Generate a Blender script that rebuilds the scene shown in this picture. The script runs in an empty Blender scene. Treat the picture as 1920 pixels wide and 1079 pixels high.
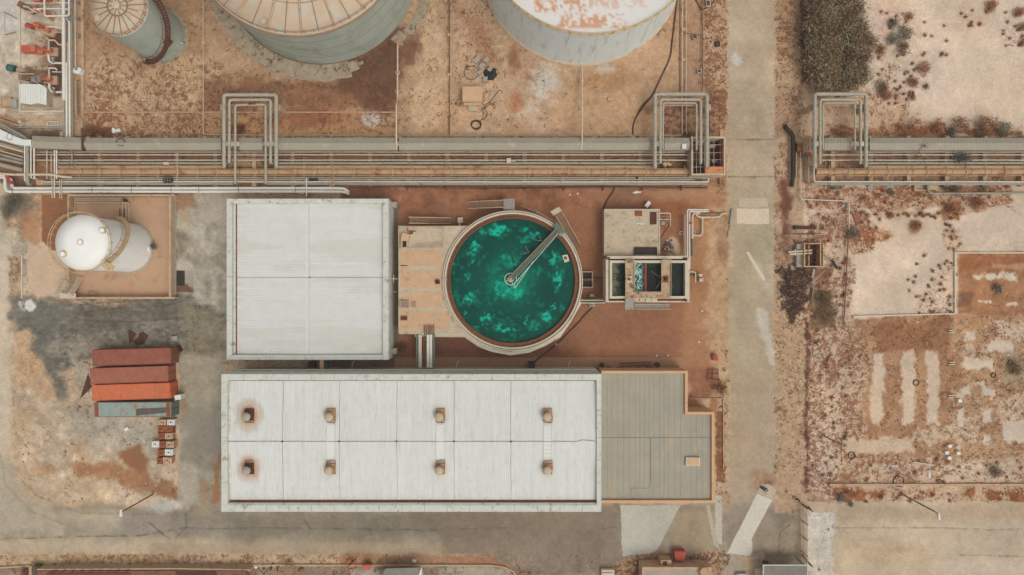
import bpy, math, random
import numpy as np
from mathutils import Vector

H = 110.0          # camera height in metres
F = 1265.0         # focal length in photograph pixels
random.seed(7)
PI = math.pi
COL = bpy.context.scene.collection
SC = 11.5          # photograph pixels per metre on the ground

def W(px, py, z=0.0):
    return Vector(((px - 960) * (H - z) / F, (539.5 - py) * (H - z) / F, z))

def L(n, z=0.0):
    return n * (H - z) / F

def C(r, g, b):
    out = []
    for v in (r, g, b):
        v /= 255.0
        l = v / 12.92 if v <= 0.04045 else ((v + 0.055) / 1.055) ** 2.4
        out.append(min(l / 1.1, 0.9))
    return tuple(out)

# ------------------------------------------------------------------ mesh builder
class MB:
    def __init__(s):
        s.v = []; s.f = []; s.sm = []
    def add(s, vs, fs, smooth=False):
        o = len(s.v)
        s.v.extend([tuple(p) for p in vs])
        for f in fs:
            s.f.append(tuple(i + o for i in f)); s.sm.append(smooth)
        return s
    def box(s, x0, y0, z0, x1, y1, z1):
        if x0 > x1: x0, x1 = x1, x0
        if y0 > y1: y0, y1 = y1, y0
        if z0 > z1: z0, z1 = z1, z0
        return s.add([(x0,y0,z0),(x1,y0,z0),(x1,y1,z0),(x0,y1,z0),(x0,y0,z1),(x1,y0,z1),(x1,y1,z1),(x0,y1,z1)],
                     [(0,3,2,1),(4,5,6,7),(0,1,5,4),(1,2,6,5),(2,3,7,6),(3,0,4,7)])
    def pbox(s, px0, py0, px1, py1, z0, z1):
        a = W(px0, py0, z1); b = W(px1, py1, z1)
        return s.box(a.x, b.y, z0, b.x, a.y, z1)
    def obox(s, cx, cy, z0, z1, lx, ly, ang=0, tilt=0):
        ca, sa = math.cos(ang), math.sin(ang)
        vs = []
        for z in (z0, z1):
            for dx, dy in ((-1,-1),(1,-1),(1,1),(-1,1)):
                x = dx * lx / 2; y = dy * ly / 2
                vs.append((cx + x*ca - y*sa, cy + x*sa + y*ca, z + x * tilt))
        return s.add(vs, [(0,3,2,1),(4,5,6,7),(0,1,5,4),(1,2,6,5),(2,3,7,6),(3,0,4,7)])
    def beam(s, a, b, w, h):
        a = Vector(a); b = Vector(b); d = (b - a).normalized()
        up = Vector((0,0,1)) if abs(d.z) < .95 else Vector((1,0,0))
        sd = d.cross(up).normalized() * w / 2; u = sd.cross(d).normalized() * h / 2
        vs = [p + q for p in (a, b) for q in (-sd - u, sd - u, sd + u, -sd + u)]
        return s.add(vs, [(0,1,2,3),(7,6,5,4),(0,4,5,1),(1,5,6,2),(2,6,7,3),(3,7,4,0)])
    def tube(s, pts, r, n=8, bend=0.0, caps=True, closed=False):
        P = [Vector(p) for p in pts]
        if bend > 0 and len(P) > 2:
            Q = [P[0]]
            for i in range(1, len(P) - 1):
                a = P[i-1] - P[i]; b = P[i+1] - P[i]
                la, lb = a.length, b.length
                t = min(bend, la * .48, lb * .48)
                p0 = P[i] + a.normalized() * t; p1 = P[i] + b.normalized() * t
                for k in range(5):
                    u = k / 4
                    Q.append(p0 * (1-u)**2 + P[i] * 2*u*(1-u) + p1 * u*u)
            Q.append(P[-1]); P = Q
        rings = []; m = len(P); prev = None
        for i, p in enumerate(P):
            if closed: d = P[(i+1) % m] - P[i-1]
            elif i == 0: d = P[1] - P[0]
            elif i == m - 1: d = P[-1] - P[-2]
            else: d = (P[i+1] - p).normalized() + (p - P[i-1]).normalized()
            if d.length < 1e-6: d = Vector((1,0,0))
            d.normalize()
            if prev is None:
                up = Vector((0,0,1)) if abs(d.z) < .9 else Vector((1,0,0))
                nrm = (up - d * up.dot(d)).normalized()
            else:
                nrm = prev - d * prev.dot(d)
                nrm = nrm.normalized() if nrm.length > 1e-6 else Vector((0,0,1))
            prev = nrm; bn = d.cross(nrm)
            rr = r[i] if isinstance(r, (list, tuple)) and len(r) == m else (r if not isinstance(r, (list, tuple)) else r[0] + (r[-1]-r[0]) * i / (m-1))
            rings.append([p + nrm * rr * math.cos(2*PI*k/n) + bn * rr * math.sin(2*PI*k/n) for k in range(n)])
        vs = [q for R in rings for q in R]; fs = []
        for i in range(m if closed else m - 1):
            j = (i + 1) % m
            for k in range(n):
                l = (k + 1) % n
                fs.append((i*n+k, j*n+k, j*n+l, i*n+l))
        s.add(vs, fs, True)
        if caps and not closed:
            s.add(rings[0], [tuple(range(n))]); s.add(rings[-1], [tuple(reversed(range(n)))])
        return s
    def lathe(s, cx, cy, prof, n=32, smooth=True, a0=0.0, a1=2*PI, jit=None):
        full = abs(a1 - a0 - 2*PI) < 1e-6
        m = n if full else n + 1
        vs = []
        for (r, z) in prof:
            for k in range(m):
                a = a0 + (a1 - a0) * k / n
                vs.append((cx + r*math.cos(a), cy + r*math.sin(a), z))
        fs = []
        for i in range(len(prof) - 1):
            for k in range(n):
                l = (k + 1) % m
                fs.append((i*m+k, i*m+l, (i+1)*m+l, (i+1)*m+k))
        return s.add(vs, fs, smooth)
    def cyl(s, cx, cy, z0, z1, r0, r1=None, n=24, smooth=True):
        if r1 is None: r1 = r0
        s.lathe(cx, cy, [(r0, z0), (r1, z1)], n, smooth)
        for z, r, rev in ((z0, r0, True), (z1, r1, False)):
            ring = [(cx + r*math.cos(2*PI*k/n), cy + r*math.sin(2*PI*k/n), z) for k in range(n)]
            s.add(ring, [tuple(reversed(range(n))) if rev else tuple(range(n))])
        return s
    def prism(s, pts, z0, z1):
        area = sum(pts[i][0]*pts[(i+1) % len(pts)][1] - pts[(i+1) % len(pts)][0]*pts[i][1] for i in range(len(pts)))
        if area < 0: pts = list(reversed(pts))
        n = len(pts)
        vs = [(p[0], p[1], z0) for p in pts] + [(p[0], p[1], z1) for p in pts]
        fs = [tuple(reversed(range(n))), tuple(range(n, 2*n))]
        for i in range(n):
            j = (i + 1) % n
            fs.append((i, j, n + j, n + i))
        return s.add(vs, fs)
    def pprism(s, ppts, z0, z1):
        return s.prism([W(x, y, z1).to_tuple() for x, y in ppts], z0, z1)
    def curb(s, ppts, w, z0, z1, closed=False):
        """a wall of width w along a polyline of pixel points seen at z1"""
        P = [W(x, y, z1) for x, y in ppts]; m = len(P)
        Lf, Rt = [], []
        for i, p in enumerate(P):
            d0 = (p - P[i-1]) if (i > 0 or closed) else None
            d1 = (P[(i+1) % m] - p) if (i < m-1 or closed) else None
            a = d0.normalized() if d0 is not None else d1.normalized()
            b = d1.normalized() if d1 is not None else a
            t = (a + b); t = t.normalized() if t.length > 1e-6 else a
            nn = Vector((-t.y, t.x, 0)); c = max(.35, nn.dot(Vector((-a.y, a.x, 0))))
            Lf.append(p + nn * (w/2/c)); Rt.append(p - nn * (w/2/c))
        vs = []
        for l, r in zip(Lf, Rt):
            vs += [(l.x,l.y,z0),(r.x,r.y,z0),(r.x,r.y,z1),(l.x,l.y,z1)]
        fs = []
        for i in range(m if closed else m-1):
            j = (i+1) % m
            for k in range(4):
                l = (k+1) % 4
                fs.append((i*4+k, i*4+l, j*4+l, j*4+k))
        if not closed:
            fs.append((3,2,1,0)); e = (m-1)*4; fs.append((e,e+1,e+2,e+3))
        return s.add(vs, fs)

ORG = {}
def mesh_of(mb, name, mat, org):
    me = bpy.data.meshes.new(name)
    o = org
    me.from_pydata([(x-o[0], y-o[1], z-o[2]) for x, y, z in mb.v], [], mb.f)
    me.polygons.foreach_set('use_smooth', mb.sm)
    if mat: me.materials.append(mat)
    me.update()
    return me

def tag(o, label=None, cat=None, group=None, kind=None):
    if label: o['label'] = label
    if cat: o['category'] = cat
    if group: o['group'] = group
    if kind: o['kind'] = kind
    return o

def thing(name, label, cat, loc, group=None):
    o = bpy.data.objects.new(name, None); COL.objects.link(o)
    o.empty_display_size = .3
    o.location = loc; ORG[o] = Vector(loc)
    return tag(o, label, cat, group)

def part(mb, name, mat, parent, label=None):
    org = ORG[parent]
    o = bpy.data.objects.new(name, mesh_of(mb, name, mat, org)); COL.objects.link(o)
    o.parent = parent; ORG[o] = org
    if label: o['label'] = label
    return o

def solo(mb, name, mat, label=None, cat=None, group=None, kind=None):
    xs = [p[0] for p in mb.v]; ys = [p[1] for p in mb.v]; zs = [p[2] for p in mb.v]
    org = Vector(((min(xs)+max(xs))/2, (min(ys)+max(ys))/2, min(zs)))
    o = bpy.data.objects.new(name, mesh_of(mb, name, mat, org)); COL.objects.link(o)
    o.location = org; ORG[o] = org
    return tag(o, label, cat, group, kind)

def copy_tree(o, parent=None):
    c = o.copy(); COL.objects.link(c); c.parent = parent
    for ch in list(o.children): copy_tree(ch, c)
    return c

# ------------------------------------------------------------------ materials
def nd(t, kind, **kw):
    n = t.nodes.new(kind)
    for k, v in kw.items(): setattr(n, k, v)
    return n

def mixcol(t, fac, a, b, mode='MIX'):
    m = nd(t, 'ShaderNodeMix', data_type='RGBA', blend_type=mode)
    for sock, val in ((m.inputs[0], fac), (m.inputs[6], a), (m.inputs[7], b)):
        if hasattr(val, 'node'): t.links.new(val, sock)
        elif isinstance(val, (int, float)): sock.default_value = val
        else: sock.default_value = (*val[:3], 1)
    return m.outputs[2]

def mat(name, col, rough=.8, var=.14, scale=.8, stain=None, amt=.0, sscale=.5, stretch=(1,1,1), bump=.1, metallic=0.0, fine=10, spec=.3, attr=False, local=False):
    m = bpy.data.materials.new(name); m.use_nodes = True
    t = m.node_tree; t.nodes.clear()
    out = nd(t, 'ShaderNodeOutputMaterial'); bs = nd(t, 'ShaderNodeBsdfPrincipled')
    t.links.new(bs.outputs[0], out.inputs[0])
    if local:
        tc = nd(t, 'ShaderNodeTexCoord'); po = tc.outputs['Object']
    else:
        g = nd(t, 'ShaderNodeNewGeometry'); po = g.outputs['Position']
    if attr:
        at = nd(t, 'ShaderNodeAttribute', attribute_name='col'); base = at.outputs['Color']
    else: base = col
    n1 = nd(t, 'ShaderNodeTexNoise'); n1.inputs['Scale'].default_value = scale; n1.inputs['Detail'].default_value = 6
    n1.inputs['Roughness'].default_value = .65
    t.links.new(po, n1.inputs['Vector'])
    r1 = nd(t, 'ShaderNodeMapRange'); r1.inputs[1].default_value = .3; r1.inputs[2].default_value = .7
    r1.inputs[3].default_value = 1 - var; r1.inputs[4].default_value = 1 + var * .6
    t.links.new(n1.outputs['Fac'], r1.inputs[0])
    cur = mixcol(t, 1.0, base, r1.outputs[0], 'MULTIPLY')
    if stain is not None:
        mp = nd(t, 'ShaderNodeMapping'); mp.inputs['Scale'].default_value = stretch
        mp.inputs['Location'].default_value = (3.1, 7.7, 1.3)
        t.links.new(po, mp.inputs[0])
        n2 = nd(t, 'ShaderNodeTexNoise'); n2.inputs['Scale'].default_value = sscale; n2.inputs['Detail'].default_value = 8
        n2.inputs['Roughness'].default_value = .7
        t.links.new(mp.outputs[0], n2.inputs['Vector'])
        r2 = nd(t, 'ShaderNodeMapRange'); th = .66 - .3 * amt
        r2.inputs[1].default_value = th; r2.inputs[2].default_value = th + .12
        t.links.new(n2.outputs['Fac'], r2.inputs[0])
        cur = mixcol(t, r2.outputs[0], cur, stain)
    t.links.new(cur, bs.inputs['Base Color'])
    bs.inputs['Roughness'].default_value = rough; bs.inputs['Metallic'].default_value = metallic
    bs.inputs['Specular IOR Level'].default_value = spec
    if bump:
        n3 = nd(t, 'ShaderNodeTexNoise'); n3.inputs['Scale'].default_value = fine; n3.inputs['Detail'].default_value = 4
        t.links.new(po, n3.inputs['Vector'])
        b = nd(t, 'ShaderNodeBump'); b.inputs['Strength'].default_value = bump; b.inputs['Distance'].default_value = .03
        t.links.new(n3.outputs['Fac'], b.inputs['Height']); t.links.new(b.outputs[0], bs.inputs['Normal'])
    return m

RUST = C(140, 82, 52); DRUST = C(92, 56, 42)
M = {}
M['conc'] = mat('weathered_concrete', C(196,178,152), .9, .14, 1.2, C(150,126,102), .35, .9)
M['conc_white'] = mat('pale_painted_concrete', C(208,196,174), .85, .1, 1.5, C(165,135,108), .28, 1.4)
M['conc_tan'] = mat('tan_concrete', C(192,162,130), .9, .15, .8, C(150,108,78), .35, .8)
M['conc_grey'] = mat('grey_concrete', C(168,162,148), .9, .15, 1.0, C(118,110,98), .3, .9)
M['conc_dark'] = mat('damp_dark_concrete', C(92,80,68), .9, .2, 1.0)
M['pipe_grey'] = mat('grey_lagged_pipe', C(156,150,132), .6, .14, 1.2, C(118,98,80), .32, 1.6, metallic=.0)
M['pipe_tan'] = mat('tan_rusty_pipe', C(186,150,112), .75, .16, .5, C(150,100,66), .45, .6)
M['pipe_white'] = mat('white_painted_pipe', C(222,216,202), .55, .08, 1.0, C(170,140,115), .2, 1.8)
M['pipe_cream'] = mat('cream_painted_pipe', C(206,188,164), .6, .1, 1.0, C(140,96,68), .28, 1.5)
M['pipe_brown'] = mat('rusty_brown_pipe', C(128,92,68), .85, .2, 1.0, C(86,58,44), .4, 1.2)
M['duct'] = mat('galvanised_duct_cover', C(164,155,136), .75, .08, .35, C(184,174,154), .3, .5)
M['rust'] = mat('rust', RUST, .9, .25, 2.0, DRUST, .4, 1.5)
M['drust'] = mat('dark_rust', DRUST, .9, .25, 2.0, C(60,40,34), .4, 1.5)
M['dark'] = mat('black_rubber', C(52,46,42), .7, .2, 2.0)
M['hose'] = mat('brown_hose', C(84,66,54), .8, .2, 2.0)
M['red'] = mat('red_painted_pump', C(200,112,80), .6, .16, 2.5, C(140,66,46), .35, 2.5)
M['dullred'] = mat('dull_dark_red_paint', C(140,66,50), .8, .2, 2.0, C(110,60,46), .3, 2)
M['redpaint'] = mat('faded_red_paint', C(180,78,60), .7, .15, 2.0, C(130,60,48), .3, 2)
M['yellow'] = mat('yellow_rail_paint', C(204,176,132), .7, .15, 2.0, C(140,96,62), .4, 2.0)
M['orange_plate'] = mat('orange_rust_plate', C(204,136,92), .8, .15, 1.0, C(160,92,60), .35, 1.5)
M['white'] = mat('white_sheet', C(222,222,214), .6, .05, 1.0, C(180,165,148), .18, 1.2)
M['steel'] = mat('grey_steel', C(150,146,136), .5, .15, 2.0, C(112,84,64), .3, 2.0, metallic=.3)
M['green'] = mat('green_painted_steel', C(96,120,104), .6, .15, 2.0, C(96,66,50), .3, 2.0)
M['teal'] = mat('teal_painted_machine', C(42,96,92), .6, .15, 2.0)
M['tread'] = mat('worn_stair_tread', C(146,120,96), .85, .15, 2.0, C(110,84,64), .4, 2.0)
M['wood'] = mat('dry_timber', C(178,146,114), .9, .25, 3.0, C(104,76,58), .4, 2.0)
M['parapet'] = mat('weathered_white_parapet', C(206,206,194), .85, .1, 1.0, C(150,140,124), .35, 1.1, stretch=(1,1,.4))
M['parapet_tan'] = mat('orange_parapet_paint', C(210,168,126), .85, .08, 1.0, C(176,124,84), .25, 1.2)
M['glass'] = mat('dark_window_glass', C(40,48,52), .15, .1, 1.0, bump=0, spec=.6)
# ------------------------------------------------------------------ noise and ground colours
_rng = np.random.RandomState(11)
_T = _rng.rand(256, 256).astype(np.float32)
def vnoise(x, y, seed=0):
    x = x + seed * 37.13; y = y + seed * 91.7
    xi = np.floor(x).astype(np.int64); yi = np.floor(y).astype(np.int64)
    fx = (x - xi).astype(np.float32); fy = (y - yi).astype(np.float32)
    fx = fx*fx*(3-2*fx); fy = fy*fy*(3-2*fy)
    a = _T[xi & 255, yi & 255]; b = _T[(xi+1) & 255, yi & 255]
    c = _T[xi & 255, (yi+1) & 255]; d = _T[(xi+1) & 255, (yi+1) & 255]
    return (a*(1-fx)+b*fx)*(1-fy) + (c*(1-fx)+d*fx)*fy
def fbm(x, y, s, octv=4, seed=0, sx=1.0, sy=1.0):
    tot = 0; amp = 1; nrm = 0; f = 1.0 / s
    for i in range(octv):
        tot = tot + amp * vnoise(x*f*sx, y*f*sy, seed + i*3 + 1); nrm += amp; amp *= .55; f *= 2.03
    return tot / nrm
def sstep(a, b, v):
    t = np.clip((v - a) / (b - a), 0, 1); return t*t*(3-2*t)

def sd_poly(X, Y, pts):
    n = len(pts); d = np.full(X.shape, 1e18); s = np.ones(X.shape)
    for i in range(n):
        x0, y0 = pts[i]; x1, y1 = pts[i-1]
        ex, ey = x1 - x0, y1 - y0; wx, wy = X - x0, Y - y0
        t = np.clip((wx*ex + wy*ey) / (ex*ex + ey*ey + 1e-9), 0, 1)
        bx, by = wx - ex*t, wy - ey*t
        d = np.minimum(d, bx*bx + by*by)
        c1 = Y >= y0; c2 = Y < y1; c3 = ex*wy > ey*wx
        flip = (c1 & c2 & c3) | (~c1 & ~c2 & ~c3)
        s = np.where(flip, -s, s)
    return s * np.sqrt(d)
def sd_line(X, Y, pts):
    d = np.full(X.shape, 1e18)
    for i in range(len(pts)-1):
        x0, y0 = pts[i]; x1, y1 = pts[i+1]
        ex, ey = x1 - x0, y1 - y0; wx, wy = X - x0, Y - y0
        t = np.clip((wx*ex + wy*ey) / (ex*ex + ey*ey + 1e-9), 0, 1)
        bx, by = wx - ex*t, wy - ey*t
        d = np.minimum(d, bx*bx + by*by)
    return np.sqrt(d)

def rc(x0, y0, x1, y1): return [(x0,y0),(x1,y0),(x1,y1),(x0,y1)]
# layer: (kind, geometry, width/-, colour, soft px, warp px, warp scale px, opacity, mottle, scrub or None, scrub colour)
G = []
def A(geo, col, soft=8, warp=6, ws=30, op=1.0, mot=0.0, scrub=None, sc=None, w=None, ell=None, st=(1,1), ms=14):
    G.append((geo, col, soft, warp, ws, op, mot, scrub, sc, w, ell, st, ms))
def P_(x0,y0,x1,y1,col,**k): A(rc(x0,y0,x1,y1), col, **k)
def E_(cx,cy,rx,ry,col,**k): A(None, col, ell=(cx,cy,rx,ry), **k)
BR = (122,80,56)
# tank yard
P_(150,-400,1366,256,(186,149,116),soft=6,scrub=.42,sc=BR)
P_(156,-60,382,110,(160,122,92),soft=50,op=.6,warp=30)
P_(160,110,420,256,(196,160,126),soft=30,warp=20,scrub=.62,sc=(130,82,56))
P_(160,200,380,256,(190,150,112),soft=20,warp=20,op=.6,scrub=.68,sc=(128,78,54))
A([(383,-50),(470,100),(640,170),(745,110),(745,-50)],(136,98,74),soft=24,warp=16,scrub=.5,sc=(96,62,46))
P_(383,150,745,210,(146,106,78),soft=26,warp=24,scrub=.5,sc=(96,62,46))  # brown band darkened in colour for the broad tank's shadow area
P_(384,212,745,256,(176,134,98),soft=6,warp=4,scrub=.5,sc=(112,70,50))
E_(590,225,70,16,(150,98,72),soft=20,warp=14,op=.8)
A([(655,120),(750,60),(752,190),(700,215),(640,165)],(112,80,60),soft=26,warp=18,op=.9)  # dark soil, with the broad tank's shadow area painted into its brown
A([(745,70),(800,60),(800,120),(748,130)],(120,84,68),soft=26,warp=18,op=.8)
A([(790,0),(820,0),(840,120),(830,255),(770,255),(780,120)],(204,168,132),soft=22,warp=18,scrub=.42,sc=(118,76,54))
A([(845,-20),(905,-20),(960,110),(1010,255),(845,255)],(198,160,126),soft=22,warp=18,scrub=.46,sc=(112,72,52))
A([(850,10),(900,20),(940,110),(915,130),(880,80)],(158,108,80),soft=24,warp=20,op=.6)
A([(960,60),(1270,60),(1270,255),(960,255)],(192,152,118),soft=24,warp=18,scrub=.34,sc=(118,78,56))
E_(1012,165,30,34,(206,194,176),soft=34,warp=26,op=.85)
E_(1000,215,40,24,(208,180,150),soft=30,warp=24,op=.7)
E_(1135,130,20,10,(200,186,168),soft=18,warp=10,op=.7)
E_(970,190,10,14,(184,112,76),soft=16,warp=12,op=.7)
E_(1160,155,45,16,(168,122,84),soft=24,warp=20,op=.6)
A([(962,90),(1000,150),(975,140),(955,120)],(132,88,64),soft=14,warp=12,op=.6)
E_(905,245,40,8,(206,172,138),soft=14,warp=8,op=.8)
E_(700,224,22,8,(204,194,180),soft=12,warp=12,op=.8)
P_(1275,-40,1322,256,(176,138,108),soft=10,scrub=.4,sc=(110,76,56))
P_(1322,-40,1366,256,(198,158,124),soft=6,warp=5,scrub=.66,sc=(130,82,54))
P_(1322,20,1366,60,(190,150,116),soft=12,scrub=.75,sc=(126,78,52))
P_(1330,140,1364,230,(190,150,116),soft=12,scrub=.78,sc=(126,78,52))
P_(1240,185,1345,256,(166,124,94),soft=14,warp=10,scrub=.6,sc=(90,62,48))
# rims of tank yard
P_(150,210,392,256,(186,146,110),soft=4,warp=3,op=.5,scrub=.66,sc=(118,70,50))
E_(452,240,14,8,(100,66,56),soft=12,warp=10,op=.7)
P_(60,240,210,258,(110,86,70),soft=10,warp=8,op=.9)
P_(30,215,120,243,(196,168,136),soft=8,scrub=.4,sc=(140,90,62))
# pump station floor
P_(-400,-400,118,214,(202,184,160),soft=4,warp=2,mot=.3)
E_(20,20,26,40,(214,208,198),soft=30,warp=14,op=.7)
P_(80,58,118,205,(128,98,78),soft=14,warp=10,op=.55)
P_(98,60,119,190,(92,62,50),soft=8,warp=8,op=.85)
P_(50,125,100,140,(120,84,66),soft=8,warp=6,op=.8)
P_(118,-100,137,256,(150,146,130),soft=3,warp=1)
P_(137,-100,152,256,(196,158,124),soft=3,warp=2)
P_(45,185,118,205,(190,170,142),soft=6,warp=4)
P_(-100,240,55,262,(150,134,116),soft=8)
# rack bed
P_(-300,282,1362,352,(160,120,88),soft=4,warp=2,scrub=.5,sc=(96,66,50))
P_(60,284,600,300,(140,104,78),soft=8,warp=8,op=.7)
P_(430,286,500,312,(196,160,124),soft=14,warp=10,op=.8)
P_(1240,282,1340,318,(158,118,88),soft=10,scrub=.6,sc=(84,56,44))
P_(0,330,60,352,(120,92,74),soft=8)
# plant yard (red brown)
P_(640,352,1340,700,(148,103,77),soft=10,warp=6)
P_(740,352,1130,392,(152,104,76),soft=20,warp=16,mot=.3)
E_(740,390,10,10,(104,72,58),soft=16,warp=10,op=.7)
P_(790,625,1100,676,(124,84,66),soft=24,warp=14,op=.85)
P_(1040,560,1330,672,(154,108,80),soft=34,warp=22,op=.8)
E_(1260,385,46,26,(152,98,66),soft=30,warp=22,op=.8)
E_(1220,360,120,16,(166,120,90),soft=20,warp=14,op=.7)
P_(1285,350,1366,720,(172,124,90),soft=22,warp=16,op=.9)
P_(1330,380,1368,720,(198,160,124),soft=18,warp=16,op=.9,scrub=.3,sc=(120,84,62))
P_(1200,352,1366,372,(176,134,100),soft=14,warp=14,op=.8)
E_(1352,470,12,40,(134,98,74),soft=22,warp=18,op=.6)
P_(1290,690,1342,775,(150,102,76),soft=16,warp=10,op=.9)
E_(1336,610,20,14,(196,158,128),soft=20,warp=14,op=.7)
P_(1342,690,1366,770,(196,160,126),soft=12,warp=8,scrub=.55,sc=(92,64,48))
P_(1342,772,1358,905,(176,136,102),soft=6,warp=3,scrub=.8,sc=(126,78,50))
P_(1290,748,1342,775,(170,122,88),soft=4)
A([(1308,750),(1330,748),(1326,766),(1312,760)],(206,176,140),soft=6,op=.8)
E_(1262,465,12,16,(204,178,150),soft=14,warp=10,op=.9)
P_(1240,448,1262,474,(88,66,56),soft=12,warp=10,op=.9)
P_(640,352,745,372,(140,98,72),soft=10)
P_(620,672,745,692,(126,106,88),soft=8)
# left side
P_(-300,340,22,960,(208,188,160),soft=8,warp=5)
P_(10,365,130,430,(176,142,112),soft=14,warp=12,mot=.4,scrub=.3,sc=(120,90,70))
P_(22,430,60,560,(190,172,146),soft=10,warp=8,mot=.3,scrub=.5,sc=(140,110,80))
P_(14,480,44,560,(190,160,126),soft=8,scrub=.6,sc=(130,92,60))
P_(52,430,128,556,(208,178,148),soft=3,warp=1)
A([(78,365),(126,365),(126,466),(100,470),(78,452)],(146,100,70),soft=3,warp=1)
A([(40,400),(78,392),(78,470),(40,450)],(182,132,94),soft=10,warp=8,op=.8)
E_(28,385,24,18,(110,104,92),soft=26,warp=18,op=.8)
A([(325,360),(425,360),(425,672),(336,672),(332,560)],(172,162,144),soft=8,warp=5,mot=.28,ms=12)
P_(330,362,420,420,(186,172,150),soft=20,warp=18,op=.7,scrub=.25,sc=(120,108,94))
P_(330,350,372,392,(150,112,82),soft=14,warp=14,op=.7)
E_(348,410,8,30,(200,150,104),soft=12,warp=10,op=.6)
E_(340,455,12,24,(120,108,94),soft=16,warp=14,op=.7)
P_(330,508,362,548,(112,84,68),soft=4,warp=2,op=.95)
A([(340,500),(366,496),(360,540),(346,530)],(186,176,160),soft=6,op=.8)
A([(24,562),(330,556),(425,580),(420,655),(345,668),(172,672),(110,700),(126,760),(100,755),(60,660),(22,620)],(124,117,104),soft=20,warp=18,ws=36,mot=.34,scrub=.34,sc=(84,78,68),ms=9,st=(1,2.0))
A([(80,570),(260,575),(330,560),(400,590),(300,600),(170,608)],(104,98,86),soft=26,warp=18,ws=26,op=.65,st=(.5,3))
A([(330,560),(424,600),(424,668),(350,668)],(142,130,104),soft=24,warp=20,op=.6,scrub=.28,sc=(96,86,60))
A([(30,560),(110,575),(95,650),(120,740),(95,720),(50,650)],(108,104,94),soft=22,warp=14,ws=20,op=.75)
P_(165,655,335,668,(98,82,70),soft=12,warp=10,op=.7)
E_(150,650,40,14,(166,154,136),soft=24,warp=18,op=.6)
A([(130,660),(172,690),(165,760),(140,720)],(178,164,142),soft=18,warp=12,op=.8)
E_(52,573,13,10,(232,226,216),soft=8,warp=6,ws=10)
A([(20,620),(45,620),(110,760),(170,790),(330,790),(330,950),(100,940),(25,860)],(202,176,146),soft=14,warp=12,mot=.2,scrub=.36,sc=(160,128,98),ms=14)
A([(25,610),(60,640),(100,740),(70,750),(30,700)],(196,156,118),soft=20,warp=14,op=.7,scrub=.3,sc=(146,104,70))
A([(100,756),(285,790),(290,850),(200,850),(120,800)],(172,160,140),soft=30,warp=24,op=.7,scrub=.4,sc=(100,86,72))
A([(228,852),(262,838),(288,880),(275,900),(235,870)],(146,102,72),soft=14,warp=12)
A([(140,870),(215,866),(260,880),(325,930),(300,935),(240,905),(150,892)],(166,118,82),soft=16,warp=16,op=.9)
A([(290,890),(332,895),(328,935),(300,920)],(150,106,74),soft=12,warp=12,op=.9)
E_(90,880,30,10,(186,136,98),soft=20,warp=14,op=.7)
E_(150,840,12,30,(190,144,106),soft=20,warp=14,op=.6)
P_(20,760,60,820,(198,160,120),soft=20,op=.5,scrub=.45,sc=(150,108,70))
P_(50,895,180,930,(196,168,134),soft=16,op=.6,scrub=.4,sc=(110,96,72))
P_(335,672,418,952,(158,148,132),soft=4,warp=2,mot=.2,ms=14)
P_(352,760,418,880,(140,132,118),soft=20,warp=14,op=.7)
P_(336,870,372,950,(186,174,152),soft=10,warp=8,op=.7)
A([(398,880),(415,850),(415,948),(392,948)],(160,108,68),soft=10,warp=8,op=.75)
A([(372,900),(395,896),(384,948),(376,948)],(164,124,86),soft=8,warp=6,op=.5)
P_(338,678,420,760,(170,158,136),soft=20,warp=16,op=.6)
E_(345,755,8,20,(160,120,84),soft=10,op=.5)
# south road
P_(-400,948,1370,1040,(156,142,122),soft=14,warp=8,mot=.12,ms=24)
A([(-20,850),(16,860),(40,925),(110,955),(230,962),(230,1000),(-20,1000)],(184,168,144),soft=26,warp=10)
P_(-20,1005,420,1042,(194,172,142),soft=20,warp=10,op=.9)
P_(280,1016,1120,1042,(178,154,126),soft=18,warp=10,op=.85)
P_(330,962,1130,1010,(130,120,103),soft=26,warp=16,op=.8,mot=.12,ms=24)
P_(120,975,420,1010,(150,140,126),soft=26,warp=14,op=.6)
P_(830,962,1160,1079,(134,119,102),soft=16,warp=10,op=.8)
E_(300,950,36,8,(206,200,188),soft=14,warp=10,op=.7)
P_(-400,1040,900,1062,(196,164,130),soft=5,warp=3,scrub=.62,sc=(140,94,64))
P_(120,1040,330,1060,(170,130,94),soft=8,warp=6,op=.5,scrub=.5,sc=(140,90,56))
A([(640,1040),(920,1040),(975,1080),(975,1100),(880,1066),(640,1062)],(166,126,96),soft=8,warp=5,scrub=.36,sc=(116,76,56))
P_(-400,1063,1000,1500,(148,126,104),soft=3,warp=2,scrub=.5,sc=(84,62,50))
P_(820,1064,960,1200,(170,158,134),soft=6,warp=4,scrub=.45,sc=(84,66,52))
P_(660,1070,715,1200,(176,164,148),soft=8,warp=8,op=.8)
# east road, forecourt
P_(1366,-400,1452,1079,(190,167,138),soft=9,warp=6,mot=.12,ms=50)
P_(1368,-100,1448,60,(186,162,132),soft=40,op=.5)
P_(1366,255,1452,380,(180,160,132),soft=10,op=.5)
P_(1372,420,1446,700,(172,155,128),soft=18,warp=12,op=.7)
P_(1366,690,1462,1079,(174,152,126),soft=16,warp=14,op=.7)
P_(1130,948,1512,1110,(152,136,116),soft=12,warp=8,mot=.25,ms=36)
P_(1000,950,1165,1100,(134,119,103),soft=18,warp=14,op=.7)
E_(1380,112,10,12,(212,204,190),soft=6,warp=6,ws=12,op=.9)
A([(1418,570),(1436,590),(1450,660),(1446,680),(1428,630)],(206,200,186),soft=12,warp=10,op=.7)
A([(1404,480),(1440,520),(1444,545),(1430,540)],(200,186,162),soft=14,warp=10,op=.5)
P_(1345,920,1372,950,(176,136,106),soft=10,op=.7)
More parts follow.
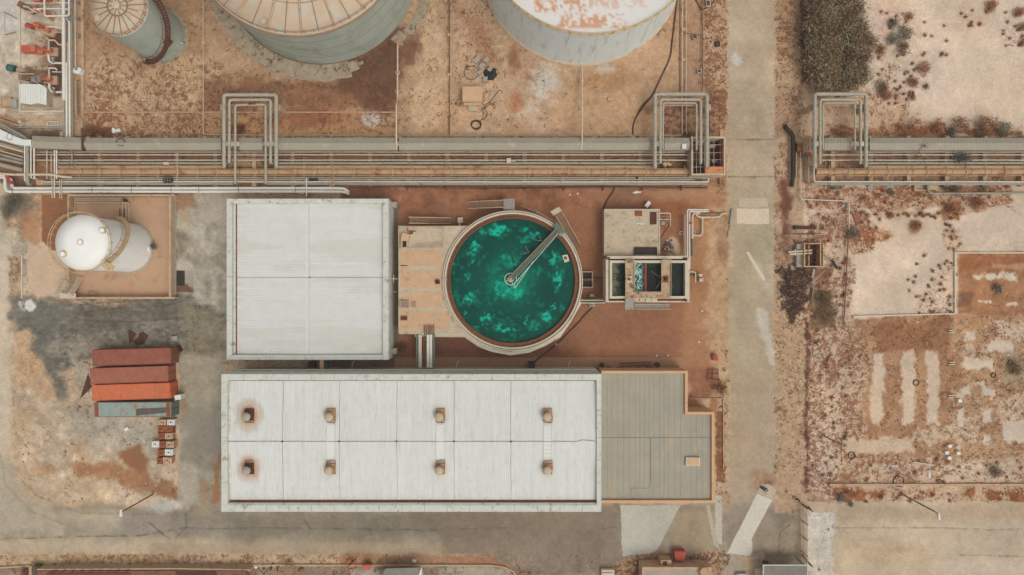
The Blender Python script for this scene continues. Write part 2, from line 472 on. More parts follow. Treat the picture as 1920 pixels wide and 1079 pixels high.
E_(1430,900,26,16,(158,112,82),soft=18,warp=14,op=.6,scrub=.4,sc=(90,66,52))
A([(1408,1036),(1505,1036),(1505,1046),(1408,1046)],(112,98,88),soft=12,warp=4,op=.6)
E_(1470,960,18,14,(132,118,104),soft=18,warp=10,op=.6)
P_(1262,960,1330,1030,(168,146,116),soft=16,op=.7)
A([(1132,1066),(1180,1046),(1240,1038),(1370,1032),(1356,1079),(1130,1100)],(178,140,108),soft=8,warp=7,scrub=.66,sc=(96,62,46))
P_(1356,1040,1432,1100,(172,156,132),soft=8,op=.9)
# verge east of the road
P_(1452,-400,1508,960,(188,154,122),soft=8,warp=6,scrub=.52,sc=(134,92,64))
P_(1455,-40,1500,110,(180,142,108),soft=14,scrub=.6,sc=(122,80,54))
P_(1455,180,1500,256,(176,138,108),soft=10,scrub=.6,sc=(112,72,52))
A([(1462,330),(1484,345),(1480,430),(1470,470),(1466,430)],(108,68,52),soft=14,warp=12,op=.9)
P_(1455,440,1500,500,(164,128,100),soft=12,op=.7,scrub=.6,sc=(104,74,56))
P_(1460,700,1500,760,(158,142,118),soft=20,warp=14,op=.6)
# east lots
A([(1500,-400),(2600,-400),(2600,600),(1510,600)],(222,197,170),soft=8,warp=5,mot=.1,ms=60)
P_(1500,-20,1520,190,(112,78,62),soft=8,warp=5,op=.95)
P_(1500,165,1700,256,(206,170,138),soft=16,warp=12,scrub=.5,sc=(138,84,56))
E_(1650,60,40,90,(214,188,160),soft=24,warp=18,op=.5,scrub=.5,sc=(140,88,56))
A([(1650,20),(1720,20),(1720,200),(1650,210)],(216,188,160),soft=14,warp=18,op=.5,scrub=.55,sc=(138,86,56))
E_(1665,15,24,14,(232,186,160),soft=16,warp=14,op=.6)
E_(1655,60,10,18,(230,184,158),soft=12,warp=10,op=.6)
E_(1755,60,20,20,(226,196,172),soft=30,op=.5)
P_(1800,20,1850,50,(214,180,150),soft=10,warp=16,op=.5,scrub=.55,sc=(168,100,62))
P_(1875,20,1925,90,(224,196,166),soft=10,warp=12,op=.5,scrub=.62,sc=(176,104,62))
P_(1560,240,1920,258,(178,132,98),soft=8,warp=12,scrub=.72,sc=(120,76,52))
P_(1500,256,1930,345,(176,138,106),soft=4,warp=3,scrub=.55,sc=(104,64,48))
P_(1505,345,1900,395,(202,166,134),soft=12,warp=14,scrub=.68,sc=(136,82,56))
P_(1505,395,1640,470,(204,170,138),soft=14,warp=16,scrub=.64,sc=(134,78,52))
P_(1505,470,1600,600,(210,180,150),soft=12,warp=10,scrub=.6,sc=(134,82,56))
P_(1640,395,1800,408,(200,160,126),soft=8,warp=8,op=.7,scrub=.72,sc=(142,84,54))
P_(1765,380,1800,415,(188,140,102),soft=8,warp=8,op=.8,scrub=.8,sc=(140,84,54))
E_(1830,385,20,12,(180,126,88),soft=14,warp=10,op=.7,scrub=.7,sc=(140,84,54))
P_(1770,430,1802,475,(206,172,138),soft=8,warp=8,op=.7,scrub=.7,sc=(112,74,54))
E_(1640,440,36,14,(190,140,104),soft=12,warp=12,op=.8,scrub=.76,sc=(146,80,50))
E_(1715,428,14,14,(170,128,98),soft=10,warp=8,op=.7,scrub=.7,sc=(112,78,60))
A([(1796,474),(2300,474),(2300,610),(1796,606)],(168,120,86),soft=4,warp=3,scrub=.35,sc=(124,82,58),mot=.2)
P_(1800,478,2300,506,(160,102,68),soft=12,warp=8,op=.8)
P_(1862,495,2300,502,(206,176,146),soft=8,warp=8,op=.6)
P_(1826,512,1904,525,(220,204,182),soft=6,warp=8,ws=12)
P_(1834,563,1858,568,(222,202,178),soft=3,warp=3,ws=8)
P_(1889,567,1907,573,(224,208,186),soft=3,warp=3,ws=8)
A([(1780,490),(1795,478),(1795,592),(1710,592),(1712,570),(1735,540)],(212,182,152),soft=12,warp=8,op=.6,scrub=.62,sc=(134,84,56))
P_(1795,545,1826,575,(104,76,62),soft=14,warp=12,op=.6)
# brown lot
A([(1590,600),(1660,594),(1792,588),(2300,604),(2300,940),(1515,940),(1515,600)],(176,132,98),soft=6,warp=5,scrub=.5,sc=(122,78,54),mot=.15,ms=40)
P_(1640,598,1780,660,(152,106,74),soft=16,warp=12,op=.85)
A([(1516,600),(1600,600),(1625,690),(1620,760),(1600,860),(1516,940)],(214,182,150),soft=16,warp=16,scrub=.7,sc=(140,84,54),op=.9)
P_(1516,760,1570,935,(218,190,160),soft=16,warp=16,scrub=.64,sc=(138,82,54),op=.85)
P_(1595,860,1930,940,(212,182,150),soft=16,warp=14,scrub=.66,sc=(144,84,54),op=.8)
P_(1790,610,1930,860,(188,148,114),soft=20,warp=20,op=.8,scrub=.55,sc=(134,90,62))
for (a,b,c,d) in ((1860,600,1925,640),(1800,650,1850,668),(1870,745,1925,800),(1790,790,1830,820),(1720,800,1790,830),(1800,870,1900,890)): P_(a,b,c,d,(214,188,158),soft=12,warp=20,ws=16,op=.75,scrub=.5,sc=(140,96,68))
for q in ([(1633,664),(1655,664),(1659,700),(1655,790),(1644,799),(1630,785),(1632,740),(1637,700)],
          [(1692,660),(1714,658),(1716,700),(1716,795),(1694,797),(1690,760),(1692,700)],
          [(1734,658),(1759,660),(1761,700),(1761,795),(1738,796),(1738,710),(1735,690)]):
    A(q, (216,188,160), soft=7, warp=5, ws=9)
A([(1582,824),(1712,822),(1714,848),(1640,852),(1578,850)],(208,180,150),soft=8,warp=6,ws=9)
for (a,b,c,d) in ((1810,622,1828,640),(1805,674,1862,692),(1798,726,1820,742),(1842,724,1864,742),(1842,768,1858,790),(1798,770,1804,796),(1846,818,1856,840),(1797,826,1802,842),(1826,716,1846,724),(1880,790,1925,830),(1850,640,1900,660)):
    P_(a,b,c,d,(216,196,172),soft=8,warp=7,ws=9)
E_(1672,877,36,8,(218,202,182),soft=10,warp=8,op=.8)
P_(1750,872,1880,888,(212,190,162),soft=10,warp=10,op=.7,scrub=.4,sc=(140,90,60))
P_(1770,893,1930,905,(218,190,160),soft=6,warp=6,op=.8,scrub=.5,sc=(150,92,60))
P_(1565,909,1930,945,(206,172,138),soft=4,warp=6,scrub=.55,sc=(140,80,50))
for (cx,rx) in ((1590,24),(1612,12),(1642,16),(1745,10),(1820,8),(1862,14),(1905,14)):
    E_(cx,928,rx,11,(156,98,64),soft=8,warp=10,ws=12,op=.9,scrub=.6,sc=(120,70,46))
P_(1880,660,1930,720,(150,140,112),soft=20,warp=16,op=.6)
E_(1440,905,8,8,(120,90,70),soft=10,op=.6)
# ditch along the verge and burnt ground
A([(1510,600),(1514,640),(1512,760),(1514,860),(1508,935)],(100,68,52),soft=9,warp=6,ws=10,w=3,op=.85,scrub=.8,sc=(78,52,42))
A([(1458,500),(1525,498),(1522,545),(1512,575),(1505,602),(1475,598),(1462,550)],(60,46,40),soft=12,warp=18,ws=14,scrub=.62,sc=(112,84,66))
P_(1520,540,1565,612,(116,94,68),soft=12,warp=10,op=.8,scrub=.5,sc=(84,64,48))
P_(1522,500,1560,540,(120,84,62),soft=12,warp=12,op=.7)
P_(1462,620,1508,940,(194,158,124),soft=12,op=.6,scrub=.5,sc=(140,92,62))
# south-east road and gravel slab
P_(1564,942,2600,1500,(200,178,148),soft=5,warp=3,mot=.12,ms=60)
P_(1570,948,2300,975,(184,156,126),soft=16,warp=8,op=.7)
E_(1690,1030,40,8,(170,146,118),soft=16,warp=8,op=.6)
E_(1650,1040,60,12,(210,170,130),soft=24,warp=14,op=.4)
P_(1750,1045,2300,1100,(212,190,164),soft=20,warp=10,op=.8)
P_(1508,942,1566,962,(196,170,138),soft=4)
P_(1514,962,1565,1100,(208,198,182),soft=4,warp=6,ws=14,scrub=.4,sc=(150,130,106))
# tyre tracks and cracks
for p, w_, c_, o_ in (
    ([(-10,1012),(150,1006),(260,1005),(350,990),(400,992),(500,990),(780,994),(960,990)],.7,(104,90,78),.8),
    ([(260,990),(275,978),(276,962)],.6,(104,90,78),.7),
    ([(280,980),(296,995),(320,1012)],.6,(104,90,78),.7),
    ([(348,965),(350,990),(330,1008)],.6,(104,90,78),.6),
    ([(570,975),(582,992),(576,1005)],.5,(104,90,78),.6),
    ([(30,890),(70,930),(150,962),(300,965)],1.5,(140,124,106),.5),
    ([(0,850),(10,910),(60,960),(160,998)],2,(150,134,114),.45),
    ([(1366,262),(1452,262)],.8,(112,92,76),.8),
    ([(1366,332),(1452,332)],.7,(120,100,84),.8),
    ([(1100,1000),(1140,990),(1250,988)],.5,(110,96,84),.5),
    ([(1566,990),(1760,990),(1860,994),(1930,992)],.6,(140,116,92),.7),
    ([(1657,965),(1657,990)],.8,(140,116,92),.7),
    ([(1800,1041),(1930,1044)],.8,(150,126,102),.7),
    ([(340,566),(300,575),(200,580),(140,590)],1.0,(70,64,56),.5),
    ([(300,562),(220,566),(150,572)],1.4,(74,66,58),.5),
    ([(150,600),(240,604),(350,596),(400,600)],1,(80,74,64),.5),
    ([(840,0),(841,255)],1.2,(120,92,70),.6),
    ([(1460,1030),(1462,1000),(1480,985)],.8,(108,92,80),.7),
    ([(1490,700),(1500,760)],.6,(120,80,60),.4)):
    A(p, c_, soft=2.2, warp=2.0, ws=16, w=max(w_,.8), op=o_)

def paint(X, Y):
    n = X.size
    col = np.empty((n,3)); col[:] = (200,168,136)
    scr = np.full(n, .4); scc = np.empty((n,3)); scc[:] = BR
    for (geo, c, soft, warp, ws, op, mot, sb, sc, w, ell, st, ms) in G:
        m_ = soft + warp + 4 + (w or 0)
        if ell: x0, x1, y0, y1 = ell[0]-ell[2]-m_, ell[0]+ell[2]+m_, ell[1]-ell[3]-m_, ell[1]+ell[3]+m_
        else:
            gx = [p[0] for p in geo]; gy = [p[1] for p in geo]
            x0, x1, y0, y1 = min(gx)-m_, max(gx)+m_, min(gy)-m_, max(gy)+m_
        idx = np.nonzero((X > x0) & (X < x1) & (Y > y0) & (Y < y1))[0]
        if idx.size == 0: continue
        x = X[idx]; y = Y[idx]
        if ell:
            q = np.sqrt(((x-ell[0])/ell[2])**2 + ((y-ell[1])/ell[3])**2)
            d = (q - 1) * min(ell[2], ell[3])
        elif w: d = sd_line(x, y, geo) - w
        else: d = sd_poly(x, y, geo)
        sd = int(abs(c[0]*7 + c[1]*3 + (geo[0][0] if geo else ell[0]))) % 97
        if warp: d = d + (fbm(x, y, ws, 4, sd, st[0], st[1]) - .5) * 2.6 * warp + (fbm(x, y, 4.5, 3, sd+9) - .5) * min(warp, 6) * 1.1
        mk = 1 - sstep(-soft/2, soft/2, d)
        mk = mk * op
        cc = np.array(c, float)
        if mot:
            f = (fbm(x, y, ms, 5, sd+5, st[0], st[1]) - .5) * 2 * mot
            cc = cc[None,:] * (1 + f[:,None])
        mk3 = mk[:,None]
        col[idx] = col[idx]*(1-mk3) + cc*mk3
        s2 = .08 if sb is None else sb
        if sb is None and op < .95: pass
        else: scr[idx] = scr[idx]*(1-mk) + s2*mk
        if sc is not None: scc[idx] = scc[idx]*(1-mk3) + np.array(sc, float)*mk3
    g1 = fbm(X, Y, 60, 5, 3); g2 = fbm(X, Y, 6, 3, 8); g3 = fbm(X, Y, 2.2, 2, 18); g4 = fbm(X, Y, 18, 4, 28)
    ga = .55 + .45*sstep(.05, .4, scr)
    col *= (1 + (g1-.5)*.16 + (g2-.5)*.22*ga + (g3-.5)*.16*ga + (g4-.5)*.18*ga)[:,None]
    wm = (fbm(X, Y, 90, 3, 21) - .5)[:,None]
    col *= (1 + wm * np.array([.04, 0, -.08]))
    od = np.maximum(np.maximum(-30 - X, X - 1950), np.maximum(-30 - Y, Y - 1110)); fo = sstep(5, 160, od)
    col = col*(1-fo[:,None]) + np.array([190.,156.,124.])*fo[:,None]; scr = scr*(1-fo) + .46*fo; scc = scc*(1-fo[:,None]) + np.array([130.,88.,60.])*fo[:,None]
    scr = scr + (1-fo)*(fbm(X, Y, 34, 4, 31) - .5) * .5 * (scr > .15)
    def lin(a):
        a = np.where(a > 150, 150 + (a-150)*.88, a)
        v = np.clip(a/255., 0, 1)
        return np.minimum(np.where(v <= .04045, v/12.92, ((v+.055)/1.055)**2.4)/1.1, .9)
    return lin(col), scr, lin(scc)

def ground_material():
    m = bpy.data.materials.new('dusty_ground'); m.use_nodes = True
    t = m.node_tree; t.nodes.clear()
    out = nd(t, 'ShaderNodeOutputMaterial'); bs = nd(t, 'ShaderNodeBsdfPrincipled'); t.links.new(bs.outputs[0], out.inputs[0])
    g = nd(t, 'ShaderNodeNewGeometry'); po = g.outputs['Position']
    a1 = nd(t, 'ShaderNodeAttribute', attribute_name='col'); a2 = nd(t, 'ShaderNodeAttribute', attribute_name='scrubcol')
    a3 = nd(t, 'ShaderNodeAttribute', attribute_name='scrub')
    def noise(s, det, ro=.6, dist=0):
        n = nd(t, 'ShaderNodeTexNoise'); n.inputs['Scale'].default_value = s; n.inputs['Detail'].default_value = det
        n.inputs['Roughness'].default_value = ro; n.inputs['Distortion'].default_value = dist
        t.links.new(po, n.inputs['Vector']); return n.outputs['Fac']
    def mth(op, a, b=None, clamp=False):
        n = nd(t, 'ShaderNodeMath', operation=op, use_clamp=clamp)
        for i, v in enumerate((a, b)):
            if v is None: continue
            if hasattr(v, 'node'): t.links.new(v, n.inputs[i])
            else: n.inputs[i].default_value = v
        return n.outputs[0]
    fine = noise(4.0, 7, .8)
    fr = nd(t, 'ShaderNodeMapRange'); fr.inputs[1].default_value = .3; fr.inputs[2].default_value = .7
    fr.inputs[3].default_value = .74; fr.inputs[4].default_value = 1.22; t.links.new(fine, fr.inputs[0])
    base = mixcol(t, 1.0, a1.outputs['Color'], fr.outputs[0], 'MULTIPLY')
    sp = mth('ADD', mth('MULTIPLY', mth('ADD', mth('MULTIPLY', noise(1.15, 5, .62, .3), .52), mth('MULTIPLY', noise(4.6, 6, .75), .48)), 1.38), -.19)
    thr = mth('SUBTRACT', .765, mth('MULTIPLY', a3.outputs['Fac'], .43))
    fac = mth('MULTIPLY', mth('SUBTRACT', sp, thr), 13.0, True)
    gate = mth('MULTIPLY', fac, mth('MULTIPLY', mth('SUBTRACT', a3.outputs['Fac'], .10), 8.0, True))
    tone = noise(3.0, 3); tr = nd(t, 'ShaderNodeMapRange'); tr.inputs[1].default_value = .3; tr.inputs[2].default_value = .7
    tr.inputs[3].default_value = .7; tr.inputs[4].default_value = 1.35; t.links.new(tone, tr.inputs[0])
    scol = mixcol(t, 1.0, a2.outputs['Color'], tr.outputs[0], 'MULTIPLY')
    c = mixcol(t, mth('MULTIPLY', gate, .82), base, scol)
    t.links.new(c, bs.inputs['Base Color']); bs.inputs['Roughness'].default_value = .95
    bs.inputs['Specular IOR Level'].default_value = .1
    hgt = mth('ADD', mth('MULTIPLY', gate, 1.5), mth('MULTIPLY', noise(7, 4, .7), .8))
    b = nd(t, 'ShaderNodeBump'); b.inputs['Strength'].default_value = .5; b.inputs['Distance'].default_value = .06
    t.links.new(hgt, b.inputs['Height']); t.links.new(b.outputs[0], bs.inputs['Normal'])
    return m
M['ground'] = ground_material()

def sheet(name, xs, ys, z, keep=None, override=None):
    """grid in ground pixel coordinates, coloured by paint()"""
    X, Y = np.meshgrid(xs, ys); nx, ny = len(xs), len(ys)
    Xf, Yf = X.ravel(), Y.ravel()
    col, scr, scc = paint(Xf, Yf)
    if override: col, scr = override(Xf, Yf, col, scr)
    ii, jj = np.meshgrid(np.arange(nx-1), np.arange(ny-1))
    q = (jj*nx + ii).ravel()
    if keep is not None:
        cx = ((X[:-1,:-1] + X[1:,1:])/2).ravel(); cy = ((Y[:-1,:-1] + Y[1:,1:])/2).ravel()
        q = q[keep(cx, cy)]
        used = np.unique(np.concatenate([q, q+1, q+nx, q+nx+1]))
        remap = np.full(nx*ny, -1, np.int64); remap[used] = np.arange(used.size)
        Xf, Yf, col, scr, scc = Xf[used], Yf[used], col[used], scr[used], scc[used]
        faces = np.stack([remap[q], remap[q+nx], remap[q+nx+1], remap[q+1]], 1)
    else: faces = np.stack([q, q+nx, q+nx+1, q+1], 1)
    nv = Xf.size; nf = len(faces)
    co = np.zeros((nv,3), np.float32); co[:,0] = (Xf-960)*H/F; co[:,1] = (539.5-Yf)*H/F; co[:,2] = 0
    me = bpy.data.meshes.new(name); me.vertices.add(nv); me.vertices.foreach_set('co', co.ravel())
    me.loops.add(nf*4); me.loops.foreach_set('vertex_index', faces.ravel().astype(np.int32))
    me.polygons.add(nf); me.polygons.foreach_set('loop_start', np.arange(0, nf*4, 4, dtype=np.int32))
    me.polygons.foreach_set('loop_total', np.full(nf, 4, np.int32))
    me.update(calc_edges=True)
    for nm, arr in (('col', col), ('scrubcol', scc)):
        a = me.attributes.new(nm, 'FLOAT_COLOR', 'POINT')
        a.data.foreach_set('color', np.concatenate([arr, np.ones((nv,1))], 1).astype(np.float32).ravel())
    a = me.attributes.new('scrub', 'FLOAT', 'POINT'); a.data.foreach_set('value', scr.astype(np.float32))
    me.materials.append(M['ground'])
    o = bpy.data.objects.new(name, me); COL.objects.link(o); o.location = (0,0,z)
    o['kind'] = 'structure'
    return o

far = [-26000,-12000,-6000,-3000,-1500,-700,-400,-200,-150,-110,-80,-55]
xs = np.array(far + list(np.arange(-30, 1951, 1.45)) + [1965,1990,2020,2060,2100,2300,2600,3200,4200,7500,13000,28000])
ys = np.array(far + list(np.arange(-30, 1111, 1.45)) + [1130,1155,1190,1230,1280,1500,1900,2500,3500,6500,12000,27000])
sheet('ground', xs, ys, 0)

def ragged(poly, amp=2.0):
    def k(x, y): return sd_poly(x, y, poly) + (fbm(x, y, 14, 3, 5)-.5)*2*amp < 0
    return k
def road(name, poly, z, amp=2.0, st=2.0, override=None):
    gx = [p[0] for p in poly]; gy = [p[1] for p in poly]
    o = sheet(name, np.arange(min(gx)-4, max(gx)+4, st), np.arange(min(gy)-4, max(gy)+4, st), z, ragged(poly, amp), override)
    return o
road('road', [(1368,-40),(1450,-40),(1452,400),(1450,640),(1462,940),(1366,946),(1366,500)], .004)
road('road', [(-40,340),(16,345),(20,860),(45,925),(110,952),(330,958),(1160,958),(1160,1038),(-40,1038)], .004)
road('road', [(1568,944),(1960,944),(1960,1110),(1568,1110)], .004, 1)
def solid(c, mot=.12, ms=10, sc=.1):
    def f(x, y, col, scr):
        a = np.array(C(*c)) * (1 + (fbm(x, y, ms, 5, 12) - .5) * 2 * mot)[:,None]
        a = a * (1 + (fbm(x, y, 3, 2, 17) - .5) * .16)[:,None]
        return a, np.full(x.shape, sc)
    return f
def slab(name, poly, c, z=.008, amp=.4, mot=.12, ms=14, sc=.08):
    return road(name, poly, z, amp, 1.2, solid(c, mot, ms, sc))
slab('concrete_slab', [(1382,392),(1442,392),(1442,420),(1382,420)], (212,194,168), mot=.07)
slab('concrete_slab', [(1386,372),(1440,372),(1440,389),(1386,389)], (190,176,152), z=.007, mot=.07)
slab('concrete_slab', [(1163,948),(1276,948),(1232,1032),(1218,1038),(1180,1042),(1167,1044)], (186,182,168), .008, 1, .16, 26, .16)
slab('concrete_slab', [(1419.5,926),(1448,937.5),(1409,1011),(1411,1022),(1411,1035),(1406,1042),(1390,1041),(1363,1038)], (208,200,184), .008, .3, .06, 26)
slab('concrete_slab', [(1420,924.5),(1427,909),(1440,908),(1450,913),(1456,921),(1449,936)], (196,176,150), .008, .3, .1, 16)
slab('concrete_strip', [(1341,930),(1354,930),(1354,1022),(1341,1018)], (192,182,164), .008, .8, .1)
slab('concrete_strip', [(1324,948),(1330,948),(1344,1010),(1350,1032),(1338,1022)], (186,172,148), .009, .8, .1)
slab('concrete_slab', [(1399,474),(1404,472),(1436,524),(1431,528)], (212,198,176), .008, .3, .06)
slab('concrete_apron', [(740,671),(1278,671),(1278,694),(740,694)], (166,128,98), .008, .2, .12, 30)
slab('concrete_strip', [(736,386),(746,386),(746,668),(736,668)], (112,100,88), .008, .3)
# ------------------------------------------------------------------ storage tanks
def spiral(parent, cx, cy, R, h0, h1, t0, t1, w, m, mrail, zbase=0, flat=None):
    """stair winding round a tank; degrees, t(h) linear"""
    n = max(8, int((h1 - h0) / .24)); tr = MB(); inner = []; outer = []; land = MB()
    rr, ro = R + .12, R + .12 + w
    for i in range(n + 1):
        u = i / n; a = math.radians(t0 + (t1 - t0) * u); h = h0 + (h1 - h0) * u
        inner.append((cx + rr*math.cos(a), cy + rr*math.sin(a), h)); outer.append((cx + ro*math.cos(a), cy + ro*math.sin(a), h))
        if i < n:
            rm = (rr + ro) / 2
            tr.obox(cx + rm*math.cos(a), cy + rm*math.sin(a), h - .03, h + .02, w * .95, .30, a)
    tr.tube(inner, .07, 6); tr.tube(outer, .07, 6)
    st = part(tr, 'spiral_stair', m, parent)
    rl = MB()
    for side in (outer, inner):
        rl.tube([(x, y, z + 1.0) for x, y, z in side], .035, 5)
        if side is outer: rl.tube([(x, y, z + .55) for x, y, z in side], .025, 5)
        for i in range(0, n + 1, 4):
            x, y, z = side[i]; rl.tube([(x, y, z), (x, y, z + 1.0)], .03, 5)
    part(rl, 'handrail', mrail, st)

def ring_rail(cx, cy, R, z, m, parent, posts=24, h=1.05, r=.045, mid=True, name='railing'):
    b = MB()
    for zz in ((z + h, z + h*.52) if mid else (z + h,)):
        b.tube([(cx + R*math.cos(2*PI*k/48), cy + R*math.sin(2*PI*k/48), zz) for k in range(48)], r, 5, closed=True)
    for k in range(posts):
        a = 2*PI*k/posts; x, y = cx + R*math.cos(a), cy + R*math.sin(a)
        b.tube([(x, y, z), (x, y, z + h)], r, 5)
    return part(b, name, m, parent)

M['tank_green'] = mat('weathered_grey_green_tank_paint', C(168,176,162), .7, .14, .35, C(150,150,134), .4, .3, stretch=(1,1,.6))
M['tank_white'] = mat('weathered_white_tank_paint', C(222,227,222), .8, .05, .5, C(188,194,192), .42, 1.2, stretch=(1,1,.12))
M['tank_bright'] = mat('white_tank_paint', C(242,241,234), .8, .03, .5, C(214,196,168), .12, 1.2, stretch=(1,1,.12))
M['roof_cream'] = mat('dusty_cream_tank_roof', C(200,177,150), .85, .12, .5, C(190,188,172), .5, .5)
M['roof_white'] = mat('white_tank_roof', C(222,218,210), .75, .05, .5, C(206,190,170), .3, .6)
M['rib'] = mat('brown_roof_rib', C(150,120,94), .85, .2, 1.5)
M['rib_light'] = mat('cream_roof_rib', C(196,164,132), .85, .15, 1.5, C(150,110,80), .4, 1.5)
M['seam'] = mat('dirty_weld_seam', C(128,120,106), .9, .2, 1.0)
M['pad_conc'] = mat('cracked_ring_wall_concrete', C(166,150,126), .95, .25, .9, C(104,84,66), .5, 1.1)

def tank_common(t, cx, cy, R, Ht, shell_m, roof_m, rise, n=96):
    b = MB(); b.lathe(cx, cy, [(R, .1), (R, Ht)], n); part(b, 'shell', shell_m, t)
    b = MB(); b.lathe(cx, cy, [(R + .06, Ht - .12), (R + .06, Ht + .02), (R*.5, Ht + rise*.55), (0.01, Ht + rise)], n)
    return part(b, 'roof', roof_m, t)

# --- tall slim grey tank, top left
Ht = 11.4; c = W(223.5, 14, Ht); R = L(53.7, Ht); cx, cy = c.x, c.y
t = thing('storage_tank', 'slim grey green tank with ribbed cream roof beside the pump station pipes', 'storage tank', (cx, cy, 0), 'large steel storage tanks')
rf = tank_common(t, cx, cy, R, Ht, M['tank_green'], M['roof_cream'], .5)
b = MB()
for k in range(20):
    a = 2*PI*k/20 + .1
    b.beam((cx + 1.5*math.cos(a), cy + 1.5*math.sin(a), Ht + .42), (cx + R*math.cos(a), cy + R*math.sin(a), Ht + .06), .09, .12)
part(b, 'roof_rib', M['rib'], t)
b = MB(); b.tube([(cx + 1.5*math.cos(2*PI*k/10), cy + 1.5*math.sin(2*PI*k/10), Ht + .5) for k in range(10)], .09, 5, closed=True)
for k in range(10): b.tube([(cx + .55*math.cos(2*PI*k/10), cy + .55*math.sin(2*PI*k/10), Ht + .56), (cx + 1.5*math.cos(2*PI*k/10), cy + 1.5*math.sin(2*PI*k/10), Ht + .5)], .05, 5)
part(b, 'roof_ring', M['rib'], t)
b = MB(); b.cyl(cx, cy, Ht + .4, Ht + .9, .55, n=20); b.cyl(cx, cy, Ht + .9, Ht + 1.0, .3, .2, n=16); part(b, 'roof_vent', M['roof_cream'], t)
for (px, py) in ((184,35),(264,25)):
    q = W(px, py, Ht + .1); b = MB(); b.cyl(q.x, q.y, Ht, Ht + .3, .42, n=20); b.cyl(q.x, q.y, Ht + .3, Ht + .35, .3, n=20); part(b, 'roof_hatch', M['roof_cream'], t)
ring_rail(cx, cy, R + .05, Ht, M['rib'], t, 20, 1.0, .04)
b = MB(); b.lathe(cx, cy, [(R + .55, 0), (R + .55, .14), (R, .16)], 64); part(b, 'foundation_ring', M['pad_conc'], t)
spiral(t, cx, cy, R, .2, 10.9, -118, 62, .75, M['drust'], M['rust'])
a = math.radians(-118 + 180*.46); b = MB(); b.obox(cx + (R+.6)*math.cos(a), cy + (R+.6)*math.sin(a), 5.0, 5.08, 1.2, 1.1, a); part(b, 'landing', M['drust'], t)
b = MB()
for (az, h) in ((-20, .9), (-75, .9), (-70, 2.2)):
    a = math.radians(az); b.tube([(cx + R*math.cos(a), cy + R*math.sin(a), h), (cx + (R+.35)*math.cos(a), cy + (R+.35)*math.sin(a), h)], .25, 10)
part(b, 'nozzle', M['tank_green'], t)

# --- large grey green tank
Ht = 12.7; c = W(555, -140, Ht); R = L(205.6, Ht); cx, cy = c.x, c.y
t = thing('storage_tank', 'broad grey green tank with heavy radial beams over its cream roof', 'storage tank', (cx, cy, 0), 'large steel storage tanks')
tank_common(t, cx, cy, R, Ht, M['tank_green'], M['roof_cream'], 1.0, 128)
b = MB()
for zz in (3.1, 6.4, 9.6): b.lathe(cx, cy, [(R+.002, zz-.04), (R+.03, zz), (R+.002, zz+.04)], 128)
part(b, 'weld_seam', M['seam'], t)
b = MB(); b.lathe(cx, cy, [(R, Ht-.35), (R+.28, Ht-.35), (R+.28, Ht-.25), (R, Ht-.22)], 128); part(b, 'wind_girder', M['rib'], t)
for k in range(40):
    a = 2*PI*(k+.35)/40; b = MB()
    r_, mm = (.15, M['rib_light']) if k % 2 == 0 else (.06, M['rib'])
    b.tube([(cx + R*.12*math.cos(a), cy + R*.12*math.sin(a), Ht + 1.05), (cx + R*.5*math.cos(a), cy + R*.5*math.sin(a), Ht + .55 + r_), (cx + (R-.1)*math.cos(a), cy + (R-.1)*math.sin(a), Ht + r_)], r_, 6)
    part(b, 'roof_beam', mm, t)
b = MB()
for rr in (.72, .86):
    if rr == .72: b.tube([(cx + R*rr*math.cos(2*PI*k/80), cy + R*rr*math.sin(2*PI*k/80), Ht + .32) for k in range(80)], .05, 5, closed=True)
part(b, 'roof_ring', M['rib'], t)
ring_rail(cx, cy, R - .15, Ht, M['rib'], t, 72, .9, .035)
q = W(496, 42, Ht); b = MB(); b.cyl(q.x, q.y, Ht, Ht + .45, .42, n=20); b.cyl(q.x, q.y, Ht+.45, Ht+.5, .34, n=20); part(b, 'roof_hatch', M['roof_cream'], t)
# cracked ring wall: sectors, broken away on the east
b = MB()
R2 = 220/SC
def ringseg(a0, a1, r0, r1, z):
    n = max(2, int((a1-a0)/2)); vs = []; fs = []
    for i in range(n+1):
        a = math.radians(a0 + (a1-a0)*i/n); j = (vnoise(np.array([a*14.0]), np.array([r1]), 4)[0]-.5)*.7
        vs += [(cx + r0*math.cos(a), cy + r0*math.sin(a), z), (cx + (r1+j)*math.cos(a), cy + (r1+j)*math.sin(a), z), (cx + (r1+j)*math.cos(a), cy + (r1+j)*math.sin(a), 0)]
    for i in range(n): fs += [(i*3, i*3+1, i*3+4, i*3+3), (i*3+1, i*3+2, i*3+5, i*3+4)]
    fs += [(0,2,1), (n*3, n*3+1, n*3+2)]
    b.add(vs, fs)
ringseg(-178, -74, R+.15, R2-.4, .12); ringseg(-74, -69, R+.4, R2-1.3, .10); ringseg(-69,-66,R+.9,R2-2.0,.08); ringseg(-38, -2, R + 1.2, R2-.6, .10); ringseg(-46, -39, R+.6, R2-1.2, .12)
part(b, 'foundation_ring', M['pad_conc'], t)

# --- large white tank
Ht = 13.3; c = W(1110, -150, Ht); R = L(212.5, Ht); cx, cy = c.x, c.y
t = thing('storage_tank', 'broad white tank whose flat roof shows rows of orange rust', 'storage tank', (cx, cy, 0), 'large steel storage tanks')
b = MB(); b.lathe(cx, cy, [(R, .1), (R, Ht)], 128); part(b, 'shell', M['tank_white'], t)
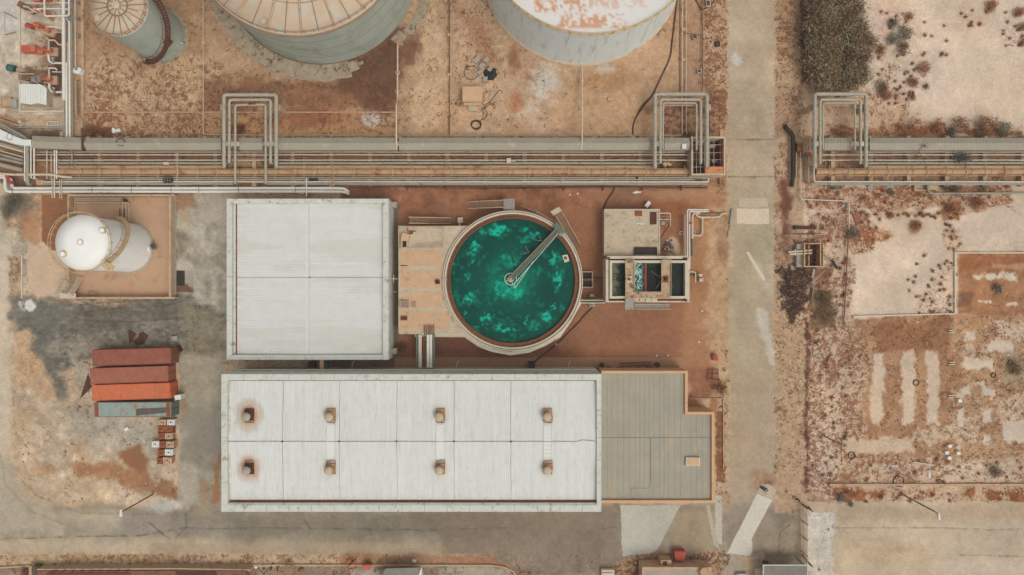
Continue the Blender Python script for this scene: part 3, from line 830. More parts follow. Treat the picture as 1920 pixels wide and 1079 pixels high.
# roof as a polar grid with its rust rows as a colour attribute
nr, na = 60, 240
vs = []; fs = []
for i in range(nr+1):
    rr = R * (i/nr)**.7 + .02
    for k in range(na):
        a = 2*PI*k/na; vs.append((cx + rr*math.cos(a), cy + rr*math.sin(a), Ht + .35*(1-(rr/R)**2)))
for i in range(nr):
    for k in range(na):
        l = (k+1) % na; fs.append((i*na+k, (i+1)*na+k, (i+1)*na+l, i*na+l))
def attr_mesh(mb, name, m_, parent, colfn, scale=1.0):
    o = part(mb, name, m_, parent)
    v = np.array(mb.v); px = v[:,0]*F/(H - v[:,2]) + 960; py = 539.5 - v[:,1]*F/(H - v[:,2])
    c_ = colfn(px, py)
    a = o.data.attributes.new('col', 'FLOAT_COLOR', 'POINT')
    a.data.foreach_set('color', np.concatenate([c_, np.ones((len(v),1))], 1).astype(np.float32).ravel())
    return o
def blend(base, c_, m_): return base*(1-m_[:,None]) + np.array(C(*c_))[None,:]*m_[:,None]
def rust_rows(px, py):
    base = np.tile(np.array(C(222,218,210)), (px.size,1)); 
    n1 = fbm(px, py, 5, 3, 40, 1.6, .5); n2 = fbm(px, py, 14, 3, 44)
    for (x0,x1,y0,y1,am) in ((1003,1100,0,22,1.0),(1100,1160,-2,16,.6),(1170,1212,-4,14,.5),(1045,1172,27,52,.95),(980,1200,-60,-8,.8)):
        box = sstep(x0-6, x0+4, px)*(1-sstep(x1-4, x1+6, px))*sstep(y0-4, y0+2, py)*(1-sstep(y1-2, y1+4, py))
        gaps = sstep(.40, .58, n1 + (n2-.5)*.5)
        base = blend(base, (208,152,114), box*gaps*am)
    return base
M['attr_roof'] = mat('painted_roof_sheet', None, .75, .05, .8, bump=.1, attr=True)
b = MB(); b.add(vs, fs, True); attr_mesh(b, 'roof', M['attr_roof'], t, rust_rows)
b = MB(); b.lathe(cx, cy, [(R, Ht-.3), (R+.3, Ht-.3), (R+.3, Ht-.22), (R, Ht-.2)], 128); part(b, 'wind_girder', M['yellow'], t)
ring_rail(cx, cy, R + .25, Ht - .2, M['yellow'], t, 64, 1.0, .045)
b = MB(); b.lathe(cx, cy, [(R+.35, 0), (R+.35, .12), (R, .14)], 128); part(b, 'foundation_ring', M['conc'], t)

# --- white tank in its containment basin
Ht = 11.5; c = W(155.5, 455.5, Ht); R = L(51, Ht); cx, cy = c.x, c.y
t = thing('storage_tank', 'bright white tank standing inside the tan walled basin', 'storage tank', (cx, cy, .02), 'large steel storage tanks')
tank_common(t, cx, cy, R, Ht, M['tank_bright'], M['tank_bright'], .35)
ring_rail(cx, cy, R + .45, Ht, M['yellow'], t, 24, 1.05, .045)
b = MB(); b.lathe(cx, cy, [(R, Ht-.08), (R+.14, Ht-.08)], 48); part(b, 'rim_walkway', M['yellow'], t)
b = MB()
for (px, py) in ((151.7,455),(192.5,433),(119,477)):
    q = W(px, py, Ht + .3); b = MB(); b.lathe(q.x, q.y, [(.42,Ht),(.42,Ht+.5),(.34,Ht+.5)], 20); hh_ = part(b, 'roof_hatch', M['yellow'], t); b = MB(); b.lathe(q.x, q.y, [(.34,Ht+.5),(.2,Ht+.46),(.01,Ht+.46)], 20); part(b, 'hatch_lid', M['tank_bright'], hh_)
q = W(203, 500, Ht); b = MB(); b.obox(q.x, q.y, Ht-.1, Ht, 1.6, 1.0, -.5); part(b, 'landing', M['yellow'], t)
spiral(t, cx, cy, R, .3, 11.3, 128, -42, .62, M['yellow'], M['yellow'])
b = MB(); b.lathe(cx, cy, [(R+.35, 0), (R+.35, .2), (R, .22)], 64); part(b, 'foundation_ring', M['conc_grey'], t)
b = MB(); a = math.radians(0); b.lathe(cx + R + .02, cy - .1, [(.01, .9)], 6); 
b.tube([(cx + R - .05, cy - .3, .9), (cx + R + .18, cy - .3, .9)], .42, 16); part(b, 'manhole', M['tank_bright'], t)
b = MB()
for k, (px) in enumerate((230, 238)):
    q = W(px, 415, 0); b.tube([(q.x, cy + R - .3, .8), (q.x, q.y + .9, .8), (q.x, q.y + 1.9, .8)], .12, 8)
part(b, 'outlet_pipe', M['rust'], t)

# containment basin: floor and four walls
bw = 1.5
t = thing('containment_basin', 'tan walled spill basin surrounding the bright white tank', 'basin', W(228, 462, 0))
b = MB(); b.pprism([(129,366),(326,366),(326,557),(129,557)], .0, .012); part(b, 'floor', mat('basin_floor', C(190,154,122), .9, .08, .5, C(172,132,102), .35, .5), t)
b = MB(); b.curb([(127.5,366.5),(327,366.5)], .3, 0, bw); b.curb([(127.5,559),(327,559)], .3, 0, bw-.003); part(b, 'wall', M['conc_tan'], t)
b = MB(); b.curb([(128,366),(128,559)], .3, 0, bw+.003); part(b, 'wall', M['conc_tan'], t)
b = MB(); b.curb([(318.5,366),(318.5,559)], .34, 0, bw+.006); part(b, 'wall', M['conc_tan'], t)
b = MB(); b.pbox(320.6, 366, 329, 559, 0, .28); part(b, 'footing', M['conc_grey'], t)
b = MB(); b.pbox(129.5, 368, 142, 402, 0, .25); part(b, 'pipe_plinth', M['conc_tan'], t)
# stile stairs over the wall
def stair(name, label, cat, pa, pb, z0, z1, w, m, mr, parent=None, group=None, n=None):
    """straight stair from pixel point pa (at z0) to pb (at z1)"""
    a = W(pa[0], pa[1], z0); b_ = W(pb[0], pb[1], z1); d = (b_ - a); hz = Vector((d.x, d.y, 0)); u = hz.normalized(); sd = Vector((-u.y, u.x, 0))
    t = thing(name, label, cat, (a.x, a.y, z0), group) if parent is None else parent
    ang = math.atan2(u.y, u.x); nn = n or max(4, int(hz.length / .3))
    tb = MB()
    for i in range(nn):
        p = a + d * ((i + .5) / nn); tb.obox(p.x, p.y, p.z - .03, p.z + .02, hz.length/nn*.7, w, ang)
    st = part(tb, 'tread', m, t)
    sb = MB()
    for s in (-1, 1): sb.beam(a + sd*s*w/2, b_ + sd*s*w/2, .06, .25)
    part(sb, 'stringer', m, t)
    for s in (-1, 1):
        rb = MB()
        for h in (1.0, .5): rb.tube([a + sd*s*w/2 + Vector((0,0,h)), b_ + sd*s*w/2 + Vector((0,0,h))], .04, 5)
        for k in range(5):
            p = a + d*(k/4) + sd*s*w/2; rb.tube([p, p + Vector((0,0,1.0))], .035, 5)
        part(rb, 'handrail', mr, t)
    return t
t = thing('stile_stair', 'cream steel stairs climbing over the south west basin wall', 'stairs', W(130, 548, 0))
stair('', '', '', (112,555), (126,528), .1, 1.7, .8, M['pipe_cream'], M['pipe_cream'], t)
stair('', '', '', (152,519), (132,552), .1, 1.7, .8, M['pipe_cream'], M['pipe_cream'], t)
b = MB(); b.pbox(112, 550, 142, 560, 1.62, 1.7); part(b, 'landing', M['pipe_cream'], t)
# pallet in basin
t = thing('pallet', 'small brown timber pallet lying in the basin corner', 'pallet', W(173, 550, .02))
b = MB()
for k in range(4): b.pbox(163 + k*5.2, 545.5, 166.5 + k*5.2, 555.5, .14, .18)
part(b, 'deck_board', M['wood'], t)
b = MB()
for k in range(3): b.pbox(163, 546 + k*3.8, 182, 547.2 + k*3.8, .02, .14)
part(b, 'bearer', M['wood'], t)
# small pipes inside the basin
def pipe(pts, r, m, label, z=None, bend=.35, name='pipe', cat='pipe', group=None, n=8, supports=None):
    P = [W(p[0], p[1], p[2] if len(p) > 2 else z) for p in pts]
    b = MB(); b.tube(P, r, n, bend)
    return solo(b, name, m, label, cat, group)
for i, (y, x1) in enumerate(((372,230),(375.5,236),(380.5,242))):
    pipe([(142,y),(x1,y),(x1,408),(x1,414)], .09, M['pipe_cream'], ('northernmost','middle','southernmost')[i] + ' of the three thin cream pipes crossing the basin floor', .5, group='basin pipes')
t = thing('valve', 'dark gate valve on the thin pipes above the basin wall corner', 'valve', W(234, 375, .4))
b = MB(); q = W(234, 376, .9); b.cyl(q.x, q.y, .4, 1.1, .22, .18, 12); part(b, 'valve_body', M['drust'], t)
b = MB(); b.tube([(q.x + .3*math.cos(2*PI*k/12), q.y + .3*math.sin(2*PI*k/12), 1.25) for k in range(12)], .04, 5, closed=True); b.tube([(q.x, q.y, 1.1), (q.x, q.y, 1.25)], .04, 5); b.tube([(q.x-.3,q.y,1.25),(q.x+.3,q.y,1.25)], .03, 5); part(b, 'hand_wheel', M['dark'], t)
# ------------------------------------------------------------------ buildings
def sheet_roof(mb, x0, x1, y0, y1, zfun, pitch, amp, axis, across=40):
    """corrugated roof: ribs repeat along 'axis' with the pitch; zfun(x,y) gives the slope"""
    def prof(k): return (0, amp, amp, 0)[k % 4]
    a0, a1 = (x0, x1) if axis == 'x' else (y0, y1)
    n = int((a1 - a0) / pitch) * 4
    aa = [a0 + (a1-a0)*k/n for k in range(n+1)]
    b0, b1 = (y0, y1) if axis == 'x' else (x0, x1)
    bb = [b0 + (b1-b0)*k/across for k in range(across+1)]
    vs = []
    for j, q in enumerate(bb):
        for k, p in enumerate(aa):
            x, y = (p, q) if axis == 'x' else (q, p)
            vs.append((x, y, zfun(x, y) + prof(k)))
    m = n + 1; fs = []
    for j in range(across):
        for k in range(n):
            f = (j*m+k, j*m+k+1, (j+1)*m+k+1, (j+1)*m+k)
            fs.append(f if axis == 'x' else tuple(reversed(f)))
    mb.add(vs, fs)

def joint(mb, pts, r=.035, wob=.05):
    P = []
    for i in range(len(pts)-1):
        a, c_ = Vector(pts[i]), Vector(pts[i+1]); n = max(2, int((c_-a).length / 1.5))
        for k in range(n): P.append(a + (c_-a)*(k/n) + Vector((random.uniform(-wob,wob), random.uniform(-wob,wob), 0)))
    P.append(Vector(pts[-1])); mb.tube(P, r, 5)

M['ridge'] = mat('off_white_ridge_flashing', C(216,216,208), .8, .06, 1.0)
M['joint_grey'] = mat('grey_joint_sealant', C(158,154,144), .9, .15, 2.0)
# --- square warehouse
z1 = 4.7
t = thing('warehouse', 'square white roofed warehouse with pale concrete parapet west of the green pool', 'building', W(580, 524, 0))
o0, o1 = W(425, 373, z1), W(728.5, 675, z1); i0, i1 = W(435, 382, z1), W(718, 666, z1)
X0, Y1, X1, Y0 = o0.x, o0.y, o1.x, o1.y; x0, y1, x1, y0 = i0.x, i0.y, i1.x, i1.y
def parapets(t, X0, Y0, X1, Y1, x0, y0, x1, y1, zb, zt, m, panels=None, mj=None):
    for nm, (a,b_,c_,d_) in (('n',(X0,y1,X1,Y1)),('s',(X0,Y0,X1,y0)),('w',(X0,y0,x0,y1)),('e',(x1,y0,X1,y1))):
        b = MB(); b.box(a, b_, zb, c_, d_, zt); p = part(b, 'parapet', m, t)
        if panels:
            j = MB(); ln = (c_-a) if nm in 'ns' else (d_-b_); k = 1
            while k * panels < ln - .4:
                q = k * panels
                if nm in 'ns': j.box(a+q-.02, b_+.02, zt-.05, a+q+.02, d_-.02, zt+.006)
                else: j.box(a+.02, b_+q-.02, zt-.05, c_-.02, b_+q+.02, zt+.006)
                k += 1
            part(j, 'panel_joint', mj or M['seam'], p)
parapets(t, X0, Y0, X1, Y1, x0, y0, x1, y1, 0, z1, M['parapet'], 6.1)
zr = z1 - .75; ridge = W(578, 0, zr).x
zf = lambda x, y: zr + .35 - abs(x - ridge) * .022
b = MB(); sheet_roof(b, x0 + .55, x1, y0, y1, zf, .32, .016, 'y', 30)
def wh_col(px, py):
    base = np.tile(np.array(C(213,214,207)), (px.size,1))
    s = fbm(px, py, 30, 4, 70, .2, 3); base = base * (1 + (s-.5)*.08)[:,None]; base = blend(base, (196,184,160), .35*(1-sstep(440,470,px))*sstep(.4,.6,fbm(px,py,5,3,71,.2,1.6)))
    base = blend(base, (196,190,172), .35*sstep(.5,.62,fbm(px,py,40,4,73,.25,2)))
    return base
attr_mesh(b, 'roof', M['attr_roof'], t, wh_col)
b = MB(); b.box(x0, y0, zr - .6, x0 + .3, y1, zr + .12); part(b, 'inner_ledge', M['parapet'], t)
b = MB(); b.box(x0+.3, y0, zr - .6, x0 + .55, y1, zr - .02); part(b, 'gutter', M['rust'], t)
b = MB(); b.box(ridge - .3, y0+.02, zr + .34, ridge + .2, y1-.02, zr + .385); part(b, 'ridge_cap', M['ridge'], t)
b = MB(); yy = W(0, 521, zr).y
joint(b, [(x0+.5, yy, zf(x0,yy)+.07), (ridge, yy, zf(ridge,yy)+.1), (x1, yy, zf(x1,yy)+.07)], .03, .02)
joint(b, [(ridge+.22, y0, zr+.39), (ridge+.22, y1, zr+.39)], .02, .01); part(b, 'expansion_joint', M['joint_grey'], t)
b = MB(); q = W(580.5, 520.5, zr+.5); b.cyl(q.x, q.y, zr+.4, zr+.55, .1, n=10); part(b, 'joint_cap', M['dark'], t)
for py_ in (387, 657):
    b = MB(); q = W(742, py_, 0); b.box(X1 - .02, q.y-.45, .6, X1 + .75, q.y+.45, 1.9); b.box(X1 + .02, q.y-.4, 1.9, X1 + .7, q.y + .2, 2.0); part(b, 'wall_cabinet', M['conc_grey'], t)
b = MB(); q = W(741, 523, 2.2); b.tube([(X1, q.y, 2.2), (X1 + 1.0, q.y, 2.2)], .1, 8); b.tube([(X1 + .35, q.y + .6, 2.2), (X1+.35, q.y-.6, 2.2)], .07, 8); b.tube([(X1, q.y - 2.1, 1.5), (X1+.8, q.y-2.1, 1.5)], .05, 8); part(b, 'wall_pipe', M['pipe_cream'], t)

# --- long process hall
z1 = 9.0
t = thing('process_hall', 'long white roofed hall with eight round roof vents', 'building', W(790, 826, 0))
o0, o1 = W(415, 702, z1), W(1127.5, 960, z1); i0, i1 = W(426.5, 713.5, z1), W(1119, 947.5, z1)
X0, Y1, X1, Y0 = o0.x, o0.y, o1.x, o1.y; x0, y1, x1, y0 = i0.x, i0.y, i1.x, i1.y
parapets(t, X0, Y0, X1, Y1, x0, y0, x1, y1, 0, z1, M['parapet'], 3.38, M['rust'])
b = MB(); b.box(X0+1.6, Y1+.0, 3.2, X1-.05, Y1+.05, 3.3); part(b, 'wall_band', M['parapet'], t)
zr = z1 - .9; ry = W(0, 826.5, zr).y
zf = lambda x, y: zr + .55 - abs(y - ry) * .05
M['vent'] = mat('tan_rusty_vent_base', C(178,138,98), .85, .2, 2.0, C(128,86,56), .45, 2.0)
vents = [(x_, y_) for y_ in (779, 879) for x_ in (467, 620, 825, 1026)]
def hall_col(px, py):
    base = np.tile(np.array(C(215,216,209)), (px.size,1))
    s = fbm(px, py, 12, 3, 80, 2.5, .15); base = base * (1 + (s-.5)*.12)[:,None]; bay = np.floor((px-424)/7.1); base = base * (1 + (vnoise(bay*3.7, np.floor(py/60)*5.3, 2)-.5)*.05)[:,None]; base = blend(base, (198,182,156), .35*sstep(.6,.75,fbm(px,py,5,4,82,2.2,.3)))
    base = blend(base, (200,184,158), .5*sstep(925, 946, py)*sstep(.4,.6,fbm(px,py,6,3,84,1.5,.2)))
    base = blend(base, (196,150,110), .7*(1-sstep(427,436,px))*sstep(.4,.55,fbm(px,py,9,3,86)))
    for (vx, vy) in vents:
        dx, dy = px-vx, (py-vy); d = np.sqrt(dx*dx + (dy*.85)**2) + (fbm(px,py,8,3,88,2,.6)-.5)*12
        k = 1.0 if vx < 500 else .45; Rr = 30 if vx < 500 else 20
        base = blend(base, (206,170,124) if vx > 500 else (188,134,84), k*(1-sstep(6, Rr, d))*.85)
        if vx < 500 and vy < 800: base = blend(base, (190,176,146), .4*sstep(17,21,d)*(1-sstep(25,30,d)))
    return base
b = MB(); sheet_roof(b, x0, x1, y0 + .56, y1 - .18, zf, .27, .022, 'x', 150)
attr_mesh(b, 'roof', M['attr_roof'], t, hall_col)
b = MB(); b.box(x0, y0+.22, zr - .5, x1, y0 + .55, zr + .12); part(b, 'gutter', M['rust'], t)
b = MB(); b.box(x0, y1-.18, zr - .5, x1, y1, zr - .1); part(b, 'gutter', M['rust'], t)
b = MB(); yb = W(0, 943, z1-.25).y; b.box(x0, y0+.005, z1-.9, x1, y0+.215, z1-.12); part(b, 'drip_rail', M['parapet'], t)
b = MB(); joint(b, [(x0, ry, zr+.63), (W(1080,0,zr).x, ry, zr+.63), (W(1092,0,zr).x, ry+.25, zr+.63), (W(1110,0,zr).x, ry+.1, zr+.63), (x1, ry, zr+.63)], .04, .02)
for xx in (532, 638, 745, 852, 958):
    q = W(xx, 0, zr).x; joint(b, [(q, y0+.6, zf(0,y0)+.04), (q, ry, zr+.59), (q, y1, zf(0,y1)+.04)], .03, .05)
part(b, 'expansion_joint', M['joint_grey'], t)
b = MB()
for xx in (532, 638, 745, 852, 958):
    q = W(xx, 826, zr).x; b.cyl(q, ry, zr+.5, zr+.72, .13, n=10)
part(b, 'joint_cap', M['dark'], t)
for (vx, vy) in vents:
    q = W(vx, vy, zr+.4); zz = zf(q.x, q.y); up = vy < 800
    v = MB(); 
    v.box(q.x-.55, q.y-.75, zz-.1, q.x+.75, q.y+1.0, zz+.32) if up else v.box(q.x-.55, q.y-.8, zz-.1, q.x+.75, q.y+.85, zz+.32)
    vp = part(v, 'roof_vent', M['drust'] if vx < 500 else M['vent'], t)
    c_ = MB(); c_.cyl(q.x-.05, q.y-.05, zz+.3, zz+1.0, .4, n=20)
    c_.lathe(q.x-.05, q.y-.05, [(.60, zz+.95), (.66, zz+1.05), (.58, zz+1.25), (.3, zz+1.4), (.01, zz+1.42)], 24); part(c_, 'vent_cowl', M['conc_grey'] if vx < 500 else M['conc'], vp)
    s_ = MB(); e = -.95 if up else 1.15
    s_.beam((q.x-.55, q.y+e, zz+.35), (q.x+.75, q.y+e*1.12, zz+.35), .1, .1); s_.beam((q.x-.55, q.y+e, zz+.1), (q.x-.55, q.y, zz+.5), .07, .07); s_.beam((q.x+.75, q.y+e, zz+.1), (q.x+.75, q.y, zz+.5), .07, .07)
    part(s_, 'vent_brace', M['rust'], vp)
for vx in (620, 825, 1026):
    b = MB()
    a_, c_ = W(vx-7, 0, zr+.5).x, W(vx+8, 0, zr+.5).x; ya, yc = W(0, 796, zr+.5).y, W(0, 862, zr+.5).y
    vs = []; 
    for yy in (ya, ry, yc):
        for xx in (a_, c_): vs.append((xx, yy, zf(xx,yy)+.075))
    b.add(vs, [(2,3,1,0),(4,5,3,2)])
    for e in (a_, c_): b.tube([(e, ya, zf(0,ya)+.1), (e, ry, zr+.68), (e, yc, zf(0,yc)+.1)], .025, 5)
    if vx == 1026:
        for k in range(9):
            yy = ya + (yc-ya)*(k+.5)/9; b.tube([(a_, yy, zf(0,yy)+.1), (c_, yy, zf(0,yy)+.1)], .03, 5)
    part(b, 'roof_walkway', M['white'], t)
for xx in (602,):
    b = MB(); p0, p1 = W(xx, 674, 4.2), W(xx, 690, 4.0); b.box(p0.x-.3, Y1, 3.6, p0.x+.3, Y1+1.75, 3.9); part(b, 'link_duct', M['conc_tan'], t)
for xx in (660, 856, 1066):
    b = MB(); p0 = W(xx, 690, 2.5); b.tube([(p0.x, Y1, 2.4), (p0.x, Y1+.7, 2.4), (p0.x+.3, Y1+1.3, 2.4)], .06, 6); part(b, 'wall_spout', M['pipe_cream'], t)
for (xx, m_) in ((585,'drust'),(997,'dark'),(610,'green')):
    b = MB(); p0 = W(xx, 684, 1); b.box(p0.x-.5, Y1, .0, p0.x+.5, Y1+1.0, 1.4); part(b, 'wall_cabinet', M[m_], t)
b = MB(); p0 = W(462, 687, 0.5); b.tube([(p0.x, Y1+.18, 5.2), (W(1118,0,5).x, Y1+.18, 5.2)], .07, 6); part(b, 'wall_pipe', M['white'], t)

# --- low grey roofed extension
z1 = 4.6
t = thing('annex_building', 'low grey roofed annex with orange tan parapet east of the long hall', 'building', W(1230, 820, 0))
outer = [(1118,696),(1289,696),(1289,773),(1339,773),(1339,943),(1118,943)]
inner = [(1118,700.5),(1285,700.5),(1285,777.5),(1335,777.5),(1335,939),(1118,939)]
zr = z1 - .45
b = MB(); b.pprism([(x_+0, y_) for x_, y_ in inner], 0, zr)
M['annex_roof'] = mat('grey_felt_roof', C(166,158,140), .9, .12, .35, C(190,166,120), .28, .5, stretch=(1,.35,1))
part(b, 'roof', M['annex_roof'], t)
b = MB(); b.curb([(1128,698.2),(1287,698.2),(1287,775.2),(1337,775.2),(1337,941),(1128,941)], .4, 0, z1); part(b, 'parapet', M['parapet_tan'], t)
b = MB(); xx = 1139.0
while xx < 1334:
    y_a = 701.5 if xx < 1284 else 778.5
    p0, p1 = W(xx, y_a, zr+.03), W(xx, 938, zr+.03)
    if abs(xx-1286) > 3: b.box(p0.x-.022, p1.y, zr-.05, p0.x+.022, p0.y, zr+.035)
    xx += 8.6 if random.random() < .5 else 11
part(b, 'standing_seam', M['conc_grey'], t)
b = MB(); p0, p1 = W(1129, 821, zr), W(1334, 821, zr); b.box(p0.x, p0.y-.03, zr-.05, p1.x, p0.y+.03, zr+.045); p0, p1 = W(1220, 821, zr), W(1220, 910, zr); b.box(p0.x-.04, p1.y, zr-.04, p0.x+.04, p0.y, zr+.05); part(b, 'expansion_joint', M['seam'], t)
b = MB(); b.pbox(1184, 916, 1219, 933, zr-.1, zr+.07); part(b, 'roof_patch', M['annex_roof'], t)
b = MB(); b.pbox(1286, 858.5, 1312.5, 874, zr-.05, zr+.42); hh = part(b, 'roof_hatch', M['conc_white'], t)
b = MB(); b.pbox(1288.5, 860.5, 1310, 872, zr+.42, zr+.46); part(b, 'hatch_panel', M['parapet_tan'], hh)

# --- pump house deck beside the pool
z1 = 3.1
t = thing('pump_house', 'low building with tan tiled roof panels joined to the west side of the green pool', 'building', W(800, 525, 0))
b = MB(); b.pprism([(747,424)]+[(961.3+127*math.cos(math.radians(a)), 526.5+127*math.sin(math.radians(a))) for a in (234,225,216,207,198,189,180,171,162,153,144,135,128)]+[(750,627),(747,624)], 0, z1); part(b, 'wall', M['conc'], t)
M['tile'] = mat('tan_roof_tile', C(204,168,132), .85, .1, .7, C(190,150,112), .4, .8)
for (a_,b_,c_,d_) in ((751,470,829,499),(751,508,828,539),(757,547,828,577),(750,584,842,618),(751,497.5,764,508)):
    b = MB(); b.pbox(a_, b_, c_, d_, z1-.05, z1+.03); p_ = part(b, 'roof_panel', M['tile'], t)
    g_ = MB(); k = a_ + 13
    while k < c_-2: g_.pbox(k-.2, b_+.4, k+.2, d_-.4, z1, z1+.034); k += 13
    if True: g_.pbox(a_+.4, (b_+d_)/2-.2, c_-.4, (b_+d_)/2+.2, z1, z1+.036)
    part(g_, 'panel_joint', M['conc_tan'], p_)
b = MB(); b.pbox(749.5, 426, 832, 465, z1-.05, z1+.12); up = part(b, 'raised_slab', M['conc'], t)
b = MB()
P = [W(x_, y_, z1) for x_, y_ in ((749,424.5),(749,466),(832,466),(832,426),(766,426))]
for h in (1.0, .55): b.tube([p + Vector((0,0,h)) for p in P], .04, 6)
for i in range(len(P)-1):
    n = max(2, int((P[i+1]-P[i]).length/1.6))
    for k in range(n+1): p = P[i] + (P[i+1]-P[i])*(k/n); b.tube([p, p + Vector((0,0,1.0))], .035, 5)
part(b, 'railing', M['yellow'], t)
b = MB(); b.pprism([(751,452),(754,437),(769,440),(765,452)], z1, z1+1.0); b.pbox(752,452,754,464,z1,z1+.9); b.pbox(762,452,764,464,z1,z1+.9); part(b, 'stairwell_hood', M['tile'], t)
b = MB(); b.pbox(754,452,762,463.5,z1+.1,z1+.14); part(b, 'stairwell_opening', M['dark'], t)
b = MB(); a_, c_ = W(777, 461.5, z1+.3), W(829, 457, z1+.3); d_ = (c_-a_); s_ = Vector((-d_.y, d_.x, 0)).normalized()*.22
b.tube([a_+s_, c_+s_], .035, 5); b.tube([a_-s_, c_-s_], .035, 5)
for k in range(16): p = a_ + d_*((k+.5)/16); b.tube([p+s_, p-s_], .03, 5)
solo(b, 'ladder', M['pipe_cream'], 'thin ladder lying on the raised corner slab of the pump house roof', 'ladder')
b = MB(); q = W(772, 438, z1+.3); b.obox(q.x, q.y, z1+.12, z1+.7, .5, .4); b.tube([W(764,428,z1+.3), W(764,434,z1+.3), W(780,434,z1+.3)], .07, 6, .2); solo(b, 'pipe_fitting', M['rust'], 'rusty pipe stub with flange on the raised corner slab', 'pipe fitting')
b = MB(); b.pbox(768, 436, 775, 442, z1+.125, z1+.4); solo(b, 'junction_box', M['white'], 'small white box beside the rusty pipe stub on the pump house', 'box')
t2 = thing('air_unit', 'slatted cream air unit on the west edge of the pump house roof', 'air unit', W(758, 571, z1))
b = MB(); b.pbox(750, 565, 766, 578, z1+.03, z1+.6); part(b, 'casing', M['conc_tan'], t2)
b = MB(); 
for k in range(7): b.pbox(752+k*2, 566.5, 753.2+k*2, 576.5, z1+.6, z1+.64)
part(b, 'grille', M['seam'], t2)
b = MB(); 
for (a_,b_,c_,d_) in ((772,566,773.3,577),(778.7,566,780,577),(773.4,566,778.6,567.3),(773.4,575.7,778.6,577),(773.4,571,778.6,572)): b.pbox(a_,b_,c_,d_,z1+.04,z1+.25)
solo(b, 'pipe_bracket', M['conc_tan'], 'small square frame on the roof right of the slatted air unit', 'frame')
t2 = thing('roof_hatch_cover', 'brown rusty plate hatch near the south west corner of the pump house roof', 'hatch', W(757, 597, z1))
b = MB(); b.pbox(751, 593, 763.5, 601, z1+.03, z1+.22); part(b, 'frame', M['rust'], t2)
b = MB(); b.pbox(752.5, 594.5, 762, 599.5, z1+.22, z1+.25); part(b, 'lid', M['drust'], t2)
t2 = thing('roof_fan', 'dark round fan housing on the roof near the pool rim', 'fan', W(820, 528, z1))
b = MB(); q = W(820, 529, z1+.5); b.obox(q.x, q.y, z1+.03, z1+.45, .65, .65, .2); part(b, 'base', M['drust'], t2)
b = MB(); b.cyl(q.x, q.y, z1+.45, z1+.7, .3, .22, 16); part(b, 'cowl', M['dark'], t2)
b = MB()
for k in range(6): b.tube([W(796+k*3.4,610,z1+.3), W(796+k*3.6, 626, z1+.3), W(796+k*3.6, 628, z1-.6)], .07, 6, .2)
solo(b, 'cable_drop', M['pipe_brown'], 'bundle of short brown pipes dropping over the south edge of the pump house', 'pipe bundle')
# the pipe bridge between the pump house and hall
t2 = thing('pipe_bridge', 'narrow elevated bridge of white and green beams running south to the long hall', 'pipe bridge', W(800, 660, 0))
Yh = W(0, 690, 3.4).y
for (xx, w_, mm, nm) in ((781.5,.22,'green','green_beam'),(787.5,.5,'pipe_cream','duct'),(802.5,.42,'pipe_white','duct'),(808,.36,'pipe_white','duct'),(813.5,.22,'green','green_beam')):
    a_ = W(xx, 628, 3.4); b = MB(); b.box(a_.x-w_/2, Yh, 3.0, a_.x+w_/2, a_.y, 3.3); part(b, nm, M[mm], t2)
b = MB()
for yy in (637, 669): a_, c_ = W(780,yy,3.4), W(815,yy,3.4); b.beam((a_.x,a_.y,2.93), (c_.x,a_.y,2.93), .12, .12)
part(b, 'cross_beam', M['green'], t2)
for xx in (781.5, 813.5): b = MB(); a_ = W(xx, 655, 0); b.box(W(xx,0,3).x-.08, a_.y-.08, 0, W(xx,0,3).x+.08, a_.y+.08, 2.95); part(b, 'post', M['green'], t2)
b = MB(); b.tube([W(794.5,630,2.8), W(794.5,688,2.8)], .1, 8); b.tube([W(797.5,630,2.8), W(797.5,688,2.8)], .08, 8); part(b, 'pipe', M['pipe_brown'], t2)

# --- the round clarifier
zt = 3.5
cw = W(961.3, 526.5, zt); cx, cy = cw.x, cw.y
t = thing('clarifier', 'large round concrete pool of green algae water with a walkway bridge', 'settling tank', (cx, cy, 0))
r = lambda n: L(n, zt)
b = MB(); b.lathe(cx, cy, [(r(127.5),0),(r(127.5),zt-1.2),(r(131.6),zt-1.0),(r(131.6),zt),(r(130.0),zt),(r(130.0),zt-.9),(r(128.4),zt-.9),(r(128.4),zt+.02),(r(125.2),zt+.02),(r(125.2),zt-.45)], 160); part(b, 'wall', M['conc_white'], t)
b = MB(); b.lathe(cx, cy, [(r(125.3),zt-.45),(r(118.6),zt-.42),(r(118.6),zt-.25),(r(117.2),zt-.25),(r(117.2),zt-.9),(r(116.9),zt-2.2)], 160); part(b, 'weir_channel', mat('rusty_weir_channel', C(128,86,62), .9, .25, 2.0, C(170,130,98), .3, 2.5), t)
b = MB(); 
for k in range(150):
    a = 2*PI*k/150; b.obox(cx + r(118.2)*math.cos(a), cy + r(118.2)*math.sin(a), zt-.25, zt-.08, .16, .28, a)
part(b, 'weir_plate', M['rust'], t)
b = MB(); b.lathe(cx, cy, [(r(127.45),zt-.34),(r(127.4),zt-.34)], 8)
zw = zt - .55
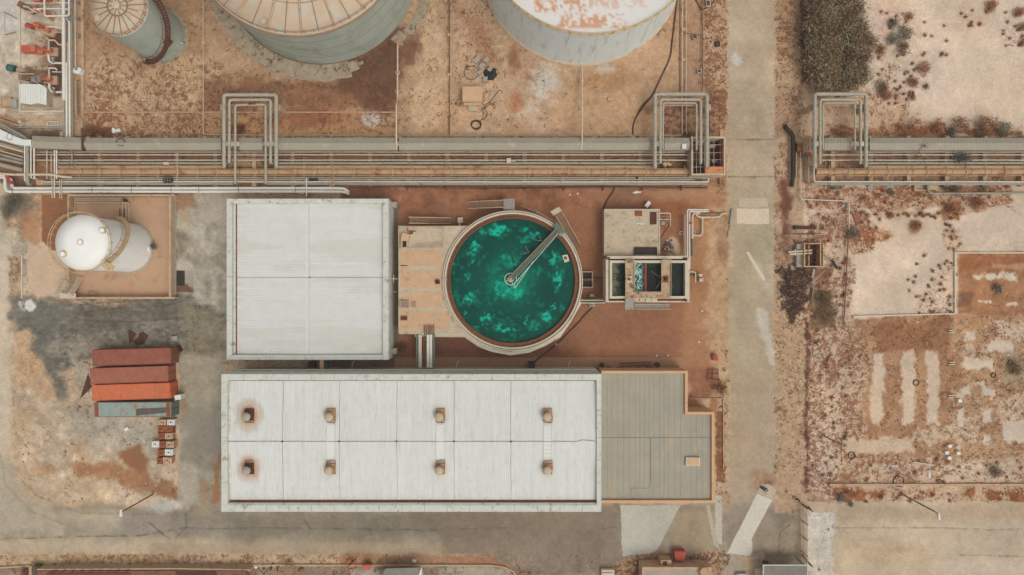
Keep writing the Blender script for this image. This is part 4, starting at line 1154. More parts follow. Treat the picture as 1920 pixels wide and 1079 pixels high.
def pool_col(px, py):
    base = np.tile(np.array(C(4,74,62)), (px.size,1))
    base = base * (1 + (fbm(px, py, 30, 4, 50)-.5)*.5)[:,None]
    dx, dy = px-957, py-524; rr = np.sqrt(dx*dx+dy*dy); th = np.arctan2(dy, dx)
    swirl = fbm(rr*1.0 + th*8, th*26 + rr*.25, 12, 4, 52)
    base = blend(base, (8,56,46), .5*sstep(60, 112, rr)*sstep(.35,.6,fbm(px,py,40,3,57)))
    base = blend(base, (5,112,92), .45*(1-sstep(8,75,rr)))
    base = blend(base, (4,150,114), .95*(1-sstep(14, 58, rr + (swirl-.5)*60))*sstep(.34,.62,swirl))
    w1 = px + (fbm(px,py,9,4,60)-.5)*26; w2 = py + (fbm(px,py,9,4,61)-.5)*26; ed = fbm(px, py, 4.5, 4, 62)
    for (bx,by,ax,ay,am) in ((935,433,20,11,1),(945,428,12,8,.8),(904,430,8,4,.7),(889,465,8,15,1),(878,476,5,8,.7),(982,430,7,8,.9),(1003,441,13,6,.9),(888,489,5,5,.8),(1050,520,10,20,1),(1046,538,7,8,.8),(1042,484,10,12,.8),(1024,597,16,12,1),(1034,578,5,8,.7),(873,567,12,8,1),(884,552,5,6,.8),(873,591,4,4,.7),(910,598,14,7,1),(953,617,22,5,1),(935,614,9,5,.8),(850,495,5,6,.7),(851,554,4,5,.5),(876,520,3,14,.45),(991,600,4,10,.6),(1015,508,12,10,.35),(968,492,16,12,.75),(948,487,10,8,.6),(962,548,26,12,.8),(932,540,10,12,.6),(985,450,14,5,.4),(1010,475,6,6,.3),(1000,610,14,6,.4),(900,612,14,6,.3),(930,560,8,5,.5),(1052,578,8,6,.3)):
        q = np.sqrt(((w1-bx)/ax)**2 + ((w2-by)/ay)**2)
        base = blend(base, (4,190,158), am*(1-sstep(.55,1.0,q))*sstep(.36,.52,ed))
        base = blend(base, (8,120,96), am*.22*(1-sstep(.8,1.6,q)))
    st_ = fbm(rr, th*60, 7, 3, 66); base = blend(base, (8,140,110), .35*sstep(.62,.74,st_))
    return base
vs = []; fs = []; nr, na = 110, 300
for i in range(nr+1):
    q_ = r(117.1) * i/nr + .01
    for k in range(na): a = 2*PI*k/na; vs.append((cx + q_*math.cos(a), cy + q_*math.sin(a), zw))
for i in range(nr):
    for k in range(na): l = (k+1) % na; fs.append((i*na+k, (i+1)*na+k, (i+1)*na+l, i*na+l))
M['pool'] = mat('green_algae_water', None, .35, .06, 1.0, bump=.15, fine=3, spec=.06, attr=True)
b = MB(); b.add(vs, fs, True); attr_mesh(b, 'water', M['pool'], t, pool_col)
hub = W(957.5, 523.5, zt+.4)
b = MB(); b.cyl(hub.x, hub.y, zw-.5, zt+.35, r(6), n=24); b.cyl(hub.x, hub.y, zt+.35, zt+.75, r(3.2), r(2.6), 20); b.cyl(hub.x, hub.y, zt+.75, zt+1.0, .12, n=10); part(b, 'drive_hub', M['conc'], t)
b = MB()
b.tube([(hub.x + r(11)*math.cos(2*PI*k/36), hub.y + r(11)*math.sin(2*PI*k/36), zt+.1) for k in range(36)], .06, 6, closed=True)
for k in range(4): a = 2*PI*k/4+.4; b.tube([(hub.x + r(11)*math.cos(a), hub.y + r(11)*math.sin(a), zt+.1), (hub.x + r(5)*math.cos(a), hub.y + r(5)*math.sin(a), zt+.1)], .04, 5)
part(b, 'hub_ring', M['white'], t)
# bridge
e1 = W(1046.5, 431, zt+.5); hb = Vector((hub.x, hub.y, zt+.5)); d_ = (e1-hb); u = d_.normalized(); s_ = Vector((-u.y,u.x,0)); hw = .35
b = MB(); n = 40
for k in range(n):
    p = hb + d_*((k+.5)/n); b.obox(p.x, p.y, zt+.42, zt+.46, d_.length/n*.92, hw*2, math.atan2(u.y,u.x))
br = part(b, 'bridge_deck', mat('bridge_grating', C(118,120,98), .7, .25, 1.5, C(96,104,88), .5, 1.2), t)
for s in (-1,1):
    b = MB(); b.beam(hb + s_*s*hw + Vector((0,0,-.05)), e1 + s_*s*hw + Vector((0,0,-.05)), .07, .28)
    for h in (1.0,.5): b.tube([hb + s_*s*hw + Vector((0,0,h)), e1 + s_*s*hw + Vector((0,0,h))], .035, 5)
    for k in range(13): p = hb + d_*(k/12) + s_*s*hw; b.tube([p, p+Vector((0,0,1))], .035, 5)
    part(b, 'bridge_railing', M['conc_grey'], br)
b = MB(); p0 = W(964,533,zt+.5); p1 = W(1048,437,zt+.3); b.tube([p0, p1], .05, 6); b.tube([W(966,540,zt+.5), W(1000,490,zt+.4)], .05, 6); b.tube([p0, W(966,541,zt+.4)], .05, 6); part(b, 'scraper_arm', M['white'], t)
b = MB()
for (a0_, a1_) in (((992,474),(976,477)),((992,474),(985,462)),((1015,452),(1001,450)),((1015,452),(1012,444)),((968,499),(963,495)),((968,499),(967,494))): b.tube([W(*a0_,zt+.2), W(*a1_,zw+.1)], .03, 5)
part(b, 'skimmer_arm', M['pipe_cream'], t)
b = MB(); b.obox(e1.x+u.x*.2, e1.y+u.y*.2, zt+.02, zt+.45, .9, 1.9, math.atan2(u.y,u.x)); part(b, 'end_carriage', M['green'], t)
b = MB(); q = W(1051, 440, zt+.6); b.obox(q.x, q.y, zt+.3, zt+.9, .5, .5, .7); part(b, 'motor', M['steel'], t)
b = MB(); b.pprism([(1054,479),(1064,477.5),(1068,490),(1059,493)], zw-.1, zt+.1); sb_ = part(b, 'skimmings_box', M['conc_white'], t)
b = MB(); b.pprism([(1057,482),(1062,481),(1064,486),(1059,487.5)], zt+.1, zt+.13); part(b, 'box_lid', M['conc_dark'], sb_)
b = MB(); q = W(836, 524, zt); b.tube([(q.x, q.y+.3, zt+.1), (q.x+.1, q.y, zt+.35), (q.x, q.y-.4, zt+.1)], .06, 6); part(b, 'inlet_bracket', M['conc_white'], t)
b = MB(); zc = 2.7
tp = [(778,628.5),(792,628.5),(872,629),(898,647),(924,657),(957,663),(992,658),(1022,645),(1048,630),(1066,604),(1088,566)]
b.curb(tp, .62, 1.6, zc); part(b, 'outfall_channel', M['conc_white'], t)
b = MB(); b.curb([(792,630.5),(873,631),(899,650),(957,660.4),(1022,641),(1064,603)], .1, zc, zc+.08); part(b, 'channel_lip', M['conc'], t)
b = MB(); b.curb([(1086,563.5),(1133,563.5)], .12, 1.2, zc); b.curb([(1086,568.5),(1135,568.5)], .12, 1.2, zc-.003); b.curb([(1087,566),(1134,566)], .3, 1.2, 1.5); part(b, 'link_channel', M['conc_white'], t)
b = MB(); 
for (xx,yy) in ((1112,566),(900,644),(957,658),(1048,626)): b.pbox(xx-3,yy-4,xx+3,yy+4,0,1.6)
part(b, 'channel_pier', M['conc'], t)
stair('stairs', 'cream steel stairs with landing north of the pump house', 'stairs', (846,415), (768,414), .1, 3.0, .95, M['tread'], M['yellow'], group='stairs around the pool')
stair('stairs', 'cream steel stairs rising eastward north of the pool rim', 'stairs', (878,386), (950,383), .1, 3.0, 1.1, M['tread'], M['yellow'], group='stairs around the pool')
b = MB(); b.pbox(944, 373, 965, 393, 3.0, 3.08)
t2 = thing('stair_landing', 'small steel landing between the north stairs and the pool rim', 'landing', W(955,383,0))
part(b, 'deck', M['steel'], t2); b = MB(); 
for (xx,yy) in ((945,375),(964,375),(945,391),(964,391)): p = W(xx,yy,3.0); b.tube([(p.x,p.y,0),(p.x,p.y,4.0)], .05, 6)
P = [W(xx,yy,4.0) for xx,yy in ((945,375),(964,375),(964,391))]; b.tube(P, .04, 6); part(b, 'railing', M['yellow'], t2)
t2 = thing('stairs', 'broad concrete stair trench slanting up to the bridge end of the pool', 'stairs', W(1070,440,0), 'stairs around the pool')
stair('', '', '', (1081,462), (1047,402), .1, 2.6, 1.15, M['tread'], M['yellow'], t2)
b = MB(); b.pprism([(1032,397),(1048,388),(1054,396),(1038,405)], 2.4, 2.62); part(b, 'landing', M['conc'], t2)
b = MB(); b.pbox(858, 408, 868, 418, 0, 1.0); b.tube([W(862,412,.8), W(862,424,.8)], .17, 8); solo(b, 'inlet_box', M['conc'], 'small concrete valve box north of the pump house by the pool', 'valve box')
random.seed(3)
for k in range(7):
    a_ = W(978+k*4+random.uniform(-2,2), 385+k*1.5+random.uniform(-1,1), .1+.05*k); c_ = W(1018+k*6, 406+k*2.6+random.uniform(-3,3), .1+.05*k)
    b = MB(); b.beam(a_, c_, .22, .06); solo(b, 'plank', M['wood'], 'old timber plank in the loose stack north east of the pool', 'plank', 'planks stacked north east of the pool')
t2 = thing('valve_chamber', 'open tan walled chamber between pool and filter basin with a pipe through it', 'chamber', W(1101,525,0))
b = MB(); b.curb([(1091,510),(1111,510),(1111,539),(1091,539)], .16, 0, .7, True); part(b, 'wall', M['conc_tan'], t2)
b = MB(); b.pbox(1092, 511, 1110, 538, 0, .02); part(b, 'floor', M['dark'], t2)
pipe([(1090,524.5),(1136,524.5)], .2, M['pipe_brown'], 'short rusty flanged pipe from the open chamber to the filter basin', .5)
b = MB(); b.pbox(1106, 552, 1114, 558, 0, .9); b.pbox(1104,560,1116,576,0,.35); b.pbox(1106.5,572,1113.5,576.5,.35,.6); solo(b, 'pipe_plinth', M['conc_grey'], 'grey concrete pedestal under the white link channel', 'plinth')

# --- slab roofed chamber and the filter basin
z1 = 2.6
t = thing('reservoir', 'flat concrete slab roofed reservoir north of the filter basin', 'reservoir', W(1186, 435, 0))
b = MB(); b.pbox(1133.5, 392.5, 1237.5, 480, 0, z1-.03); part(b, 'wall', M['conc'], t)
M['slab_roof'] = mat('stained_roof_slab', C(192,174,146), .9, .14, .9, C(160,130,98), .38, .7)
for (a_,b_,c_,d_) in ((1135,394,1184.7,428),(1185.2,394,1236,436),(1135,428.6,1184.7,456),(1185.2,436.6,1236,479),(1135,456.6,1184.7,479)):
    b = MB(); b.pbox(a_,b_,c_,d_,z1-.04,z1); part(b, 'roof_slab', M['slab_roof'], t)
b = MB(); b.curb([(1134,479),(1134,393),(1237,393),(1237,479)], .12, z1-.02, z1+.14); part(b, 'rim', M['conc_white'], t)
b = MB()
for xx in (1149,1173,1198,1222):
    for yy in (410,422,434,446): p = W(xx+random.uniform(-1,1), yy, z1+.06); b.cyl(p.x, p.y, z1, z1+.08, .09, n=8)
part(b, 'lifting_eye', M['seam'], t)
for (a_,b_,c_,d_,m_,h_) in ((1192,396,1204,405,'rust',.3),(1219,398,1231,421,'drust',.12)):
    b = MB(); b.pbox(a_,b_,c_,d_,z1,z1+h_); part(b, 'access_hatch', M[m_], t)
b = MB(); b.pbox(1190,465,1231,478,z1-.01,z1+.02); part(b, 'opening', M['dark'], t)
b = MB(); b.curb([(1189.4,479),(1189.4,464.4),(1231.6,464.4),(1231.6,479)], .1, z1-.02, z1+.25); part(b, 'opening_kerb', M['drust'], t)
b = MB(); 
for k in range(4): b.pbox(1194+k*3.4, 418, 1196.6+k*3.4, 421, z1, z1+.12)
solo(b, 'rag', M['white'], 'small white scraps lying on the reservoir slab', 'scrap')
pipe([(1231,400,2.9),(1257,400,2.9),(1257,424,.3)], .09, M['pipe_cream'], 'thin cream pipe frame reaching east of the reservoir corner')
pipe([(1231,412,2.8),(1255,412,2.8)], .08, M['pipe_cream'], 'short cream pipe leaving the brown reservoir hatch eastward')
b = MB(); q = W(1243,419,.8); b.box(q.x-.3,q.y-.3,0,q.x+.3,q.y+.3,.9); b.tube([W(1250,394,1),W(1250,428,.6)],.07,6); b.tube([W(1240,406,1.5),W(1258,406,1.5)],.07,6); solo(b, 'pump_stand', M['steel'], 'grey pump stand among thin pipes beside the reservoir hatch', 'pump stand')
z1 = 4.0
t = thing('filter_basin', 'rectangular concrete filter basin with dark water cells and rusty walkways', 'filter basin', W(1214, 525, 0))
M['filter_wall'] = mat('filter_concrete', C(206,192,168), .88, .12, 1.2, C(160,122,88), .35, 1.2)
ox0, oy0, ox1, oy1 = 1136, 480.5, 1293, 567.5
for pts_,w_,h_ in (([(1138.5,483),(1290.5,483)],.45,z1),([(1138.5,566),(1290.5,566)],.25,z1-.9),([(1138.5,484.6),(1138.5,567)],.42,z1-.004),([(1290.8,484.6),(1290.8,567)],.36,z1-.004)):
    b = MB(); b.curb(pts_, w_, 0, h_); part(b, 'wall', M['filter_wall'], t)
b = MB(); b.curb([(1145.5,491),(1287,491),(1287,558),(1145.5,558)], .40, 0, z1+.1, True); part(b, 'inner_wall', M['filter_wall'], t)
b = MB(); b.pbox(1140,486,1289,564,0,z1-1.5); part(b, 'floor', M['conc_dark'], t)
b = MB(); b.curb([(1222,561.8),(1289,561.8)], .38, z1-1.4, z1-1.2); b.pbox(1176,562,1181,566,z1-1.4,z1-.9); part(b, 'grating', M['rust'], t)
for k in range(4): 
    b = MB(); xx = 1188+k*11.5; b.pbox(xx,560,xx+10,566,z1-1.4,z1-.95); part(b, 'cover_plate', M['conc_white'], t)
def foam(px, py):
    base = np.tile(np.array(C(34,66,62)), (px.size,1)); n_ = fbm(px, py, 4.2, 4, 91, 1.0, 1.0); r_ = 1-np.abs(n_*2-1)*2.4
    m_ = sstep(.35,.75,r_)*sstep(1186,1191,px)
    return blend(blend(base, (190,222,210), m_), (120,180,168), .35*sstep(.3,.6,n_)*sstep(1186,1190,px))
def scum(px, py):
    base = np.tile(np.array(C(40,54,48)), (px.size,1)); n_ = fbm(px, py, 7, 4, 95)
    base = blend(base, (112,114,90), (1-sstep(1152,1166,px+(n_-.5)*26)))
    return blend(base, (20,30,28), .6*sstep(.5,.65,fbm(px,py,4,3,97)))
def dark_w(px, py): return np.tile(np.array(C(40,48,42)), (px.size,1)) * (1+(fbm(px,py,12,3,98)-.5)*.5)[:,None]
def green_w(px, py): return blend(np.tile(np.array(C(36,44,38)), (px.size,1)), (20,74,56), (1-sstep(494,504,py)))
M['cell'] = mat('basin_water', None, .3, .05, 1.0, bump=.1, fine=4, spec=.06, attr=True)
for (a_,b_,c_,d_,z_,fn,lb) in ((1147,492,1173.5,557,z1-1.0,scum,'scummy brown green water'),(1189,493,1208.4,548,z1-.9,foam,'foaming white water'),(1212.5,493,1240,548,z1-1.1,green_w,'still dark water'),(1256,492,1284,557,z1-1.0,dark_w,'dark green grey water')):
    n1_, n2_ = 50, 100; vs = []; fs = []
    for j in range(n2_+1):
        for i in range(n1_+1): vs.append(tuple(W(a_+(c_-a_)*i/n1_, b_+(d_-b_)*j/n2_, z_)))
    for j in range(n2_):
        for i in range(n1_): k = j*(n1_+1)+i; fs.append((k, k+n1_+1, k+n1_+2, k+1))
    b = MB(); b.add(vs, fs); o = attr_mesh(b, 'water', M['cell'], t, fn); o['label'] = lb
b = MB(); b.pbox(1208.5,492.5,1212.5,548.5,z1-1.4,z1-.2); part(b, 'baffle', M['dullred'], t)
M['walk_rust'] = mat('rust_stained_walkway', C(196,170,138), .9, .18, 1.5, C(140,92,58), .55, 1.0)
zk = z1+.25
for nm_, (a_,b_,c_,d_) in (('w',(1172.5,487,1188,548)),('e',(1240,487,1256,548)),('s',(1172.5,548.2,1256,559.5))):
    b = MB(); b.pbox(a_,b_,c_,d_,zk-.15,zk); part(b, 'walkway', M['walk_rust'], t)
b = MB()
for P in ([(1173,488),(1173,560),(1256,560),(1256,488)],[(1188,488),(1188,547),(1240,547),(1240,488)],[(1173,488),(1188,488)],[(1240,488),(1256,488)]):
    Q = [W(x_,y_,zk) for x_,y_ in P]
    for h in (1.0,.5): b.tube([p+Vector((0,0,h)) for p in Q], .035, 5)
    for i in range(len(Q)-1):
        n = max(1,int((Q[i+1]-Q[i]).length/1.3))
        for k in range(n+1): p = Q[i]+(Q[i+1]-Q[i])*(k/n); b.tube([p,p+Vector((0,0,1))], .03, 5)
part(b, 'railing', M['yellow'], t)
for (xx,yy) in ((1180,524),(1248,524)):
    b = MB(); q = W(xx,yy,zk+.3); b.box(q.x-.45,q.y-.5,zk,q.x+.45,q.y+.5,zk+.25); m2 = part(b, 'drive_base', M['conc_white'] if xx<1200 else M['rust'], t)
    b = MB(); b.cyl(q.x, q.y, zk+.25, zk+.9, .24, .2, 16); part(b, 'drive_motor', M['rust'] if xx<1200 else M['drust'], m2)
b = MB(); 
for (p0,p1) in (((1221,509),(1239,521)),((1229,543),(1238,528)),((1258,533),(1263,539))): b.tube([W(*p0,z1-.8), W(*p1,z1-.4)], .04, 5)
part(b, 'stay_rod', M['steel'], t)
for xx in (1139.5, 1285): b = MB(); b.pbox(xx-4,483.2,xx+4,486.5,z1,z1+.2); part(b, 'access_hatch', M['drust'], t)
t2 = stair('stairs', 'grey steel stairs along the south wall of the filter basin', 'stairs', (1255,575), (1190,575), 1.0, 3.4, .8, M['steel'], M['pipe_cream'])
b = MB(); b.pbox(1172.5,560.5,1189,581,3.4,3.46); part(b, 'landing', M['steel'], t2)
pipe([(1293,510),(1304,510),(1304,530)], .12, M['pipe_cream'], 'cream elbow pipe on the east wall of the filter basin', 1.6)
pipe([(1293,516),(1310,516),(1310,526)], .16, M['pipe_brown'], 'rusty elbow pipe on the east wall of the filter basin', 1.2)
b = MB(); b.pbox(1309,514,1317,519,0,.9); b.pbox(1311,522,1319,528,0,.7); solo(b, 'pump_box', M['conc_white'], 'two small white pump housings east of the filter basin', 'pump housing')
# ------------------------------------------------------------------ pipe rack
ZR = 1.3
def sleeper(x, y0, y1, label, group):
    t = thing('pipe_support', label, 'pipe support', W(x, (y0+y1)/2, 0), group)
    b = MB(); b.pbox(x-3.6, y0, x+3.6, y1, 0, .85); part(b, 'base', M['conc_tan'], t)
    b = MB()
    for dx in (-2.6, 2.6):
        for yy in (y0+3, y0+14, y0+26):
            if yy < y1: p = W(x+dx, yy, 1.0); b.box(p.x-.05, p.y-.35, .85, p.x+.05, p.y+.35, 1.0)
    part(b, 'saddle', M['pipe_tan'], t)
for k in range(15):
    sleeper(186 + 72.5*k, 255, 350, 'tan concrete cross support under the long western pipe rack', 'concrete supports of the western rack')
for k in range(6):
    sleeper(1562 + 71.3*k, 255, 349, 'tan concrete cross support under the eastern pipe rack', 'concrete supports of the eastern rack')
ga, gb = 'pipes of the western rack', 'pipes of the eastern rack'
rows = [  # y, radius, material, z, description
 (285.4,.15,'pipe_grey',1.35,'thin grey pipe directly below the long duct cover'),
 (290.6,.10,'pipe_cream',1.5,'thin cream pipe, second below the long duct cover'),
 (300.6,.10,'pipe_cream',1.4,'thin cream pipe above the mid sized grey pipe'),
 (306.2,.22,'pipe_grey',1.3,'mid sized grey pipe feeding the middle expansion loop'),
 (313.2,.26,'pipe_tan',1.3,'tan rusty pipe feeding the outermost expansion loop'),
 (333.6,.15,'pipe_grey',1.35,'thin grey pipe just below the fattest tan pipe'),
 (341.3,.10,'pipe_white',1.5,'thin bright white pipe near the south edge'),
 (345,.22,'pipe_grey',1.25,'southern grey pipe feeding the innermost loop'),
 (295.4,.07,'pipe_brown',1.3,'thin rusty pipe, third below the long duct cover'),
 (317.2,.06,'pipe_cream',1.45,'hair thin cream line above the fattest tan pipe'),
 (329.6,.08,'pipe_tan',1.3,'thin tan pipe touching the fattest tan pipe'),
 (337.5,.07,'pipe_cream',1.4,'thin cream pipe between the grey and white pipes')]
segsW = {285.4:[(62,1290)],290.6:[(62,1292)],300.6:[(62,1292)],306.2:[(106,428),(510,1236)],313.2:[(106,418),(519,1226)],333.6:[(116,1192),(1196,1330)],341.3:[(80,590),(590,1325)],345:[(75,438),(501,1325)],295.4:[(70,1288)],317.2:[(112,1290)],329.6:[(112,1290)],337.5:[(116,1300)]}
segsE = {285.4:[(1605,1960)],290.6:[(1541,1960)],300.6:[(1541,1960)],306.2:[(1616,1960)],313.2:[(1627,1960)],341.3:[(1528,1960)],345:[(1520,1960)],295.4:[(1541,1960)],317.2:[(1530,1960)],329.6:[(1530,1960)]}
def fl(mb, x, y, z, r, w=.08):
    p = W(x, y, z); mb.tube([(p.x-w, p.y, z), (p.x+w, p.y, z)], r*1.45, 10)
for (y, r_, mm, z, desc) in rows:
    for segs, side, grp in ((segsW,'western',ga),(segsE,'eastern',gb)):
        ss = segs.get(y, [])
        for i, (a_, c_) in enumerate(ss):
            b = MB(); x_ = a_; pts = []
            while x_ < c_: pts.append(W(x_, y, z) + Vector((0,random.uniform(-.02,.02),0))); x_ += 38
            pts.append(W(c_, y, z)); b.tube(pts, r_, 8)
            x_ = a_ + 36
            t_ = desc + ' of the ' + side + ' rack'
            if len(ss) > 1: t_ += ', left stretch' if i == 0 else ', right stretch'
            t = thing('pipe', t_, 'pipe', W((a_+c_)/2, y, 0), grp); part(b, 'pipe_run', M[mm], t)
            while x_ < c_: f = MB(); fl(f, x_, y, z, r_, .05); part(f, 'flange', M[mm], t); x_ += 73
# the fat tan pipe with strap bands
for (a_, c_, side, grp) in ((110,1296,'western',ga),(1530,1960,'eastern',gb)):
    t = thing('pipe', 'fattest tan pipe with chevron straps along the ' + side + ' rack', 'pipe', W((a_+c_)/2, 322.5, 0), grp)
    b = MB(); x_ = a_; pts = []
    while x_ < c_: pts.append(W(x_, 322.6, 1.4)); x_ += 60
    pts.append(W(c_, 322.6, 1.4)); b.tube(pts, .44, 14); part(b, 'pipe_run', M['pipe_tan'], t)
    x_ = 150.0 if a_ < 200 else 1556.0
    while x_ < c_:
        s = MB(); s.tube([W(x_-1.5,310.5,1.45), W(x_,317,1.86), W(x_+1.2,322.5,1.9), W(x_,328,1.86), W(x_-1.5,333,1.3)], .06, 5)
        part(s, 'strap', M['yellow'], t)
        if x_ + 7 < c_:
            f = MB(); f.tube([W(x_+7,322.6,1.4), W(x_+7.8,322.6,1.4)], .47, 14); part(f, 'weld_band', M['pipe_brown'], t)
        x_ += 36.6
# long cream sheet under the straps: a flat tan tray beside the fat pipe
# ladder cable tray
for (x0_, x1_) in ((655,1328),):
    t = thing('cable_tray', 'long rusty ladder cable tray along the southern edge of the western rack', 'cable tray', W(990,352,0))
    b = MB(); b.beam(W(x0_,348.6,1.1), W(x1_,348.6,1.1), .05, .12); b.beam(W(x0_,354.6,1.1), W(x1_,354.6,1.1), .05, .12); part(b, 'side_rail', M['pipe_brown'], t)
    b = MB(); x_ = x0_+2
    while x_ < x1_: b.beam(W(x_,348.6,1.1), W(x_,354.6,1.1), .07, .04); x_ += 4.2
    part(b, 'rungs', M['rust'], t)
    b = MB(); b.tube([W(x_, 351+1.2*math.sin(x_*.021), 1.17) for x_ in range(x0_, x1_, 12)], .05, 5); b.tube([W(x_, 352.5+1.6*math.sin(x_*.013+2), 1.18) for x_ in range(760, x1_, 12)], .04, 5); part(b, 'cable', M['dark'], t)
    b = MB(); 
    for x_ in range(692, 1320, 73): p = W(x_,352,0); b.box(p.x-.05,p.y-.5,0,p.x+.05,p.y+.4,1.05)
    part(b, 'posts', M['pipe_brown'], t)
# twin white pipes south-west
for i, (y, e) in enumerate(((353.2, (654,360)),(359.6,(654,364)))):
    t = thing('pipe', ('upper' if i == 0 else 'lower') + ' of the twin fat white pipes above the bright white tank', 'pipe', W(330,y,0), 'twin white pipes')
    pts = [W(*e, .35), W(645, y+.4, 1.2)] + [W(x_, y, 1.2) for x_ in range(620, 40, -60)] + [W(24, y, 1.2)]
    if i == 0: pts += [W(21.5,345,1.2), W(21.5,338,1.2), W(10,329,1.2), W(-30,326,1.2)]
    else: pts += [W(14,359.6,1.2), W(9.5,352,1.2), W(9.5,333,1.2), W(-30,332,1.2)]
    b = MB(); b.tube(pts, .24, 10, .5); part(b, 'pipe_run', M['pipe_white'], t)
    for x_ in (25,100,174,248,322,374,448,555): b = MB(); fl(b, x_, y, 1.2, .2, .05); part(b, 'flange', M['steel'], t)
for x_ in (52,100,174,248,322,374,448,499,565): 
    b = MB(); b.pbox(x_-4, 350, x_+4, 364, 0, .9); solo(b, 'pipe_support', M['conc'], 'low concrete block carrying the twin white pipes', 'pipe support', 'blocks under the twin white pipes')
pipe([(24,345,1.3),(18,340,1.3),(17,333,1.2),(12,330,1.2)], .3, M['redpaint'], 'short bright red bend beside the twin white pipes at the left edge')

# galvanised duct covers
def duct(name, segs, label, x0, x1):
    t = thing('duct', label, 'duct', W((x0+x1)/2, 270, 0))
    b = MB(); b.tube([W(x0,270,1.9), W(x1,270,1.9)], .42, 14); part(b, 'inner_pipe', M['pipe_white'], t)
    for (a_, c_, dy0, dy1) in segs:
        b = MB(); ez, rz = 2.35, 2.85
        P = [(a_,258.8+dy0,ez),(a_,268.8+dy0,rz),(a_,281.4+dy0,ez),(c_,258.8+dy1,ez),(c_,268.8+dy1,rz),(c_,281.4+dy1,ez)]
        v = [W(*p) for p in P]; lo = [Vector((p.x,p.y,1.45)) for p in (v[0],v[2],v[3],v[5])]
        b.add(v + lo, [(0,1,4,3),(1,2,5,4),(0,3,8,6),(2,7,9,5),(0,6,7,2,1),(3,4,5,9,8)])
        cv = part(b, 'cover', M['duct'], t)
        s = MB(); q = a_ + 6
        while q < c_ - 3:
            u = (q-a_)/(c_-a_); d_ = dy0 + (dy1-dy0)*u
            s.tube([W(q,259.2+d_,ez+.02), W(q,268.8+d_,rz+.02), W(q,281.2+d_,ez+.02)], .018, 4, caps=False); q += 6.1
        part(s, 'seams', M['duct'], cv)
    for q in range(int(x0)+34, int(x1)-6, 73):
        b = MB(); b.pbox(q-3.5, 256.4, q+3.5, 262, 0, 1.5); part(b, 'post', M['conc'], t)
    return t
duct('duct', [(60,152,-3.6,-.4),(157,414,0,0),(449,492,0,0),(522,744,0,0),(748,1226,0,0),(1246,1293,0,0)], 'long galvanised ridged duct cover running along the top of the western rack', 58, 1296)
duct('duct', [(1546,1598,0,0),(1631,1960,0,0)], 'galvanised ridged duct cover running along the top of the eastern rack', 1524, 1960)
b = MB(); q = W(225,266.5,2.95); b.tube([(q.x+.68*math.cos(2*PI*k/24), q.y+.55*math.sin(2*PI*k/24), 2.78+.12*math.sin(2*PI*k/24)) for k in range(24)], .06, 6, closed=True); solo(b, 'hoop', M['dark'], 'dark metal hoop lying on the duct cover near its left end', 'hoop')
b = MB(); b.pprism([(152,260),(158,260),(156,270),(158,281),(153,282)], 2.3, 2.8); solo(b, 'torn_panel', M['drust'], 'torn rusty panel in the gap of the left duct cover', 'panel')
b = MB(); b.pbox(1279,270,1287,279,2.4,2.95); solo(b, 'vent_box', M['pipe_white'], 'small pale box on the duct cover beside the chamber with open roof', 'box')

# expansion loops
def loop(pl, r_, m, label, grp, zl=3.6, bend=.45):
    (xl, yl), top, (xr, yr), broken = pl
    t = thing('expansion_loop', label, 'pipe loop', W((xl+xr)/2, (top+yl)/2, 0), grp)
    b = MB()
    if broken:
        b.tube([W(xl,yl,1.3), W(xl,yl,zl), W(xl,top,zl), W(broken[0],top-.8,zl)], r_, 12, bend)
        b.tube([W(broken[1],top-1,zl), W(xr,top-1,zl), W(xr,yr,zl), W(xr+.5,yr,1.3)], r_, 12, bend)
    else: b.tube([W(xl+1.2,yl,1.3), W(xl,yl,zl), W(xl,top,zl), W(xr,top,zl), W(xr,yr,zl), W(xr-1.2,yr,1.3)], r_, 12, bend)
    part(b, 'loop_pipe', M[m], t)
    for x_ in (xl, xr):
        for y_ in (top+40, top+88):
            b = MB(); p = W(x_, y_, zl); b.tube([(p.x,p.y-.05,zl),(p.x,p.y+.05,zl)], r_*1.05, 12); part(b, 'weld_band', M['steel'], t)
    return t
M['loop'] = mat('insulated_loop_pipe', C(172,164,144), .6, .14, 1.5, C(138,128,110), .35, 1.5)
for (nm, xs_, ls) in (('western',(420,518),[((420,313),178,(518,313),None),((430,305.5),187.4,(507.5,305.5),None),((441,344),197.5,(498,344),(465,480))]),
                      ('middle',(1228,1326),[((1228,313),176.6,(1325.5,312),None),((1238,305),187,(1314,306),None),((1243,282),193.4,(1306,282),None)]),
                      ('eastern',(1527,1624),[((1527.5,313),176.6,(1623.5,312),None),((1537.5,305),187,(1613.5,306),None),((1543,280),193.4,(1603,282),None)])):
    for i, (pl) in enumerate(ls):
        loop(pl, (.30,.23,.15)[i] if nm != 'western' else (.30,.23,.19)[i], 'loop', ('outermost','middle','innermost')[i] + ' pipe of the ' + nm + ' triple expansion loop', 'pipes of the ' + nm + ' expansion loop')
    x0_, x1_ = xs_
    t = thing('loop_frame', 'low tan steel frame carrying the top of the ' + nm + ' expansion loop', 'frame', W((x0_+x1_)/2, 198, 0))
    for x_ in (x0_-4, x1_+4): b = MB(); b.pbox(x_-3, 196, x_+3, 207, 0, 3.0); part(b, 'post', M['conc_tan'], t)
    b = MB(); b.beam(W(x0_-6,198,3.1), W(x1_+6,198,3.1), .2, .22); part(b, 'cross_beam', M['pipe_tan'], t)
